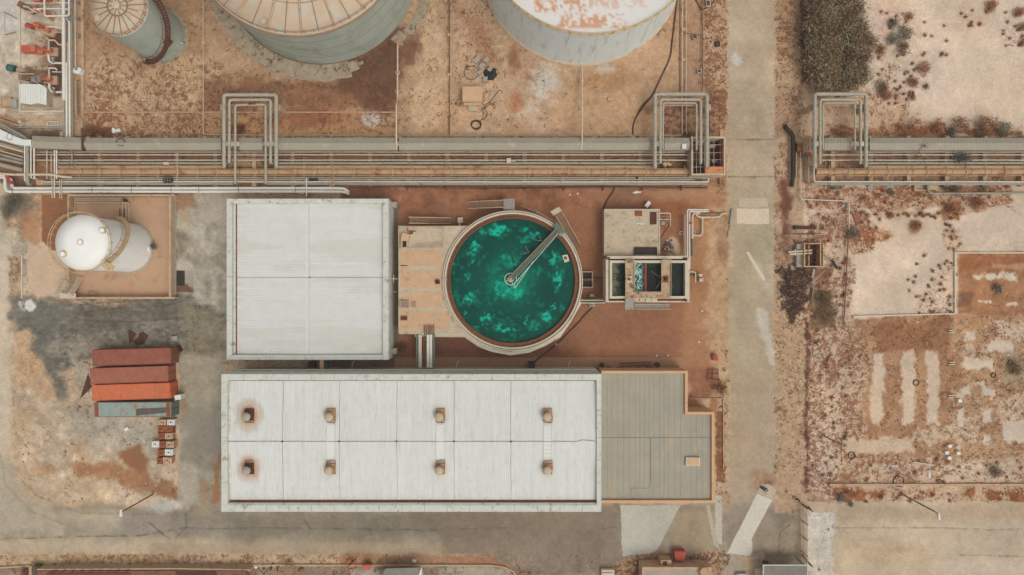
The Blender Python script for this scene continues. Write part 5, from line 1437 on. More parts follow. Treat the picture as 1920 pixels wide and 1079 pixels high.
# crossings
t = thing('riser_pipes', 'thin white risers crossing the western rack near the white tank top', 'pipe', W(96,310,0))
def multi(name, items, label, cat='pipe', group=None):
    t = thing(name, label, cat, W(items[0][0][0][0], items[0][0][0][1], 0), group)
    for pts, r_, m in items:
        b = MB(); b.tube([W(*p) for p in pts], r_, 7, .3); part(b, 'pipe_run', M[m], t)
    return t
for (x_, ya, yb, r_, m, lab) in ((88,282,336,.08,'pipe_cream','leftmost thin cross pipe over the rack above the white tank'),(96,292,338,.07,'pipe_cream','second thin cross pipe over the rack above the white tank'),(102,282,372,.09,'pipe_white','third thin cross pipe over the rack above the white tank'),(106,282,336,.11,'pipe_white','fourth thin cross pipe over the rack above the white tank'),(135,281,309,.11,'pipe_grey','short grey cross pipe right of the thin cross pipe cluster'),(332,288,348,.05,'pipe_cream','thin pale rod crossing the rack left of the western loop'),(570,295,350,.04,'pipe_cream','thin pale rod crossing the rack right of the western loop'),(626,332,348,.16,'pipe_tan','short tan cross pipe at the end of the twin white pipes'),(574.5,335,370,.1,'pipe_white','white cross pipe over the twin white pipes'),(97.8,336,372,.07,'pipe_cream','thin cream riser crossing the twin white pipes, left one'),(112,336,372,.06,'pipe_cream','thin cream riser crossing the twin white pipes, middle one'),(115.5,336,374,.06,'pipe_cream','thin cream riser crossing the twin white pipes, right one')):
    pipe([(x_,ya,1.9),(x_,yb,1.9)], r_, M[m], lab)
bpy.data.objects.remove(t)
t = thing('equipment_box', 'dark box hanging on the white pipe south of the rack', 'box', W(314,337,1))
b = MB(); b.pbox(306,333.5,322,342.5,1.2,1.9); part(b, 'casing', M['dark'], t); b = MB()
for x_ in (309,314,319): b.pbox(x_-.4,334,x_+.4,342,1.9,1.94)
part(b, 'rib', M['steel'], t)
b = MB(); b.pbox(579,334,596,339,1.2,1.6); solo(b, 'bracket', M['dark'], 'dark flat bracket between rack pipes at the right of the western loop', 'bracket')
b = MB(); b.pbox(306,304,316,309,1.5,1.8); solo(b, 'valve_box', M['pipe_cream'], 'small cream box on the mid sized grey rack pipe', 'box')
b = MB(); b.pbox(950,297,958,305,1.3,1.9); b.tube([W(958,301,1.7),W(966,303,1.7)],.1,6); solo(b, 'valve_box', M['pipe_cream'], 'cream valve box on the rack right above the pool', 'valve box')
b = MB(); q = W(1247,308,1.3); b.cyl(q.x,q.y,0,1.4,.5,.35,10); b.tube([W(1250,306,1.4),W(1258,310,1.2)],.2,8); solo(b, 'pipe_stub', M['conc_tan'], 'pale broken pipe stub beside the chamber with open roof', 'pipe stub')
# left angled bundle leaving the frame
for i, (ya, yb, r_, m) in enumerate(((232,263,.2,'pipe_grey'),(236.5,268,.12,'pipe_grey'),(262,276,.12,'pipe_grey'),(268,281,.14,'pipe_grey'),(272,285,.18,'pipe_cream'),(277,290,.1,'pipe_brown'),(283,295,.1,'pipe_cream'),(290,301,.22,'pipe_grey'),(297,307,.24,'pipe_grey'),(309,320,.38,'duct'),(325,332,.2,'pipe_cream'))):
    pl = ([(-30,ya-9,2.0),(0,ya,2.0),(44,yb-7,2.0),(50,yb-3,2.0),(50.5,yb,1.5)] if i < 2 else [(-30,ya-8,1.4),(0,ya,1.4),(44,yb,1.4)])
    if i == 10: pl = [(-30,323,2.2),(0,326,2.2),(24,327.6,2.2),(95,327.6,2.2),(112,331,1.8),(135,333.4,1.5)]
    pipe(pl, r_, M[m], ('northernmost grey','second northernmost grey','third from the top thin grey','fourth from the top grey','fifth from the top cream','sixth from the top rusty','seventh from the top thin cream','eighth from the top fat grey','ninth from the top fat grey','fattest grey','lowest long cream')[i] + ' pipe of the slanting bundle at the left edge', group='slanting pipes at the left edge')
t = thing('duct_box', 'white boxed duct slanting in from the left edge above the rack', 'duct', W(20,250,0))
b = MB(); 
v = [(-30,240),(0,243),(30,257),(44,262),(58,262),(58,273),(46,273.5),(30,271),(0,262),(-30,256)]
b.pprism(v, 1.6, 2.6); part(b, 'casing', M['white'], t)
b = MB(); q = W(18,257,2.62); b.tube([(q.x+.45*math.cos(2*PI*k/20), q.y+.5*math.sin(2*PI*k/20), 2.64) for k in range(20)], .04, 5, closed=True); part(b, 'hatch_ring', M['steel'], t)
for i, (x_, r_, yb) in enumerate(((46.6,.12,340),(51.5,.28,345),(58,.1,334),(64,.12,335))):
    pipe([(x_,272,2.2),(x_,yb,2.2),(x_+6,yb+(.5 if i==1 else 1.5),1.4)], r_, M['pipe_white' if i!=1 else 'pipe_grey'], ('leftmost thin','fat grey','third thin','rightmost thin')[i] + ' vertical pipe crossing at the left end of the rack', group='cross pipes at the left rack end')
b = MB(); b.pbox(68,338,80,347,1.2,1.7); solo(b, 'pipe_elbow_box', M['conc_tan'], 'tan angular joint box where the southern rack pipes begin', 'joint box')
# chamber with open roof
z1 = 3.0
t = thing('chamber', 'open topped concrete chamber with red beams at the rack end by the road', 'chamber', W(1325,292,0))
b = MB(); b.curb([(1298,258),(1358.8,258),(1358.8,327.2),(1298,327.2)], .26, 0, z1, True); part(b, 'wall', M['conc'], t)
b = MB(); b.pbox(1300,260,1356,326,0,.03); part(b, 'floor', M['conc_dark'], t)
b = MB()
for x_ in (1306,1313,1321,1330,1338.5): b.tube([W(x_,259,2.5), W(x_,326,2.5)], .035, 5)
for y_ in (272,286.5,300,313.5): b.tube([W(1299,y_,2.5), W(1355,y_,2.5)], .03, 5)
part(b, 'roof_rods', M['pipe_cream'], t)
b = MB(); b.pbox(1350,262,1353.5,322,0,2.2); b.pbox(1300,288,1350,290.5,.8,1.3); part(b, 'red_beam', M['dullred'], t)
b = MB(); b.pbox(1322.5,312.8,1357.2,325.6,z1-.25,z1-.15); part(b, 'cover_plate', M['orange_plate'], t)
for i,(x_,y_) in enumerate(((1312,266),(1336,274),(1342,302))):
    b = MB(); b.pbox(x_-7,y_-3,x_+7,y_+3,.03,.8); part(b, 'inner_block', M['conc_grey'], t)
b = MB(); b.tube([W(1348,331,.5), W(1349,346,.3)], .12, 6); b.tube([W(1349,246,.4), W(1349,256,.4)], .1, 6); solo(b, 'bollard', M['dullred'], 'red painted posts lying against the open chamber walls', 'post')
pipe([(1325,341.2,1.5),(1328,341.2,1.5),(1328.5,334,1.5)], .11, M['pipe_white'], 'white elbow turning up into the open chamber')
pipe([(1329,262,2.0),(1329,246,2.0)], .04, M['dark'], 'thin dark rod beside the right leg of the middle loop')
b = MB(); b.tube([W(1331,250,1.2), W(1331,208,1.2)], .06, 5); solo(b, 'rod', M['dark'], 'dark upright rod running beside the right leg of the middle loop', 'rod')
b = MB(); b.pbox(1294,249,1302,257,0,2.0); b.tube([W(1300,251,1.9),W(1326,252,1.9)],.08,6); solo(b, 'valve_group', M['pipe_brown'], 'rusty valve group above the open chamber corner', 'valve group')
# yard pipes
yg = 'thin pipes crossing the tank yard'
pipe([(381,-40,.5),(381,252,.5),(470,253.5,.5),(1277,254,.5),(1279,252,.5),(1279.5,-40,.5)], .07, M['pipe_cream'], 'thin cream pipe framing the tank yard on three sides')
pipe([(745.5,82,.9),(745,186,.9),(743,196,2.9),(743,262,3.0),(744,281,2.4)], .14, M['pipe_cream'], 'cream pipe running from the grey green tank to the rack', group=yg)
pipe([(1091.5,125,.9),(1091.5,262,3.0),(1090,281,2.4)], .13, M['pipe_cream'], 'cream pipe running from the rusty roofed white tank to the rack', group=yg)
pipe([(843,-40,.3),(843,254,.3)], .06, M['pipe_brown'], 'thin brown pipe between the two broad tanks', group=yg)
pipe([(1286.5,-40,.4),(1286.5,245,.4),(1288,252,.4)], .07, M['pipe_cream'], 'right thin pipe of the pair north of the middle loop', group=yg)
pipe([(1317,-40,.4),(1317,172,.4)], .09, M['pipe_brown'], 'dark brown pipe beside the road verge north of the middle loop', group=yg)
pipe([(1275,-40,.2),(1275,175,.2)], .05, M['pipe_brown'], 'thin brown conduit left of the pale pipe pair', group=yg)
pipe([(1286,63,.5),(1318,66,.5)], .06, M['pipe_brown'], 'short brown cross pipe north of the middle loop')
def hose(pts, r_, m, label, name='hose', cat='hose'):
    P = [W(p[0], p[1], .08) for p in pts]; Q = []
    for i in range(len(P)-1):
        p0 = P[max(i-1,0)]; p1 = P[i]; p2 = P[i+1]; p3 = P[min(i+2,len(P)-1)]
        for k in range(6):
            u = k/6; Q.append(.5*((2*p1)+(-p0+p2)*u+(2*p0-5*p1+4*p2-p3)*u*u+(-p0+3*p1-3*p2+p3)*u**3))
    Q.append(P[-1]); b = MB(); b.tube(Q, r_, 6); return solo(b, name, m, label, cat)
hose([(1270,-10),(1266,30),(1260,80),(1256,108),(1242,140),(1230,165),(1221,182),(1206,200),(1192,222),(1187,238),(1187,252)], .13, M['hose'], 'long dark hose snaking down the tank yard to the rack')
hose([(1229,172),(1216,186),(1205,197),(1196,212),(1190,228)], .08, M['hose'], 'thinner dark hose following the long yard hose')
hose([(1153,352),(1148,362),(1139,375),(1134,386),(1132,400),(1131.5,430),(1132,470)], .13, M['hose'], 'black hose running along the west wall of the reservoir')
hose([(1117,571),(1106,582),(1094,594),(1086,604),(1060,630),(1046,644),(1022,664),(1006,676),(996,688)], .13, M['hose'], 'dark hose curving from the link channel to the long hall')
hose([(1300,-6),(1308,6),(1316,18),(1330,12),(1340,2)], .1, M['hose'], 'dark hose curled near the road at the top edge')
hose([(1260,418),(1248,432),(1238,446),(1210,458),(1180,463),(1158,466),(1140,476)], .05, M['hose'], 'thin brown cable crossing the reservoir slab')
hose([(1143,456),(1120,466),(1086,480)], .05, M['pipe_tan'], 'thin tan cable from the pool rim to the reservoir', cat='cable')
# kerb walls
def kerb(pts, w, h, m, label, closed=False, name='kerb_wall', cat='kerb'):
    b = MB(); b.curb(pts, w, 0, h, closed); return solo(b, name, M[m], label, cat)
kerb([(157,210.5),(770,210.5)], .16, .3, 'conc_tan', 'thin tan kerb crossing the tank yard below the grey tanks')
kerb([(154,-40),(154,240)], .45, .5, 'conc_tan', 'tan kerb wall between the pump station and the tank yard')
kerb([(34,-40),(35.5,-10),(35.5,58)], .35, .25, 'conc_white', 'pale kerb at the pump station floor, upper stretch')
kerb([(36,58.5),(36.5,126),(36.5,209),(120,209)], .3, .25, 'conc_white', 'pale kerb at the pump station floor, lower stretch with corner')
kerb([(1600,594),(1791.5,588.5),(1791.5,474.5),(1960,474.5)], .22, .3, 'conc_white', 'thin pale kerb bounding the big sandy plot on the right')
kerb([(1556,909.5),(1960,909.5)], .3, .35, 'conc_tan', 'long pale kerb along the north of the south east road')
kerb([(-30,1067),(60,1061.5),(200,1060),(500,1060.5),(920,1061),(945,1064),(962,1072),(975,1090)], .22, .3, 'conc_tan', 'long tan kerb beside the south road verge')
kerb([(40,478),(40,560)], .18, .3, 'conc_white', 'short pale kerb west of the spill basin')
kerb([(1294,748),(1356,748)], .12, .25, 'conc_tan', 'thin kerb enclosing the bed east of the annex, top edge')
kerb([(1356.5,750),(1357,880)], .16, .25, 'conc_tan', 'thin kerb enclosing the bed east of the annex, long edge')
kerb([(1182,944.6),(1225,944.6)], .3, .1, 'conc_tan', 'tan doorstep south of the annex')
# ------------------------------------------------------------------ pump station, top left
def pump(px, py, ang, label, s=1.0, motor=True, blk=True):
    c_ = W(px, py, 0); t = thing('pump', label, 'pump', (c_.x, c_.y, 0), 'red pumps of the pump station')
    ca, sa = math.cos(ang), math.sin(ang)
    def P(x, y, z): return (c_.x + (x*ca - y*sa)*s, c_.y + (x*sa + y*ca)*s, z*s)
    b = MB(); q = P(0,0,0); b.obox(q[0], q[1], 0, .35, 3.6*s, 1.5*s, ang); part(b, 'plinth', M['conc_tan'], t)
    b = MB(); b.tube([P(.6,-.28,.95), P(.6,.28,.95)], .6*s, 14); b.tube([P(.6,0,.95), P(1.2,0,.95)], .34*s, 12); b.tube([P(.6,.1,1.4), P(.6,.1,1.9)], .22*s, 10); b.tube([P(.6,.1,1.85), P(.6,.1,1.95)], .34*s, 12); part(b, 'volute', M['red'], t)
    b = MB(); b.tube([P(.3,0,.95), P(-.4,0,.95)], .16*s, 8); q = P(-.05,0,0); b.obox(q[0], q[1], .35, .9*s, .5*s, .45*s, ang); part(b, 'bearing_frame', M['red'], t)
    if motor:
        b = MB(); b.tube([P(-.5,0,.95), P(-1.6,0,.95)], .4*s, 14); b.tube([P(-1.6,0,.95), P(-1.7,0,.95)], .3*s, 12)
        for k in range(6): b.tube([P(-.6-.17*k,0,.95), P(-.65-.17*k,0,.95)], .43*s, 14)
        part(b, 'motor', M['red'], t)
    b = MB(); q = P(.62,.1,0); b.obox(q[0], q[1], 1.93*s, 1.99*s, .5*s, .5*s, ang+.4); part(b, 'flange', M['rust'], t)
    return t
pump(90, 3, .1, 'orange red pump at the very top edge of the pump station', 1.0)
pump(87, 26, -.45, 'orange red pump inside the thick white pipe loop', .9)
pump(88, 57, -.45, 'orange red pump below the thick white pipe loop', .95)
pump(91, 98, -.06, 'red pump coupled to the big boxy red motor', .95, False)
pump(90, 152, 0, 'red pump beside the white shed roof', .95, False)
t = thing('motor', 'big boxy orange red motor left of its pump', 'motor', W(58, 91, 0))
b = MB(); b.pbox(38.5, 85, 66, 97, .4, 1.6); b.pbox(58, 84.4, 65.5, 96, 1.6, 1.8); part(b, 'casing', M['red'], t)
b = MB(); b.pprism([(66,85),(74,92),(80,94),(80,100),(70,100),(48,98)], .3, 1.1); part(b, 'bedplate', M['red'], t)
b = MB(); 
for k in range(6): b.pbox(41+k*2.8, 86, 42+k*2.8, 96.5, 1.6, 1.63)
part(b, 'cooling_fins', M['redpaint'], t)
t = thing('motor', 'small rusty red motor with a slanting beam beside it', 'motor', W(56, 50, 0))
q = W(56,50,.8); b = MB(); b.tube([W(50,48,.7), W(62,53,.7)], .45, 12); part(b, 'casing', M['redpaint'], t)
b = MB(); b.tube([W(42,49,1.2), W(72,62,1.2)], .07, 6); part(b, 'beam', M['pipe_cream'], t)
t = thing('generator', 'dark teal motor unit at the end of a tan shaft housing', 'motor', W(22,128,0))
b = MB(); b.tube([W(15.5,127,.9), W(28,130,.9)], .55, 14); part(b, 'casing', M['teal'], t)
b = MB(); b.tube([W(21.5,128.4,.9), W(22.3,128.6,.9)], .6, 14); b.tube([W(26,129.5,.9), W(26.6,129.7,.9)], .6, 14); part(b, 'band', M['steel'], t)
b = MB(); b.pbox(17,124,28,138,0,.4); part(b, 'plinth', M['conc_grey'], t)
b = MB(); b.pbox(30,128,46,135,.0,.9); solo(b, 'shaft_housing', M['conc_tan'], 'tan boxed shaft housing right of the dark teal motor', 'housing')
t = thing('engine', 'pale cylindrical engine unit directly above the white shed', 'engine', W(50,145,0))
b = MB(); b.tube([W(29,144,1.0), W(40,144.5,1.0)], .75, 16); part(b, 'radiator_drum', M['conc'], t)
b = MB(); b.pbox(41,142,56,151,.3,1.3); part(b, 'block', M['pipe_brown'], t)
b = MB(); b.pbox(56,143,76,155,.3,1.1); b.pbox(58,145,66,150,1.1,1.5); part(b, 'gearbox', M['steel'], t)
b = MB(); b.tube([W(30,136,1.7), W(42,139,1.7), W(64,139,1.7)], .08, 6, .3); b.tube([W(26,151,1.5), W(44,152,1.5), W(56,155,1.4)], .07, 6, .3); b.tube([W(60,150,1.6), W(72,157,1.5), W(88,169,1.2)], .08, 6); part(b, 'pipe_frame', M['pipe_cream'], t)
def valve_row(px, py, label):
    t = thing('valve_manifold', label, 'valve manifold', W(px, py, 0))
    for k in range(5):
        b = MB(); q = W(px + k*5.6, py + (k%2)*2 - k*.2, .9); b.cyl(q.x, q.y, .2, .9, .16, .16, 10)
        v = part(b, 'valve_body', M['pipe_cream'], t)
        b = MB(); b.tube([(q.x+.26*math.cos(2*PI*j/10), q.y+.26*math.sin(2*PI*j/10), 1.1) for j in range(10)], .04, 5, closed=True); b.tube([(q.x,q.y,.9),(q.x,q.y,1.12)], .035, 5); b.tube([(q.x-.25,q.y,1.1),(q.x+.25,q.y,1.1)], .03, 5); part(b, 'hand_wheel', M['yellow'], v)
    b = MB(); b.tube([W(px-2,py+1,.5), W(px+28,py,.5)], .12, 8); part(b, 'header_pipe', M['pipe_cream'], t)
valve_row(66, 74, 'row of small cream hand valves above the boxy red motor')
valve_row(66, 128, 'row of small cream hand valves above the lower engine unit')
t = thing('machine', 'rusty brown and cream machinery tangle near the top left corner', 'machine', W(56, 18, 0))
b = MB(); b.obox(W(55,18,0).x, W(55,18,0).y, .2, 1.0, 2.6, .9, -.5); part(b, 'body', M['pipe_brown'], t)
b = MB(); b.tube([W(44,12,1.2), W(54,14,1.2), W(60,20,1.2), W(68,23,1.1)], .14, 8, .3); b.tube([W(46,21,1.0), W(62,24,1.0)], .1, 6); b.tube([W(62,17,1.3), W(70,18,1.3), W(80,23,1.0)], .16, 8, .3); part(b, 'pipework', M['pipe_cream'], t)
pipe([(83,-30,2.2),(83.5,27,2.2),(86,30.5,2.2),(127,30,2.2),(129.5,27,2.2),(129.5,-30,2.2)], .14, M['pipe_white'], 'thick white pipe loop around the upper red pumps', bend=.3)
gq = 'white pipes joining pumps and header'
pipe([(47,5.5,1.8),(80,6.5,1.8),(84,6.6,2.1)], .07, M['pipe_white'], 'thin white branch at the top left reaching the white loop', group=gq)
pipe([(70,17,1.8),(122,16.8,1.8),(130,19,1.8)], .12, M['pipe_white'], 'white branch crossing the thick loop from the brown machine', group=gq)
pipe([(107,5.5,1.8),(130,6,1.8)], .1, M['pipe_white'], 'white branch right of the topmost red pump', group=gq)
pipe([(84,50.8,1.3),(110,50.8,1.3),(118,54,1.3),(122,58,1.5)], .1, M['pipe_white'], 'white branch above the pump below the loop', group=gq)
pipe([(101,60.5,1.0),(119,60.8,1.2)], .08, M['pipe_cream'], 'cream branch right of the pump below the loop', group=gq)
pipe([(88,71,.8),(92,76,1.0),(102,75.5,1.0),(107,80,1.0),(109,84,.9),(124,84,1.2)], .13, M['pipe_cream'], 'cream bent branch above the coupled red pump', group=gq)
pipe([(91.5,74,.7),(91.5,92,1.5)], .15, M['pipe_cream'], 'short cream upright feeding the coupled red pump', group=gq)
pipe([(91,103,1.4),(91.5,114,1.0),(97,118.5,1.0),(119,118.8,1.0)], .17, M['pipe_white'], 'fat white elbow leaving the coupled red pump downward', group=gq)
pipe([(92,128,.9),(104,128.3,1.0),(107,132,1.0)], .13, M['pipe_white'], 'white bent branch above the lowest red pump', group=gq)
pipe([(92,128,.8),(92.5,146,1.3)], .14, M['pipe_cream'], 'short cream upright feeding the lowest red pump', group=gq)
pipe([(92.5,157,1.3),(92.5,168,1.0),(98,173,1.0),(119,173.4,1.0)], .17, M['pipe_white'], 'fat white elbow leaving the lowest red pump beside the shed', group=gq)
pipe([(98,135,1.0),(119,135.5,1.0)], .1, M['pipe_cream'], 'cream branch joining the header above the lowest red pump', group=gq)
for (x_, y_, l_) in ((100,112,'upper'),(102,168,'lower')):
    t = thing('valve', 'grey hand valve on the ' + l_ + ' fat white elbow', 'valve', W(x_, y_+4, 0))
    b = MB(); q = W(x_, y_+4, 1.2); b.cyl(q.x,q.y,.8,1.4,.3,.2,10); part(b, 'valve_body', M['steel'], t)
    b = MB(); b.tube([(q.x, q.y+.1, 1.4),(q.x, q.y+.5,1.4)], .05, 5); b.tube([(q.x+.25*math.cos(2*PI*j/10), q.y+.5, 1.4+.25*math.sin(2*PI*j/10)) for j in range(10)], .04, 5, closed=True); part(b, 'hand_wheel', M['pipe_cream'], t)
hd = 'header pipes between pump station and tank yard'
for (x0_,y0_,x1_,y1_,r_,m,z_,l_) in ((118.7,-40,120,188,.27,'pipe_white',1.9,'fattest pale header pipe running down past the red pumps'),(124.5,118,125,258,.15,'pipe_white',1.7,'white header pipe starting beside the fat elbow'),(126.5,80,127.5,258,.08,'pipe_cream',1.5,'thin cream header pipe right of the white one'),(130,40,131,258,.16,'pipe_white',1.6,'white header pipe right of the fattest one'),(134,-40,135.5,258,.1,'pipe_grey',1.5,'thin grey header pipe in the middle of the bundle'),(140.5,-40,141.5,130,.1,'pipe_cream',1.2,'cream header pipe close to the tan kerb wall'),(119,185,120.5,258,.05,'pipe_cream',1.2,'thin pipe continuing below the fattest header')):
    pipe([(x0_,y0_,z_),(x1_,y1_,z_)], r_, M[m], l_, group=hd)
pipe([(125,36,1.6),(128.5,40,1.6),(130,45,1.6)], .1, M['pipe_white'], 'short white link from the thick loop into the header bundle')
pipe([(120.5,34,2.2),(144,34.5,2.2)], .08, M['steel'], 'short cross rail over the header bundle at the loop foot')
pipe([(141.5,152,.9),(142.5,215,.9),(153,224,.9),(153.5,240,.9)], .16, M['pipe_tan'], 'peach coloured pipe bending round to the kerb corner')
pipe([(134.5,226,.7),(148,226,.7)], .04, M['pipe_cream'], 'thin cream cross rail at the foot of the header bundle')
pipe([(136,222,.7),(137,256,.7)], .06, M['pipe_cream'], 'thin cream upright right of the header bundle')
for k in range(9):
    b = MB(); b.tube([W(146,152+k*7.2,.8), W(151,154+k*7.2,.8)], .07, 5); b.tube([W(147,150+k*7.2,.3), W(147,155+k*7.2,.9)], .06, 5); solo(b, 'pipe_clamp', M['steel'], 'small steel clamp in the column along the kerb wall', 'clamp', 'clamps along the kerb wall')
for (y_, l_) in ((4,'first'),(34,'second'),(67,'third')):
    b = MB(); b.pbox(142,y_-2,147,y_+2,.2,1.1); b.tube([W(136,y_,1.0),W(146,y_,1.0)],.07,6); solo(b, 'pipe_bracket', M['steel'], l_ + ' small grey bracket from the top beside the kerb wall', 'bracket')
t = thing('cabinet', 'twin white boxes standing beside the header bundle', 'cabinet', W(143,132,0))
b = MB(); b.pprism([(139,128),(148,126),(152,129),(151,135),(146,139),(135,136),(134,130)], .3, 1.3); part(b, 'casing', M['white'], t)
b = MB(); b.pbox(140,127,144,131,1.3,1.5); part(b, 'lid', M['steel'], t)
t = thing('shed', 'white sheet roofed pump shed at the left edge', 'shed', W(62,178,0))
b = MB(); b.pbox(38,160,84,195,0,1.95); part(b, 'wall', M['conc'], t)
b = MB(); b.prism([tuple(W(x_,y_,2.2)) for x_,y_ in ((35.5,158),(75,158),(86.5,166),(86.5,197.5),(70,193),(58,196),(36.5,193))], 2.0, 2.15); rf = part(b, 'roof', M['white'], t)
b = MB()
for k in range(10): b.pbox(38+k*4.7,160+(2 if k>7 else 0),38.4+k*4.7,193,2.15,2.19)
part(b, 'roof_ridge', M['conc_white'], rf)
b = MB(); b.pbox(0,182.5,20.5,202,0,.35); b.curb([(1.5,184),(19,184),(19,200.5),(1.5,200.5)],.15,.35,.6,True); solo(b, 'valve_box', M['conc_tan'], 'square tan edged box with pale centre at the left edge', 'valve box')
b = MB(); b.pbox(20,186,31,202,0,.7); solo(b, 'block', M['conc_grey'], 'plain grey block right of the square tan box', 'block')
kerb([(89,228),(109,228),(109,236),(89,236)], .14, .25, 'conc_white', 'small rectangular pale kerb south of the pump station', True)
for (a_,c_,l_) in (((7,23),(32,35),'upper'),((9,66),(30,60),'lower')): b = MB(); b.tube([W(*a_,.9),W(*c_,.9)],.06,6); solo(b, 'barrier_rail', M['pipe_brown'], l_ + ' slanting brown rail of the gap at the pump station kerb', 'rail')
b = MB(); b.curb([(8,24),(8.5,66)], .1, 0, .1); solo(b, 'door_track', M['conc'], 'thin pale track joining the two slanting rails', 'track')
b = MB(); b.tube([W(-20,214,1.2),W(34,232,1.2)],.12,6); solo(b, 'beam', M['rust'], 'rusty slanting beam at the left edge above the duct', 'beam')
b = MB(); q = W(36,229,1.2); b.cyl(q.x,q.y,0,1.2,.3,.25,10); b.obox(W(42,233,0).x, W(42,233,0).y,0,.5,.6,.9,.4); solo(b, 'post', M['pipe_cream'], 'pale post footing at the end of the rusty slanting beam', 'post')
b = MB(); b.pbox(30,238.5,120,240.2,.0,.5); solo(b, 'trench_beam', M['conc_grey'], 'long grey beam above the duct at the left', 'beam')
b = MB(); b.pbox(112,247,118,257,0,1.0); solo(b, 'block', M['conc_tan'], 'tan upright block left of the white header pipes', 'block')
b = MB(); b.pprism([(210,240),(214,240),(215,243),(224,241),(226,248),(216,247),(214,250),(210,250)], 0, .5); solo(b, 'scrap_funnel', M['white'], 'white funnel shaped scrap on the sand above the duct', 'scrap')

# ------------------------------------------------------------------ tank yard objects
t = thing('electrical_cabinet', 'tan roofed control cabinet standing alone between the broad tanks', 'cabinet', W(886,186,0))
b = MB(); b.pbox(868.5,165,903,192,0,2.05); part(b, 'casing', M['conc_tan'], t)
b = MB(); b.pbox(867,162.5,905,190,2.05,2.2); part(b, 'roof', M['tile'], t)
b = MB(); b.pbox(870,190,903,197,1.2,1.5); part(b, 'canopy', M['tile'], t)
b = MB(); b.pbox(878,198,895,208,0,.4); part(b, 'step', M['conc'], t)
for (px,py,s,l_) in ((894,113,9,'northwest'),(912,112,9,'northeast'),(903,124,10,'middle'),(901,136,9,'southwest'),(919,131,7,'east'),(910,149,7,'southernmost')):
    b = MB(); q = W(px,py,.3); b.obox(q.x,q.y,0,.5,s/SC*1.15,s/SC*random.uniform(.7,1.1),random.uniform(0,1.5)); rn_=random.Random(px); b.v=[(x+rn_.uniform(-.1,.1),y+rn_.uniform(-.1,.1),z*(.8+.3*rn_.random())) for x,y,z in b.v]; solo(b, 'concrete_block', M['conc_grey'], l_ + ' loose concrete block of the heap above the control cabinet', 'concrete block', 'loose blocks above the control cabinet')
b = MB(); q = W(920,139,0); rn_=random.Random(4); b.lathe(q.x,q.y,[(1.15,0),(.95,.25),(.6,.45),(.3,.55),(.01,.55)],18,False); b.v=[(q.x+(x-q.x)*(.7+.5*rn_.random()),q.y+(y-q.y)*(.7+.5*rn_.random()),z*(.6+.7*rn_.random())) for x,y,z in b.v]; solo(b, 'tar_heap', M['dark'], 'black tar like heap beside the loose concrete blocks', 'heap')
def coil(px, py, r0, n, m, label, z=.1):
    c_ = W(px,py,0); P = []
    for i in range(n*16): a = 2*PI*i/16; rr = r0*(1+.18*math.sin(a*.37+1)); P.append((c_.x+rr*math.cos(a)+.1*math.sin(i*.21), c_.y+rr*math.sin(a)*.9, z+.02*i/16+.03))
    b = MB(); b.tube(P, .05, 5); solo(b, 'cable_coil', m, label, 'cable coil')
coil(893,235,.75,4,M['hose'],'coiled dark cable lying on the sand below the control cabinet')
coil(884,138,1.1,1,M['hose'],'loose dark loop of cable left of the concrete block heap')
for (pts,l_) in (([(897,232),(905,222),(908,205),(912,196),(920,190),(934,172),(940,170),(942,176)],'first'),([(905,226),(915,214),(910,205),(918,196)],'second'),([(903,192),(908,200),(903,208),(908,214)],'third')):
    hose(pts, .045, M['hose'], l_ + ' dark cable trailing up from the coil beside the cabinet', 'cable', 'cable')
for (px,py,w_,h_,m,l_) in ((1303,69,10,8,'steel','grey valve box on the brown cross pipe near the road'),(1311.5,133.5,8,8,'conc_grey','small grey kerbed pit beside the dark brown pipe'),(1345.5,82,9,9,'dark','dark round manhole lid on the verge beside the road'),(1328,6,9,14,'conc_grey','grey twisted scrap piece at the top edge near the road')):
    t = thing('valve_box', l_, 'box', W(px,py,0)); b = MB(); q = W(px,py,.4); b.obox(q.x,q.y,0,.4,w_/SC,h_/SC,.1 if m!='steel' else .3); part(b, 'frame', M[m], t)
    b = MB(); b.obox(q.x,q.y,.4,.45,w_/SC*.6,h_/SC*.6,.1); part(b, 'lid', M['drust'], t)
for (px,py) in ((1091,152),(1091,204),(745,136),(745,172),(381,80),(381,140),(1144,186),(843,65),(843,140),(1284,55),(1284,112)):
    b = MB(); b.pbox(px-4,py-3,px+4,py+3,0,.35); solo(b, 'pipe_block', M['conc_tan'], 'tiny tan block under one of the thin yard pipes', 'block', 'small blocks under the yard pipes')
b = MB(); q = W(749,80,1); b.obox(q.x,q.y,0,1.2,1.0,.8,.4); b.tube([W(742,78,1.2),W(756,84,1.2)],.15,8); solo(b, 'tank_valve', M['pipe_tan'], 'tan valve where the cream pipe leaves the grey green tank', 'valve')
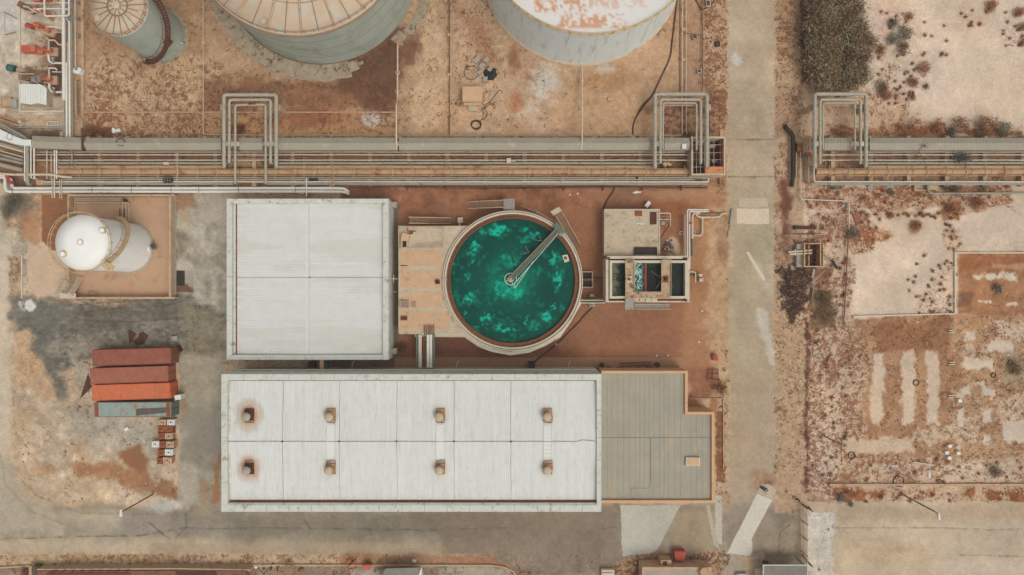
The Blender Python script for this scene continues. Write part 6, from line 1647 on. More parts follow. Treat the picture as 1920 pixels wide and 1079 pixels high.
# ------------------------------------------------------------------ shipping containers
def corr_box(b, cx, cy, z0, z1, lx, ly, ang, pitch=.28, amp=.035):
    ca, sa = math.cos(ang), math.sin(ang); n = int(lx/pitch)*2; n -= n % 2
    vs = []
    for k in range(n+1):
        x = -lx/2 + lx*k/n; o = amp if (k//1) % 2 else 0
        for (y, z) in ((-ly/2+o, z0), (-ly/2+o, z1-o), (ly/2-o, z1-o), (ly/2-o, z0)): vs.append((cx+x*ca-y*sa, cy+x*sa+y*ca, z))
    fs = []
    for k in range(n):
        for j in range(3): fs.append((k*4+j, (k+1)*4+j, (k+1)*4+j+1, k*4+j+1))
    fs.append((0,1,2,3)); fs.append((n*4+3,n*4+2,n*4+1,n*4)); b.add(vs, fs)
def container(px, py, lpx, wpx, deg, m, frame, label, doorm):
    z = 2.6; c_ = W(px,py,z); lx, ly = L(lpx,z), L(wpx,z); a = math.radians(deg)
    t = thing('shipping_container', label, 'container', (c_.x,c_.y,0), 'shipping containers in a row')
    b = MB(); corr_box(b, c_.x, c_.y, .15, z, lx-.2, ly-.1, a); part(b, 'body', m, t)
    ca, sa = math.cos(a), math.sin(a)
    def P(x,y,zz): return (c_.x+x*ca-y*sa, c_.y+x*sa+y*ca, zz)
    b = MB()
    for sy in (-1,1):
        for zz in (.1, z-.04): b.beam(P(-lx/2,sy*(ly/2-.05),zz), P(lx/2,sy*(ly/2-.05),zz), .1, .12)
    for sx in (-1,1):
        for zz in (.1, z-.04): b.beam(P(sx*(lx/2-.06),-ly/2,zz), P(sx*(lx/2-.06),ly/2,zz), .12, .12)
        for sy in (-1,1): b.beam(P(sx*(lx/2-.08),sy*(ly/2-.08),0), P(sx*(lx/2-.08),sy*(ly/2-.08),z+.03), .17, .17)
    part(b, 'frame', frame, t)
    for s in (-1,1):
        b = MB(); q = P(lx/2+.01, s*ly*.235, 0); b.obox(q[0],q[1],.2,z-.12,.06,ly*.44,a); d_ = part(b, 'door', doorm, t)
        b = MB()
        for o in (-.14,.14): b.tube([P(lx/2+.08,s*ly*.235+o*ly,.25), P(lx/2+.08,s*ly*.235+o*ly,z-.15)], .03, 5)
        part(b, 'lock_rod', M['steel'], d_)
    return t, P, lx, ly
cm = [mat('dark_red_container_paint', C(152,88,68), .75, .18, .8, C(132,78,58), .5, 1.1), mat('faded_red_container_paint', C(166,100,78), .8, .16, .8, C(140,94,74), .55, 1.3), mat('orange_container_paint', C(202,112,74), .75, .12, 1.0, C(176,98,62), .45, 1.5), mat('grey_green_container_paint', C(146,160,150), .8, .14, .8, C(160,110,72), .48, .6)]
fm = [mat('red_container_frame', C(140,80,62), .7, .2, 1.5), mat('faded_red_container_frame', C(160,92,70), .75, .2, 1.5), mat('orange_container_frame', C(204,96,58), .7, .15, 1.5), mat('rusty_green_container_frame', C(134,128,110), .8, .2, 1.5, RUST, .5, 1.5)]
container(247,669.5,147,30,1.6, cm[0], fm[0], 'dark brick red container, northernmost of the row of four', fm[0])
container(242,703.5,146,29.5,2.0, cm[1], fm[1], 'faded brownish red container, second of the row of four', fm[1])
container(246,735,146,29.5,1.8, cm[2], fm[2], 'bright orange container, third of the row of four', fm[2])
t,P,lx,ly = container(249,768.5,144,28,.2, cm[3], fm[3], 'grey green rusty container with dark roof patch, southernmost of four', M['green'])
b = MB(); z_ = 2.6; b.add([P(.55,-.95,z_+.012),P(5.3,-.5,z_+.012),P(5.3,.35,z_+.012),P(.5,.15,z_+.012)], [(0,1,2,3)]); part(b, 'roof_patch', mat('dark_roof_patch', C(96,90,84), .8, .2, 1.5, RUST, .35, 1.5), t)
for x_ in (-5.75, 5.6): b = MB(); b.add([P(x_-.3,-1.15,z_+.01),P(x_+.32,-1.15,z_+.01),P(x_+.28,1.15,z_+.01),P(x_-.26,1.15,z_+.01)], [(0,1,2,3)]); part(b, 'rusty_strip', M['rust'], t)
b = MB(); c_ = W(329,747,2.4); b.obox(c_.x,c_.y,1.5,1.7,1.0,.8,.15); b.obox(c_.x,c_.y,0,1.5,.8,.7,.15); solo(b, 'crate', M['white'], 'small white crate standing at the orange container doors', 'crate')
b = MB(); c_ = W(330,656,.5); b.obox(c_.x+.2,c_.y,0,1.4,1.2,1.0,.5); solo(b, 'scrap_bin', M['drust'], 'rusty dark bin at the east end of the northernmost container', 'bin')
def plate(pts, label, m='drust', z=.06): b = MB(); b.pprism(pts, 0.01, z); solo(b, 'steel_plate', M[m], label, 'plate')
plate([(240,620),(245,619),(255,626),(248,640),(242,645)], 'pointed dark plate on the ground north of the containers, left one')
plate([(262,624),(268,622),(278,630),(270,645),(258,648),(248,640),(258,634)], 'angular dark plate on the ground north of the containers, right one')
plate([(165,700),(171,718),(172,726),(150,748)], 'dark triangular plate beside the west end of the containers')
plate([(331,508),(346,508),(346,536),(332,536)], 'dark slatted grating on the ground east of the spill basin', 'dark', .08)
b = MB(); b.pprism([(320,632),(331,630),(333,639),(322,640)], 0, .5); solo(b, 'block', M['conc_grey'], 'pale grey block on the oil stained ground above the containers', 'block')
# tanks / cubes
def cube_tank(px, py, w_, h_, m, label):
    z = 1.15; c_ = W(px,py,z); t = thing('cube_tank', label, 'cube tank', (c_.x,c_.y,0), 'cube tanks south of the containers')
    b = MB(); lx, ly = L(w_,z), L(h_,z); b.obox(c_.x,c_.y,.12,z-.08,lx,ly); b.obox(c_.x,c_.y,z-.08,z,lx*.86,ly*.86); part(b, 'body', m, t)
    b = MB(); b.obox(c_.x,c_.y,0,.12,lx*1.02,ly*1.02); part(b, 'pallet', M['wood'], t)
    b = MB()
    for zz in (.35,.65,.95):
        for sx in (-1,1): b.beam((c_.x+sx*lx*.51,c_.y-ly*.51,zz),(c_.x+sx*lx*.51,c_.y+ly*.51,zz),.03,.03); b.beam((c_.x-lx*.51,c_.y+sx*ly*.51,zz),(c_.x+lx*.51,c_.y+sx*ly*.51,zz),.03,.03)
    for sx in (-1,1):
        b.beam((c_.x+sx*lx*.25,c_.y-ly*.5,z+.02),(c_.x+sx*lx*.25,c_.y+ly*.5,z+.02),.035,.03)
        for sy in (-1,0,1): b.beam((c_.x+sx*lx*.51,c_.y+sy*ly*.5,.1),(c_.x+sx*lx*.51,c_.y+sy*ly*.5,z),.03,.03)
    part(b, 'cage', M['rust'] if m is not M['white'] else M['steel'], t)
    b = MB(); b.cyl(c_.x,c_.y,z,z+.07,.12,n=12); part(b, 'cap', M['dark'], t)
M['cube_rust'] = mat('rusty_tank_sheet', C(150,86,54), .85, .2, 2.0, C(200,150,100), .3, 1.8); M['cube_beige'] = mat('beige_rusty_tank_sheet', C(198,168,136), .8, .1, 2.0, C(150,90,60), .45, 2.0)
for (px,py,w_,h_,m,l_) in ((304,792.5,14,11,'cube_beige','pale rusty cube tank, left one of the row touching the containers'),(320,792.5,14,11,'white','white cube tank, right one of the row touching the containers'),
    (302,804.8,13.5,12,'cube_rust','rust brown cube tank, left one of the second row from the top'),(316,804.8,14,12,'cube_rust','rust brown cube tank, right one of the second row from the top'),
    (302,818,13,12,'cube_rust','brown rusty cube tank, left one of the third row from the top'),(316,818.3,14,12,'cube_beige','beige cube tank, right one of the third row from the top'),
    (291,833.5,14,12,'white','white cube tank sticking out westward in the fourth row'),(304.6,834,13,13,'cube_rust','rusty cube tank in the middle of the fourth row'),(318,834,15,13,'cube_beige','yellowish rusty cube tank, right end of the fourth row'),
    (301.5,849.5,13,12,'cube_rust','rust brown cube tank, left one of the fifth row'),(316,848.8,15,12,'white','white cube tank, right one of the fifth row'),
    (299,864.8,11,12,'cube_rust','narrow rusty cube tank, left one of the southernmost row'),(313.5,863.6,17,12,'cube_beige','wide beige cube tank, right one of the southernmost row')):
    cube_tank(px,py,w_,h_,M[m],l_)
b = MB(); c_ = W(240,804,0); b.obox(c_.x,c_.y,0,.5,.7,.5,.6); solo(b, 'block', M['white'], 'small white block on the sand west of the cube tanks', 'block')
# ------------------------------------------------------------------ lamp posts
def lamp(base, head, z, m, label):
    p0 = W(*base,0); h_ = W(*head,z); d_ = Vector((h_.x-p0.x,h_.y-p0.y,0)); t = thing('street_lamp', label, 'street lamp', p0, 'lamp posts')
    b = MB(); b.tube([p0, p0+Vector((0,0,z-.3)), p0+d_*.25+Vector((0,0,z+.05)), h_], [.11,.05], 8, .8); part(b, 'pole', M[m], t)
    b = MB(); b.cyl(p0.x,p0.y,0,.3,.3,.22,12); part(b, 'base', M['conc'], t)
    b = MB(); u = d_.normalized() if d_.length>.1 else Vector((0,-1,0)); b.tube([h_-Vector((0,-.45,0)), h_+Vector((0,-.6,0))], [.16,.26], 8); part(b, 'lamp_head', M['white'], t)
lamp((290,925),(227,961),9,'pipe_brown','lamp post leaning over the south road near the cube tanks')
lamp((1693,928),(1760,967),8.5,'pipe_brown','lamp post beside the long kerb of the south east road')
lamp((1671,880),(1742,888),8,'pipe_cream','lamp post with pale arm among the scrub in the eastern plot')
t = thing('utility_pole', 'brown utility pole with crossbar near the east verge', 'utility pole', W(1545,818,0))
b = MB(); p0 = W(1545,818,0); p1 = W(1577,834,5.6); b.tube([p0,(p0.x,p0.y,5.6),p1], .08, 7, .3); part(b, 'pole', M['pipe_brown'], t)
b = MB(); b.tube([W(1577,826,5.6),W(1578,872,5.4)],.05,6); part(b, 'crossbar', M['rust'], t)
b = MB(); b.tube([W(1580,830,5.7),W(1580,839,5.7)],.12,8); part(b, 'insulator', M['steel'], t)
for i,(px,py,r_,m) in enumerate(((1597,854.5,.55,'dark'),(1685,903,.85,'drust'),(1718,718,.45,'dark'),(1895,680,.4,'hose'),(1602,530,.2,'steel'),(1863,704,.38,'hose'))):
    b = MB(); c_ = W(px,py,.1); b.tube([(c_.x+r_*math.cos(2*PI*k/24),c_.y+r_*math.sin(2*PI*k/24),.08) for k in range(24)], .07, 6, closed=True)
    solo(b, 'tyre' if m!='steel' else 'ring', M[m], ('dark hoop lying south of the pale horizontal strip','largest rusty hoop beside the long kerb','black tyre lying between two pale vertical strips','brown tyre on the far right of the brown plot','tiny grey ring on the big sandy plot','brown tyre right of the three pale strips')[i], 'hoop')
for (px,py,a,l_) in ((1799.7,752,.0,'white cube block standing alone right of the three pale strips'),(1781,837,.3,'white cube block, northernmost of the small cluster'),(1775.5,849.5,0,'white cube block, leftmost of the small cluster'),(1797,850.5,0,'white cube block, rightmost of the small cluster'),(1780.5,859,-.4,'white cube block, southernmost of the small cluster')):
    b = MB(); c_ = W(px,py,.4); b.obox(c_.x,c_.y,0,.5,.6,.5,a); solo(b, 'marker_block', M['white'], l_, 'block', 'white blocks in the eastern plot')
for k,(px,py) in enumerate(((1786,504),(1786,563),(1786,622),(1786,682),(1785,744))):
    b = MB()
    for dy in (-2,2): b.pbox(px-6,py+dy-.8,px+4,py+dy+.8,0,.35)
    solo(b, 'pipe_saddle', M['conc_white'], 'pair of short pale sleepers in the north south row of the eastern plot', 'sleeper', 'short sleeper pairs in a row')
M['slabred'] = mat('red_brown_slab', C(152,98,80), .9, .15, 2.0)
for (px,py,w_,h_,m,a,l_) in ((1607,411,10,21,'slabred',.35,'faded red brown slab lying right of the thin bent pipe'),(1632,352,10,10,'steel',.2,'grey bent metal sheet below the eastern rack'),(1530,661,12,7,'steel',.4,'grey metal box beside the ditch on the east verge'),(1589,386,6,8,'steel',.3,'small grey sheet at the elbow of the thin bent pipe'),(1669,350,14,6,'conc_grey',.1,'pale broken slab below the eastern rack'),(1512,249,9,11,'conc_tan',0,'tan square slab left of the eastern loop'),(1525,513,4,17,'steel',-.2,'grey metal strip below the small pump box'),(1733,870,40,2,'conc_white',-.15,'long thin pale beam above the long kerb')):
    b = MB(); c_ = W(px,py,.15); b.obox(c_.x,c_.y,0.01,.18,w_/SC,h_/SC,a); solo(b, 'slab', M[m], l_, 'slab')
# east: thin bent pipes, black pipe, pump box
pipe([(1501,285,.6),(1501.5,374,.6),(1592,377.5,.6),(1592,430,.5)], .11, M['pipe_cream'], 'thin cream pipe stepping round below the eastern rack')
pipe([(1592,425,.45),(1589,470,.45),(1582,610,.3)], .10, M['pipe_brown'], 'rusty brown pipe running down beside the big sandy plot')
pipe([(1472,236,.3),(1476,243,.6),(1487,253,.8),(1487,330,.8),(1485,350,.2)], .34, M['dark'], 'fat black pipe beside the road at the eastern rack end', bend=.8)
kerb([(1482,256),(1482,338)], .15, .5, 'conc_tan', 'thin tan wall left of the fat black pipe')
kerb([(1493,262),(1493,332)], .15, .6, 'conc_tan', 'thin tan wall right of the fat black pipe')
pipe([(1516,290,.9),(1515,342,.9),(1522,345,1.2)], .2, M['pipe_grey'], 'grey upright pipe at the left end of the eastern rack')
pipe([(1526,312,1.5),(1526.5,338,1.5),(1529,341.3,1.5)], .1, M['pipe_white'], 'thin white upright pipe at the left end of the eastern rack')
pipe([(1739,348,.8),(1740,358,.7),(1746,363,.7),(1960,362,.7)], .16, M['pipe_grey'], 'separate grey pipe running below the eastern rack')
b = MB(); b.pbox(1716,344,1760,357,0,.06); b.curb([(1716,344),(1716,357),(1738,357)],.2,0,.5); b.pbox(1742,344,1757,356,.06,.9); solo(b, 'valve_pit', M['conc_tan'], 'tan walled valve pit below the eastern rack', 'valve pit')
b = MB(); b.pbox(1495,268,1506,284,0,1.2); b.pbox(1511,286,1522,293,0,1.6); solo(b, 'valve_group', M['rust'], 'rusty valve blocks at the left end of the eastern rack', 'valve group')
pipe([(1519,283,2.4),(1519,259,2.4),(1532,258,2.4)], .09, M['pipe_cream'], 'small cream hook pipe at the left end of the eastern duct')
for i in range(3): pipe([(1508+i*2.2,262+i*3,1.5),(1505+i*2.6,300,1.2)], .05, M['steel'], ('left','middle','right')[i] + ' thin steel rod near the fat black pipe', name='rod', cat='rod')
t = thing('pump_box', 'tan framed open pump box on the verge east of the road', 'pump box', W(1516,478,0))
b = MB(); b.pbox(1494,458,1508.5,501,0,.8); part(b, 'concrete_apron', M['conc_grey'], t)
b = MB(); b.curb([(1509,457),(1539,457),(1539,500),(1509,500)], .14, 0, 1.6, True); b.curb([(1517,458),(1517,500)], .1, 0, 1.5); b.curb([(1543.5,456),(1543.5,500)], .1, 0, 1.2); part(b, 'wall', M['yellow'], t)
b = MB(); b.pbox(1510,458,1538.5,499.5,0,.1); part(b, 'floor', M['drust'], t)
b = MB(); b.pbox(1511,458,1515.5,499,.1,1.0); b.pbox(1531,458,1538,499,.1,.9); part(b, 'grating', M['rust'], t)
b = MB()
for y_ in (467,480,492): b.tube([W(1509,y_,1.5),W(1544,y_,1.5)],.04,5)
part(b, 'tie_bar', M['drust'], t)
b = MB(); b.tube([W(1478,473,1.2),W(1522,469.5,1.2)],.14,8); b.tube([W(1480,477,1.2),W(1522,475,1.2)],.14,8); b.tube([W(1491,468,1.2),W(1491,480,1.2)],.12,8); part(b, 'pipe_run', M['pipe_cream'], t)
t = thing('rusty_cylinder', 'rusty brown cylinder lying above the small pump box', 'cylinder', W(1508,428,0))
b = MB(); b.tube([W(1490,427,.4),W(1529,428,.4)],.26,12); part(b, 'body', M['drust'], t); b = MB(); b.tube([W(1488,427,.4),W(1493,427.1,.4)],.34,12); part(b, 'flange', M['dark'], t)
kerb([(1470,434),(1480,438),(1500,439.5),(1540,438)], .12, .25, 'pipe_brown', 'low dark edging curving above the small pump box')
b = MB(); b.beam(W(1560,488,.3),W(1570,504,.3),.3,.25); solo(b, 'timber', M['dark'], 'dark timber baulk lying right of the small pump box', 'timber')
b = MB(); b.beam(W(1547,507,.5),W(1528,526,.5),.1,.1); b.beam(W(1528,526,.5),W(1523,560,.5),.1,.1); b.beam(W(1521,530,.5),W(1534,530,.5),.1,.1); solo(b, 'fallen_frame', M['steel'], 'thin fallen steel frame beside the burnt patch', 'frame')
# pump pipework near the reservoir
gr = 'pipes between reservoir and road'
pipe([(1284,404,.7),(1284,480,.7)], .16, M['pipe_cream'], 'leftmost upright cream pipe right of the reservoir', group=gr)
pipe([(1328,393.5,1.8),(1290,393.5,1.8),(1289,396,1.8),(1289,486,1.8)], .11, M['pipe_white'], 'outer thin white pipe turning the corner above the filter basin', group=gr)
pipe([(1331,397,1.8),(1294,397,1.8),(1293,400,1.8),(1293,505,1.8)], .11, M['pipe_white'], 'inner thin white pipe turning the corner above the filter basin', group=gr)
pipe([(1298,448,.5),(1298,404,.5),(1302,400,.5),(1313,400,.5)], .2, M['pipe_cream'], 'fat cream pipe of the buried loop near the road', group=gr)
pipe([(1298,480,.4),(1298,446,.4)], .14, M['green'], 'lower green stained upright pipe near the filter corner', group=gr)
pipe([(1336,407.5,.5),(1312,408,.5),(1306,404,.5),(1306,400,.6)], .18, M['pipe_cream'], 'short fat cream bend under the thin white pipes', group=gr)
pipe([(1317,408,.5),(1317,438,.5),(1314,442,.5),(1300,442,.5)], .15, M['pipe_cream'], 'cream looping pipe with joints west of the road', group=gr)
pipe([(1336,408,.4),(1350,406,.4),(1353,401,.4),(1362,400,.2)], .14, M['pipe_cream'], 'buried cream pipe end emerging near the road', group=gr)
pipe([(1313,400,.4),(1350,400,.3)], .1, M['pipe_brown'], 'rusty straight pipe in the dark trench near the road', group=gr)
for (px,py,l_) in ((1294,419,'red valve on the thin white pipes right of the reservoir'),(1333,398,'small red valve at the east end of the thin white pipes')):
    t = thing('valve', l_, 'valve', W(px,py,1.5)); b = MB(); q = W(px,py,1.8); b.cyl(q.x,q.y,1.6,2.2,.2,.16,10); part(b, 'valve_body', M['redpaint'], t)
    b = MB(); b.tube([(q.x+.22*math.cos(2*PI*j/10),q.y+.22*math.sin(2*PI*j/10),2.3) for j in range(10)],.04,5,closed=True); b.tube([(q.x-.2,q.y,2.3),(q.x+.2,q.y,2.3)],.03,5); part(b, 'hand_wheel', M['redpaint'], t)
for (px,py,l_) in ((1278,437,'left'),(1300,436.5,'right')):
    b = MB(); b.curb([(px-3,py-3),(px+3,py-3),(px+3,py+3),(px-3,py+3)],.1,0,.3,True); solo(b, 'valve_pit', M['conc_white'], l_ + ' tiny pale square pit among the pipes right of the reservoir', 'valve pit')
t = thing('sign_board', 'long pale board leaning beside the road east of the pipes', 'board', W(1370,408,0))
b = MB(); b.pprism([(1372,392),(1376,392.5),(1373,408),(1371,422),(1367.5,421.5),(1370,406)], .1, .35); part(b, 'board', M['steel'], t)
b = MB(); b.beam(W(1369,424,.15),W(1365,446,.15),.3,.15); part(b, 'stake', M['pipe_tan'], t)
b = MB(); q = W(1214,384,.5); b.obox(q.x,q.y,0,.9,1.0,.6,.9); solo(b, 'white_drum', M['white'], 'white tilted box lying above the reservoir edge', 'box')
b = MB(); q = W(1216,396,.3); b.obox(q.x,q.y,0,.5,.9,.4,.7); solo(b, 'black_bag', M['dark'], 'black bag below the white tilted box', 'bag')
b = MB(); b.pprism([(1186,361),(1192,359),(1194,357),(1196,359.5),(1202,359),(1202,362),(1196,362),(1192,364)], 0, .25); solo(b, 'scrap', M['white'], 'white crumpled scrap below the cable tray', 'scrap')
t = thing('crate', 'bright red crate on the sand east of the annex', 'crate', W(1341,671,0))
b = MB(); b.pprism([(1336,664),(1345,665),(1347,677),(1337,676)], 0, .8); part(b, 'body', M['redpaint'], t)
b = MB(); b.pprism([(1337,665),(1341,665.5),(1341,675),(1338,675)], .8, .84); part(b, 'lid', M['pipe_brown'], t)
t = thing('scrap_grid', 'low red rusty frame lying below the bright red crate', 'frame', W(1337,704,0))
b = MB()
for (a_,c_) in (((1327,694),(1348,693)),((1328,702),(1348,701)),((1327,711),(1348,712)),((1329,693),(1328,714)),((1336,693),(1337,713)),((1346,692),(1347,714))): b.beam(W(*a_,.35),W(*c_,.35),.12,.12)
part(b, 'bars', M['rust'], t)
for (px,py,l_) in ((1129,685,'left'),(1232.5,684,'right')):
    b = MB(); c_ = W(px,py,.5); b.cyl(c_.x,c_.y,0,.9,.36,.36,14); b.cyl(c_.x,c_.y,.9,.93,.3,.3,14); solo(b, 'barrel', M['dark'], l_ + ' dark barrel behind the annex parapet', 'barrel')
t = thing('ladder', 'rusty ladder frame lying on the apron north of the annex', 'ladder', W(1190,682,0))
b = MB(); b.tube([W(1161,682,.3),W(1220,679,.3)],.05,5); b.tube([W(1163,688,.3),W(1221,685,.3)],.05,5)
for k in range(14): b.tube([W(1163+k*4.3,682-k*.22,.3),W(1164.5+k*4.3,688-k*.22,.3)],.035,5)
part(b, 'frame', M['drust'], t)
for i in range(5):
    b = MB(); x_ = 1138+i*18; b.beam(W(x_,688+(i%2)*2,.4),W(x_+13,691-(i%3)*2,.4),.2,.15); solo(b, 'scrap_bar', M['rust'], 'rusty scrap bar on the apron north of the annex', 'scrap bar', 'scrap bars on the apron')
# ------------------------------------------------------------------ south edge
t = thing('low_building', 'long low building with dark maroon roof at the bottom left edge', 'building', W(260,1090,0))
b = MB(); b.pprism([(70,1071),(460,1070),(460,1140),(70,1140)], 0, 1.6); part(b, 'wall', M['pipe_brown'], t)
b = MB(); b.pprism([(88,1075.5),(243,1075),(243,1140),(88,1140)], 1.6, 1.75); part(b, 'roof', mat('maroon_roof_sheet', C(122,66,56), .8, .12, 1.0, C(90,60,50), .4, .6), t)
b = MB(); b.pprism([(330,1073),(405,1073),(405,1140),(330,1140)], 1.6, 1.72); part(b, 'roof', M['drust'], t)
b = MB(); b.curb([(70,1068.5),(330,1067),(470,1069)], .2, 0, 1.5); part(b, 'parapet', M['conc_tan'], t)
b = MB(); 
for k in range(9): b.beam(W(98+k*17,1076,2.0),W(106+k*17,1068,1.6),.1,.1)
part(b, 'strut', M['drust'], t)
for i,(a_,b_,c_,d_,m) in enumerate(((54,1062,59,1079,'pipe_tan'),(38,1072,43,1100,'pipe_brown'),(61,1063,71,1100,'conc_dark'),(252,1070,262,1082,'conc_dark'),(444,1073,453,1100,'pipe_tan'))):
    b = MB(); b.pbox(a_,b_,c_,d_,0,1.3); solo(b, 'post', M[m], ('tan post','brown short post','dark wide post','dark block','orange tan block')[i] + ' at the bottom edge left of the south verge', 'post')
t = thing('antenna_frame', 'thin cross braced frame standing at the bottom edge', 'frame', W(480,1075,0))
b = MB(); b.tube([W(466,1079,3),W(481,1063,3),W(497,1079,3)],.05,5); b.tube([W(505,1064,3),W(492,1079,3)],.05,5); part(b, 'brace', M['drust'], t)
b = MB(); q = W(481,1063,3); b.cyl(q.x,q.y,0,3.2,.07,n=8); b.cyl(q.x,q.y,3.0,3.3,.2,n=10); part(b, 'post', M['white'], t)
t = thing('cage', 'orange tan steel cage at the bottom edge', 'cage', W(542,1070,0))
b = MB()
for k in range(4): b.beam(W(535+k*5,1062,1.2),W(535+k*5,1081,1.2),.08,.08); b.beam(W(534,1063+k*5,1.2),W(551,1063+k*5,1.2),.08,.08)
for (x_,y_) in ((535,1063),(550,1063),(535,1079),(550,1079)): p=W(x_,y_,1.2); b.tube([(p.x,p.y,0),(p.x,p.y,1.2)],.05,5)
part(b, 'bars', M['pipe_tan'], t)
t = thing('octagonal_frame', 'rusty octagonal steel frame at the bottom edge beside the verge', 'frame', W(659,1056,0))
b = MB(); c_ = W(658.5,1058,1.5); b.tube([(c_.x+.9*math.cos(PI/8+2*PI*k/8),c_.y+.85*math.sin(PI/8+2*PI*k/8),1.5) for k in range(8)],.08,6,closed=True)
for k in range(4): a=PI/8+PI/2*k+.4; b.tube([(c_.x+.85*math.cos(a),c_.y+.85*math.sin(a),1.5),(c_.x+.85*math.cos(a),c_.y+.85*math.sin(a),0)],.05,5)
part(b, 'ring', M['redpaint'], t)
b = MB(); b.tube([(c_.x,c_.y+.2,.9),(c_.x-.4,c_.y-.4,1.0)],.12,8); b.cyl(c_.x,c_.y+.1,0,1.1,.16,n=8); b.tube([W(650,1050,1.2),W(668,1049,1.2)],.06,5); part(b, 'hydrant', M['drust'], t)
t = thing('fire_hose_box', 'bright red box with dark lid at the bottom edge', 'box', W(690,1062,0))
b = MB(); b.pprism([(683,1060),(694,1059),(692,1069),(681,1068)], 0, .9); part(b, 'body', mat('bright_red_box_paint', C(206,88,70), .6, .1, 2), t)
b = MB(); b.pprism([(685,1056),(698,1056),(697,1060),(684,1060)], .7, 1.0); part(b, 'lid', M['drust'], t)
t = thing('shed', 'small grey sheet roofed shed at the bottom edge', 'shed', W(750,1090,0))
b = MB(); b.pprism([(715,1079),(790,1078),(790,1150),(715,1150)], 0, 2.2); part(b, 'wall', M['conc_white'], t)
b = MB(); v=[W(722,1066.5,2.5),W(789,1064.5,2.5),W(784,1079,2.7),W(716,1079.5,2.7),W(716,1150,2.3),W(790,1150,2.3)]; b.add(v,[(3,2,1,0),(4,5,2,3)]); b.add([p-Vector((0,0,.08)) for p in v],[(0,1,2,3),(3,2,5,4)]); r_=part(b, 'roof', mat('grey_corrugated_sheet', C(140,136,126), .7, .12, 1.0, RUST, .2, 1.0), t)
b = MB()
for k in range(12): b.tube([W(724+k*5.6,1067,2.53),W(718.5+k*5.7,1079,2.72)],.03,4)
part(b, 'ridges', M['steel'], r_)
b = MB(); b.pprism([(785,1079),(790,1064.5),(791,1066),(790,1079.5)],2.3,2.75); part(b, 'gable', M['white'], t)
b = MB(); b.pbox(773,1050,780,1054.5,0,.4); solo(b, 'marker_block', M['white'], 'small white block on the verge above the grey shed', 'block')
t = thing('low_building', 'tan walled building with flat recessed roof at the bottom right', 'building', W(1268,1110,0))
b = MB(); b.pbox(1208,1067,1330,1200,0,2.4); part(b, 'roof', M['annex_roof'], t)
b = MB(); b.curb([(1207,1200),(1207,1066.8),(1331,1066.8),(1331,1200)], .5, 0, 3.0); part(b, 'parapet', M['conc_tan'], t)
b = MB(); b.pbox(1239,1051,1259,1066,0,2.2); p_=part(b, 'porch', M['conc_tan'], t); b = MB(); b.pbox(1243,1053,1251,1062,2.2,2.25); part(b, 'porch_opening', M['drust'], p_)
b = MB(); q=W(1321,1073,3.6); b.cyl(q.x,q.y,2.4,3.6,.75,.7,18); tk=part(b, 'water_tank', M['pipe_tan'], t); b=MB(); b.obox(W(1317,1078,3.2).x,W(1317,1078,3.2).y,2.4,3.2,.4,.9); part(b,'pipe_box',M['redpaint'],tk)
t = thing('brick_box', 'dull red square box standing on the scrub in front of the tan building', 'box', W(1276,1043,0))
b = MB(); b.pprism([(1265,1034.5),(1285.5,1034.5),(1285,1050),(1281,1052.5),(1270,1052),(1265.5,1048)], 0, 1.3); part(b, 'body', M['redpaint'], t)
b = MB(); b.pbox(1268,1037,1283,1047,1.3,1.34); part(b, 'lid', mat('dull_red_lid', C(178,84,64), .8, .1, 2.0), t)
b = MB(); b.pprism([(1128,1069),(1152,1069),(1152,1100),(1128,1100)],0,.8); b.curb([(1130,1076),(1150,1076)],.15,.8,1.0); solo(b, 'low_block', M['conc_white'], 'cream block with red edge at the bottom edge', 'block')
t = thing('canopy', 'flat grey canopy roof with white edge at the bottom edge', 'canopy', W(1473,1110,0))
b = MB(); b.pbox(1432,1061,1514,1200,2.9,3.0); part(b, 'roof', mat('grey_canopy_sheet', C(128,124,114), .75, .15, .8), t)
b = MB(); b.curb([(1431.3,1200),(1431.3,1060.3),(1514.5,1060.3),(1514.5,1200)], .1, 2.85, 3.06); part(b, 'edge_trim', M['white'], t)
for (x_,y_) in ((1434,1064),(1512,1064)): b = MB(); p=W(x_,y_,3); b.box(p.x-.08,p.y-.08,0,p.x+.08,p.y+.08,2.9); part(b, 'post', M['steel'], t)
b = MB(); b.pprism([(1416,1069),(1430,1069),(1430,1100),(1420,1100)],0,.7); solo(b, 'ramp', M['conc_white'], 'pale ramp left of the grey canopy', 'ramp')
b = MB(); b.pbox(1396,1045,1424,1069,0,.012); solo(b, 'paving_slab', M['conc_tan'], 'square tan paving slab left of the grey canopy', 'slab')
b = MB(); b.pbox(1430,1052,1441,1060,0,.15); solo(b, 'drain_grate', M['drust'], 'rusty drain grate above the grey canopy', 'drain')
# car
t = thing('parked_car', 'white car with dark windscreen half cut off by the bottom edge', 'car', W(1389,1098,0))
c_ = W(1389,1098,0); X=c_.x; Y=c_.y
def carprism(prof, hw0, hw1, b):  # prof: (y, zlow, zhigh)
    vs=[]; n=len(prof)
    for (y,zl,zh) in prof:
        vs += [(X-hw0,Y+y,zl),(X-hw1,Y+y,zh),(X+hw1,Y+y,zh),(X+hw0,Y+y,zl)]
    fs=[(0,1,2,3),((n-1)*4+3,(n-1)*4+2,(n-1)*4+1,(n-1)*4)]
    for i in range(n-1):
        for j in range(4): k=(j+1)%4; fs.append((i*4+j,(i+1)*4+j,(i+1)*4+k,i*4+k))
    b.add(vs,fs)
carw = mat('white_car_paint', C(232,232,228), .3, .02, 1.0, bump=0, spec=.5)
b = MB(); carprism([(-2.1,.35,.75),(-2.0,.25,.9),(-1.2,.2,.95),(1.0,.2,.95),(1.9,.25,.8),(2.1,.35,.6)], .86, .82, b); part(b, 'body', carw, t)
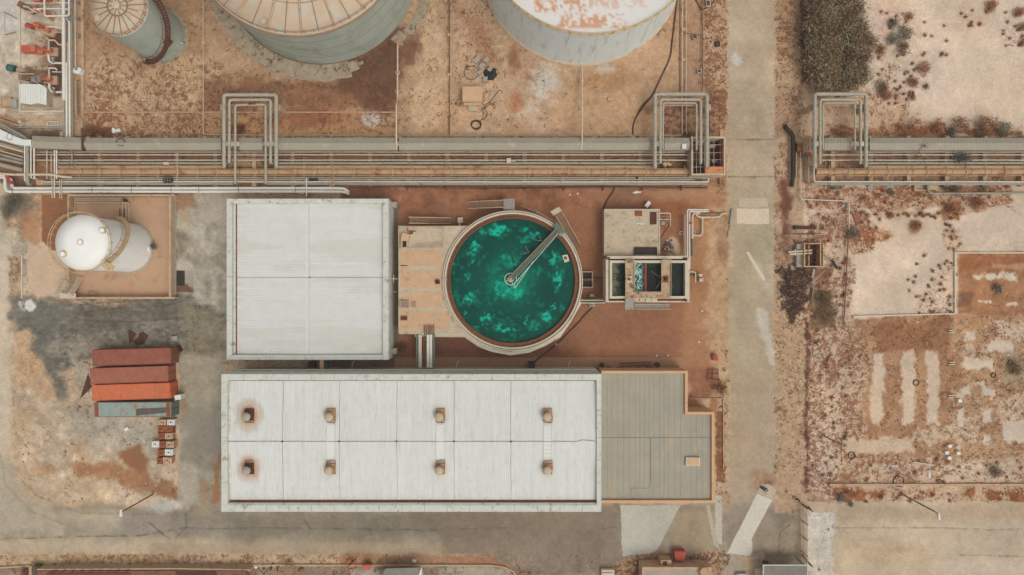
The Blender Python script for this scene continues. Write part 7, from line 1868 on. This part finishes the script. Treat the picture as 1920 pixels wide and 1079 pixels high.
b = MB(); carprism([(-1.7,.93,.95),(-1.1,.93,1.42),(.3,.93,1.45),(1.0,.93,.95)], .76, .6, b); cab=part(b, 'cabin_glass', M['glass'], t)
b = MB(); carprism([(-1.15,1.42,1.45),(-1.0,1.42,1.47),(.2,1.44,1.49),(.32,1.44,1.46)], .63, .6, b); part(b, 'roof', carw, t)
for sx in (-1,1):
    for sy in (-1.3,1.35):
        b = MB(); b.tube([(X+sx*.7,Y+sy,.32),(X+sx*.88,Y+sy,.32)],.32,16); w_=part(b, 'wheel', M['dark'], t); b=MB(); b.tube([(X+sx*.86,Y+sy,.32),(X+sx*.9,Y+sy,.32)],.19,12); part(b,'rim',M['steel'],w_)
    b = MB(); b.obox(X+sx*.6,Y+2.02,.55,.72,.35,.16); part(b, 'headlight', M['glass'], t)
    b = MB(); b.obox(X+sx*.95,Y+.75,.9,1.05,.2,.12); part(b, 'mirror', carw, t)
# fence and gate, east of the forecourt
t = thing('fence', 'rusty post and rail fence along the forecourt east edge', 'fence', W(1504,1000,0))
zf_ = 2.3
b = MB()
for z_ in (.4,1.2,zf_): b.tube([W(1502.5,946,z_) if z_<.5 else (W(1502.5,946,0).x,W(1502.5,946,0).y,z_),(W(1503,1062,0).x,W(1503,1062,0).y,z_)],.05,6)
part(b, 'rail', M['pipe_cream'], t)
for k in range(5):
    b = MB(); p=W(1502.5,946+k*29,0); b.tube([p,(p.x,p.y,zf_+.2)],.07,7); part(b, 'post', M['rust'], t)
b = MB(); p=W(1502.5,946,0); q=W(1503,1062,0)
for k in range(30):
    y_=p.y+(q.y-p.y)*k/30; b.tube([(p.x,y_,.2),(p.x,y_+(q.y-p.y)/30,zf_)],.018,4); b.tube([(p.x,y_+(q.y-p.y)/30,.2),(p.x,y_,zf_)],.018,4)
part(b, 'wire_mesh', M['pipe_cream'], t)
for (a_,c_,l_) in (((1503,945),(1520,956),'upper'),((1504,1040),(1520,1060),'lower')):
    b = MB(); b.tube([W(*a_,1.2),W(*c_,1.2)],.12,6); q=W(*c_,1.2); b.tube([(q.x,q.y,0),(q.x,q.y,1.4)],.12,7); b.tube([W(c_[0]-4,c_[1]-6,1.0),W(c_[0]+4,c_[1]+4,1.0)],.09,6); solo(b, 'gate_post', M['drust'], l_ + ' rusty braced gate post of the forecourt fence', 'gate post')
t = thing('road_barrier', 'thin barrier arm stretched above the forecourt', 'barrier', W(1499,940,0))
b = MB(); b.tube([W(1462,933,1.0),W(1500,940,1.0)],.07,6); b.tube([W(1464,934,.95),W(1480,941,.95),W(1498,944,.95)],.04,5); part(b, 'arm', M['pipe_tan'], t)
b = MB(); q=W(1499,940,1.0); b.cyl(q.x,q.y,0,1.1,.15,n=8); part(b, 'post', M['drust'], t)
t = thing('fuel_can', 'dark oval container at the head of the pale slanting slab', 'container', W(1433,917,0))
u_=math.cos(-.5); v_=math.sin(-.5); c_=W(1433,917,.2)
b = MB(); b.prism([(c_.x+(.35 if math.cos(a)>0 else -.35)*u_+.28*math.cos(a-.5),c_.y+(.35 if math.cos(a)>0 else -.35)*v_+.28*math.sin(a-.5)) for a in [2*PI*k/20+.01 for k in range(20)]], .01, .35); part(b, 'casing', M['dark'], t)
b = MB(); b.cyl(c_.x+.35*u_,c_.y+.35*v_,.35,.4,.13,n=12); part(b, 'cap', M['steel'], t)
b = MB(); b.beam(W(1425,922,.3),W(1440,931,.3),.06,.06); b.beam(W(1440,931,.3),W(1437,926,.5),.05,.05); b.beam(W(1430,905,.3),W(1427,912,.3),.05,.05); solo(b, 'guard_rail', M['pipe_cream'], 'thin bent rail beside the dark oval container on the forecourt', 'rail')
# stones
def stone(px, py, r_, m, label, group):
    b = MB(); c_ = W(px,py,0); n=8; pr=[(r_,0),(r_*.95,r_*.35),(r_*.5,r_*.65),(.01,r_*.7)]; vs0=len(b.v)
    b.lathe(c_.x,c_.y,pr,n,False); rnd=random.Random(int(px*7+py)); b.v=[(c_.x+(x-c_.x)*(.75+.5*rnd.random()),c_.y+(y-c_.y)*(.75+.5*rnd.random()),z*(.7+.5*rnd.random())) for x,y,z in b.v]
    solo(b,'stone',m,label,'stone',group)
rnd = random.Random(5)
for (px,py,l_) in ((1310,641,'small pale stone on the brown yard east of the basin'),(1231,667,'left pale stone of the pair north of the annex'),(1252,667,'right pale stone of the pair north of the annex'),(1043,646,'small pale stone by the curving dark hose'),(1316,583,'pale lump on the brown yard right of the filter basin'),(1068,365,'tan stone below the cable tray above the pool'),(1083,363,'second tan stone below the cable tray above the pool')):
    b = MB(); c_ = W(px,py,0); b.lathe(c_.x,c_.y,[(.22,0),(.2,.1),(.1,.2),(.01,.2)],7,False); solo(b,'stone',M['conc_white'],l_,'stone')
M['stone'] = mat('pale_stone', C(214,200,180), .9, .12, 3.0)
for i in range(70):
    px, py = rnd.uniform(1460,1910), rnd.uniform(600,935); stone(px,py,rnd.uniform(.1,.2),M['stone'],'pale stone scattered over the brown plot on the right','stones on the eastern plot')
for i in range(40):
    px, py = rnd.uniform(1465,1512), rnd.uniform(505,595); stone(px,py,rnd.uniform(.05,.1),M['conc_tan'],'pale stone on the burnt black patch beside the verge','stones on the burnt patch')
for i in range(26):
    px, py = rnd.uniform(1243,1263), rnd.uniform(450,474); stone(px,py,rnd.uniform(.08,.2),M['conc_dark'] if i%3 else M['stone'],'dark rubble piece heaped beside the reservoir','rubble beside the reservoir')

for i in range(46):
    px, py = rnd.uniform(75,620), rnd.uniform(1063,1072)
    b = MB(); c_ = W(px,py,.3); b.obox(c_.x,c_.y,0,rnd.uniform(.15,.5),rnd.uniform(.2,1.1),rnd.uniform(.12,.4),rnd.uniform(0,3)); solo(b,'scrap_bar',M[rnd.choice(['steel','drust','conc','dark','rust'])],'small scrap piece heaped along the low maroon roofed building','scrap','scrap along the low building')
for i in range(60):
    px, py = rnd.uniform(25,330), rnd.uniform(770,940)
    stone(px,py,rnd.uniform(.05,.13),M['conc_dark'] if i%2 else M['stone'],'small stone scattered over the yard south of the containers','stones south of the containers')
for i in range(40):
    px, py = rnd.uniform(1180,1352), rnd.uniform(1040,1064)
    stone(px,py,rnd.uniform(.07,.16),M['conc_dark'] if i%3 else M['stone'],'small stone in the scrub strip before the tan building','stones before the tan building')
# ------------------------------------------------------------------ plants
def leafmat(name, c1, c2):
    m = bpy.data.materials.new(name); m.use_nodes = True; t = m.node_tree; t.nodes.clear()
    out = nd(t,'ShaderNodeOutputMaterial'); bs = nd(t,'ShaderNodeBsdfPrincipled'); t.links.new(bs.outputs[0], out.inputs[0])
    g = nd(t,'ShaderNodeNewGeometry'); n = nd(t,'ShaderNodeTexNoise'); n.inputs['Scale'].default_value = .45; n.inputs['Detail'].default_value = 6
    t.links.new(g.outputs['Position'], n.inputs['Vector'])
    r = nd(t,'ShaderNodeMapRange'); r.inputs[1].default_value=.35; r.inputs[2].default_value=.65; t.links.new(n.outputs['Fac'], r.inputs[0])
    cc = mixcol(t, r.outputs[0], c1, c2)
    hs = nd(t,'ShaderNodeHueSaturation'); mr = nd(t,'ShaderNodeMapRange'); mr.inputs[3].default_value=.55; mr.inputs[4].default_value=1.45
    t.links.new(g.outputs['Random Per Island'], mr.inputs[0]); t.links.new(mr.outputs[0], hs.inputs['Value']); t.links.new(cc, hs.inputs['Color'])
    t.links.new(hs.outputs[0], bs.inputs['Base Color']); bs.inputs['Roughness'].default_value=.9; bs.inputs['Specular IOR Level'].default_value=.1
    return m
M['leaf_tree'] = leafmat('olive_needle_foliage', C(158,146,112), C(136,104,80))
M['leaf_grey'] = leafmat('grey_green_leaves', C(136,132,112), C(108,102,86))
M['leaf_rust'] = leafmat('dry_rusty_leaves', C(178,118,78), C(148,98,68))
M['leaf_olive'] = leafmat('dusty_olive_leaves', C(142,124,94), C(118,94,70))
M['leaf_dry'] = leafmat('dry_scrub_stems', C(150,104,72), C(122,84,60))
M['bark'] = mat('grey_brown_bark', C(120,96,76), .9, .2, 3.0)

def leaves(cx, cy, z0, rx, ry, rz, n, size, seed, shape='dome', mb=None, clump=14, west=None):
    rg = np.random.RandomState(seed); b = mb or MB()
    ncl = max(3, n//clump)
    cl = []
    while len(cl) < ncl:
        a = rg.rand()*2*PI; rr = rg.rand()**.5; u = rg.rand()
        lump = .78 + .3*math.sin(a*3+seed) * .5 + .15*math.sin(a*7+seed*2)
        x = rx*rr*math.cos(a)*lump*(1 if n>3000 else rg.uniform(.8,1.25)); y = ry*rr*math.sin(a)*lump
        top = rz*math.sqrt(max(0, 1-rr*rr*.85)); z = z0 + top*(.25+.75*u**.5)
        if west is not None and cx+x < west: continue
        cl.append((cx+x, cy+y, z, x, y))
    V = []; Fc = []
    for (x,y,z,dx,dy) in cl:
        for k in range(clump):
            p = np.array([x,y,z]) + rg.randn(3)*size*1.1
            d = np.array([dx,dy,rz*.5]) * .35 + rg.randn(3)*rx*.5; d /= np.linalg.norm(d)+1e-6
            s = np.cross(d, rg.randn(3)); s /= np.linalg.norm(s)+1e-6
            ln = size*(.7+.8*rg.rand()); w_ = ln*.28
            o = len(V); V += [tuple(p-s*w_*.5), tuple(p+s*w_*.5), tuple(p+d*ln*.6+s*w_*.5), tuple(p+d*ln)]; Fc.append((o,o+1,o+2,o+3))
    b.add(V, Fc); return b
def tree(px, py, rpx, h, label, seed, n=5200, m='leaf_tree', west=None, ry=None, group='casuarina like trees by the road'):
    c_ = W(px,py,h*.6); t = thing('tree', label, 'tree', (c_.x,c_.y,0), group)
    R_ = L(rpx, h*.6); b = MB(); rg = random.Random(seed)
    b.tube([(c_.x,c_.y,0),(c_.x+.1,c_.y,h*.4),(c_.x,c_.y+.1,h*.8)], [.24,.08], 8); tr = part(b, 'trunk', M['bark'], t)
    b = MB()
    for k in range(9):
        a = 2*PI*k/9+rg.random(); z_ = h*(.25+.4*rg.random()); e = .75*R_
        b.tube([(c_.x,c_.y,z_),(c_.x+e*.5*math.cos(a),c_.y+e*.5*math.sin(a),z_+h*.15),(c_.x+e*math.cos(a),c_.y+e*math.sin(a),z_+h*.22)], [.09,.02], 5)
    part(b, 'limb', M['bark'], tr)
    b = leaves(c_.x,c_.y,h*.18,R_,L(ry,h*.6) if ry else R_,h*.82,n,.38,seed,west=west); part(b, 'crown', M[m], t)
WX = W(1509,0,1.5).x
for (px,py,r_,h,l_,sd) in ((1543,-8,42,4.6,'bushy olive tree at the top edge, western one by the road',1),(1580,4,38,4.4,'bushy olive tree at the top edge, eastern one of the clump',2),(1545,42,42,4.4,'bushy tree in the clump, western side second from the top',3),(1592,48,40,4.2,'bushy brownish tree on the eastern side of the clump',4),(1546,90,40,4.4,'dense tree in the middle of the clump western side',5),(1606,90,40,4.0,'tree bulging furthest east from the clump',6),(1548,136,40,3.8,'lower western tree of the clump above the loop',7),(1596,138,36,3.6,'lower eastern tree of the clump above the loop',8)):
    tree(px,py,r_,h,l_,sd,6500 if r_>36 else 5000,west=WX)
def shrub(px, py, rpx, m, label, seed, h=None, n=None, ry=None, group='dry shrubs'):
    c_ = W(px,py,0); R_ = rpx/SC; h = h or max(.35, R_*.8); t = thing('shrub', label, 'shrub', (c_.x,c_.y,0), group)
    b = leaves(c_.x,c_.y,.02,R_,(ry/SC if ry else R_),h,n or int(240+420*R_),.2 if R_>.8 else .14,seed); part(b, 'foliage', M[m], t)
    b = MB(); rg = random.Random(seed)
    for k in range(5):
        a = 2*PI*k/5+rg.random(); b.tube([(c_.x,c_.y,0),(c_.x+R_*.6*math.cos(a),c_.y+R_*.6*math.sin(a),h*.6)], [.04,.015], 4)
    part(b, 'stems', M['bark'], t)
sh = [(1673,46,10,'leaf_grey','small grey green shrub northwest of the clump in the sandy plot'),(1702,32,9,'leaf_rust','rusty shrub above the grey green shrub cluster'),(1694,66,16,'leaf_grey','largest grey green shrub of the cluster in the sandy plot'),(1671,76,12,'leaf_grey','round grey green shrub on the left of the cluster'),(1691,94,14,'leaf_olive','olive shrub at the bottom of the shrub cluster'),
 (1650,96,11,'leaf_rust','rusty shrub next to the tree clump east side'),(1729,129,13,'leaf_rust','rusty brown shrub alone on the pale sand'),(1710,157,10,'leaf_rust','rusty shrub below the lone brown shrub'),(1650,162,14,'leaf_olive','olive shrub right of the tree clump'),(1658,180,12,'leaf_rust','brown shrub just above the big dry bush'),(1709,183,7,'leaf_rust','small round rusty shrub on pale sand'),(1735,163,5,'leaf_rust','tiny rusty shrub right of the rusty pair'),(1855,14,12,'leaf_rust','rusty shrub near the top edge far right'),(1907,25,10,'leaf_rust','rusty shrub close to the top right corner'),(1916,52,9,'leaf_olive','olive shrub at the right edge near the top'),(1916,80,8,'leaf_rust','orange shrub at the right edge'),
 (1707,240,28,'leaf_rust','big domed rusty bush leaning on the eastern duct'),(1752,238,15,'leaf_rust','medium rusty bush second along the eastern duct'),(1795,236,24,'leaf_rust','loose dry bush third along the eastern duct'),(1845,235,26,'leaf_rust','wide rusty bush fourth along the eastern duct'),(1876,242,18,'leaf_grey','grey green bush on the right end of the duct bushes'),(1834,246,16,'leaf_olive','olive bush half hidden by the wide rusty bush'),(1780,250,12,'leaf_grey','dark low bush against the duct between the dry bushes'),
 (1599,438,15,'leaf_grey','grey green shrub beside the rusty brown pipe'),(1550,590,20,'leaf_olive','olive scrub bush by the burnt patch'),(1543,560,16,'leaf_olive','brownish bush just above the olive bush'),(1864,884,13,'leaf_olive','round dark olive shrub north of the long kerb'),(1574,932,10,'leaf_grey','dark shrub at the left end of the long kerb'),(1594,945,5,'leaf_grey','tiny green shrub below the kerb left end'),(1868,543,10,'leaf_grey','grey shrub with white flecks in the brown plot'),(1669,361,9,'leaf_grey','grey shrub just below the eastern rack pipes'),(1785,356,12,'leaf_olive','olive shrub below the eastern rack right of the pit'),(1768,350,9,'leaf_grey','grey shrub touching the valve pit'),(1842,352,10,'leaf_olive','olive shrub below the far right of the rack'),
 (1715,425,11,'leaf_rust','brown shrub on the pale sandy plot'),(1560,352,6,'leaf_grey','small grey tuft below the left end of the rack'),(1667,405,7,'leaf_rust','small brown shrub in the dotted row'),(1783,392,14,'leaf_rust','rusty shrub at the right end of the dotted row'),(1830,382,14,'leaf_rust','orange brown shrub right of the dotted row'),
 (30,378,17,'leaf_grey','grey leafless bush at the left edge by the white pipes'),(18,398,11,'leaf_grey','smaller dark bush left of the spill basin'),(1900,690,14,'leaf_olive','olive scrub at the right edge of the brown plot'),(753,651,12,'leaf_dry','dark dry bush between warehouse and pump house'),(1440,300,0,'',''),(452,245,10,'leaf_dry','dark dry bush under the western loop'),(178,247,14,'leaf_dry','dark dry brush above the left end of the duct'),(195,250,9,'leaf_dry','small dark brush right of the larger dry brush'),(1346,728,16,'leaf_dry','dry twiggy bush east of the annex')]
for i,(px,py,r_,m,l_) in enumerate(sh):
    if r_: shrub(px,py,r_,m,l_,100+i, ry=(r_*.7 if py in (235,236,242) else None))
t = thing('shrub', 'dark green shrub growing up through the eastern rack pipes', 'shrub', W(1804,298,0), 'dry shrubs')
c_ = W(1802,297,1.5); b = leaves(c_.x,c_.y,1.2,1.75,.75,.9,1500,.2,77); part(b, 'foliage', M['leaf_grey'], t); b = MB(); b.tube([(c_.x,c_.y,0),(c_.x,c_.y,1.6)],.05,5); part(b, 'stems', M['bark'], t)
t = thing('shrub', 'small dry reddish shrub fallen across the eastern duct', 'shrub', W(1722,290,0), 'dry shrubs')
b = leaves(W(1730,274,2.8).x,W(1730,274,2.8).y,2.6,.7,.35,.4,160,.16,78); part(b, 'foliage', M['leaf_dry'], t); b = MB(); b.tube([W(1730,274,2.9),W(1722,284,2.3),W(1712,297,1.8),W(1700,299,1.6)],.04,5); b.tube([W(1722,284,2.3),W(1735,305,1.7)],.03,5); b.tube([W(1715,290,2.1),W(1718,300,1.7)],.03,5); part(b, 'stems', M['hose'], t)
t = thing('shrub', 'small dark shrub growing at the foot of the bright white tank', 'shrub', W(289,461,0), 'dry shrubs')
b = leaves(W(289,461,.4).x,W(289,461,.4).y,.1,.5,.8,.8,420,.16,79); part(b, 'foliage', M['leaf_grey'], t); b = MB(); b.tube([W(287,461,0),W(289,461,.6)],.03,5); part(b,'stems',M['bark'],t)
# dry scrub tufts over the ground (uncountable)
rg = np.random.RandomState(9)
N = 90000
X = rg.uniform(120, 1925, N); Y = rg.uniform(-5, 1075, N)
_, scr, _ = paint(X, Y)
cl = fbm(X, Y, 11, 4, 15)
ok = (scr > .38) & (cl > .80 - scr*.48)
for (x0,y0,x1,y1) in ((410,-20,800,135),(915,-20,1275,130),(420,370,740,680),(410,685,1345,962),(740,385,1300,580),(400,255,1300,350),(170,650,340,880),(165,-10,350,120),(120,360,330,560),(1500,255,1930,350),(1200,1060,1340,1080),(1430,1058,1520,1080),(60,1062,470,1080),(1500,-10,1640,175)):
    ok &= ~((X>x0)&(X<x1)&(Y>y0)&(Y<y1))
X, Y = X[ok][:20000], Y[ok][:20000]
V = []; Fc = []
for i in range(len(X)):
    x = (X[i]-960)*H/F; y = (539.5-Y[i])*H/F; s = .07 + .13*rg.rand()
    for k in range(6):
        a = rg.rand()*2*PI; dx, dy = math.cos(a), math.sin(a); o = len(V); ex = s*(.6+.9*rg.rand()); hh = s*(.3+.9*rg.rand()); w_ = s*.22
        V += [(x-dy*w_,y+dx*w_,.005),(x+dy*w_,y-dx*w_,.005),(x+dx*ex,y+dy*ex,hh)]; Fc.append((o,o+1,o+2))
b = MB(); b.add(V, Fc); o = solo(b, 'dry_scrub', M['leaf_dry'], 'low brown dry scrub tufts scattered over the sandy ground', 'scrub', None, 'stuff')

rg = random.Random(33)
for (x0,y0,x1,y1,n) in ((1645,100,1720,200,26),(1650,20,1710,60,8),(1720,40,1780,110,10),(1800,15,1860,50,12),(1880,20,1920,90,12),(1510,350,1900,392,34),(1520,395,1650,470,26),(1640,398,1800,410,22),(1770,420,1800,470,12),(1520,480,1600,590,24),(1700,480,1795,590,30),(1520,610,1600,900,36),(1600,860,1915,905,18),(1570,915,1915,940,16)):
    for k in range(n):
        px, py = rg.uniform(x0,x1), rg.uniform(y0,y1); R_ = rg.uniform(.18,.45); c_ = W(px,py,0)
        b = leaves(c_.x,c_.y,.02,R_*rg.uniform(.7,1.0),R_*.75,R_*.7,int(60+130*R_),.13,rg.randrange(9999),clump=14)
        for j in range(11): a = 2*PI*j/11; b.tube([(c_.x,c_.y,.02),(c_.x+R_*.9*math.cos(a),c_.y+R_*.9*math.sin(a),.04)],[.03,.012],4)
        solo(b,'scrub_tuft',M[rg.choice(['leaf_rust','leaf_rust','leaf_rust','leaf_olive','leaf_dry'])],'small dry tuft dotted on the sandy ground east of the road','shrub','small dry tufts on the eastern sand')
# ------------------------------------------------------------------ camera, sky, sun
sc = bpy.context.scene
cam = bpy.data.cameras.new('camera'); co = bpy.data.objects.new('camera', cam); COL.objects.link(co)
co.location = (0, 0, H); co.rotation_euler = (0, 0, 0)
cam.sensor_width = 36; cam.lens = F / 1920 * 36; cam.clip_start = 1; cam.clip_end = 50000
sc.camera = co
EL, AZ = 60, 135          # sun height and compass bearing (south-east)
w = bpy.data.worlds.new('World'); sc.world = w; w.use_nodes = True
t = w.node_tree; t.nodes.clear()
o = nd(t,'ShaderNodeOutputWorld'); bg = nd(t,'ShaderNodeBackground'); sk = nd(t,'ShaderNodeTexSky', sky_type='NISHITA')
sk.sun_disc = False; sk.sun_elevation = math.radians(EL); sk.sun_rotation = math.radians(AZ); sk.dust_density = 6; sk.air_density = 1.2; sk.ozone_density = 1
hs = nd(t,'ShaderNodeHueSaturation'); hs.inputs['Saturation'].default_value = .18
t.links.new(sk.outputs[0], hs.inputs['Color'])
tint = mixcol(t, 1.0, hs.outputs[0], (1.0,.995,.985), 'MULTIPLY')
t.links.new(tint, bg.inputs[0]); bg.inputs[1].default_value = .15; t.links.new(bg.outputs[0], o.inputs[0])
sl = bpy.data.lights.new('sun', 'SUN'); so = bpy.data.objects.new('sun', sl); COL.objects.link(so)
sl.energy = .5; sl.angle = math.radians(20); sl.color = (1, .975, .94)
d = Vector((math.sin(math.radians(AZ))*math.cos(math.radians(EL)), math.cos(math.radians(AZ))*math.cos(math.radians(EL)), math.sin(math.radians(EL))))
so.rotation_euler = d.to_track_quat('Z', 'Y').to_euler(); so.location = d * 200
sc.view_settings.view_transform = 'Standard'; sc.view_settings.look = 'None'; sc.view_settings.exposure = -.2; sc.view_settings.gamma = 1

# thin scattering volume added to lift the blacks and fade the view
b = MB(); b.box(-2700, -2700, -1, 2700, 2700, H + 4)
hm = bpy.data.materials.new('black_lift_scatter'); hm.use_nodes = True; ht = hm.node_tree; ht.nodes.clear()
ho = nd(ht,'ShaderNodeOutputMaterial'); hv = nd(ht,'ShaderNodeVolumePrincipled'); hv.inputs['Color'].default_value = (1,.97,.92,1); hv.inputs['Density'].default_value = .00032
ht.links.new(hv.outputs[0], ho.inputs['Volume'])
hz = solo(b, 'black_lift_volume', hm, kind='stuff')
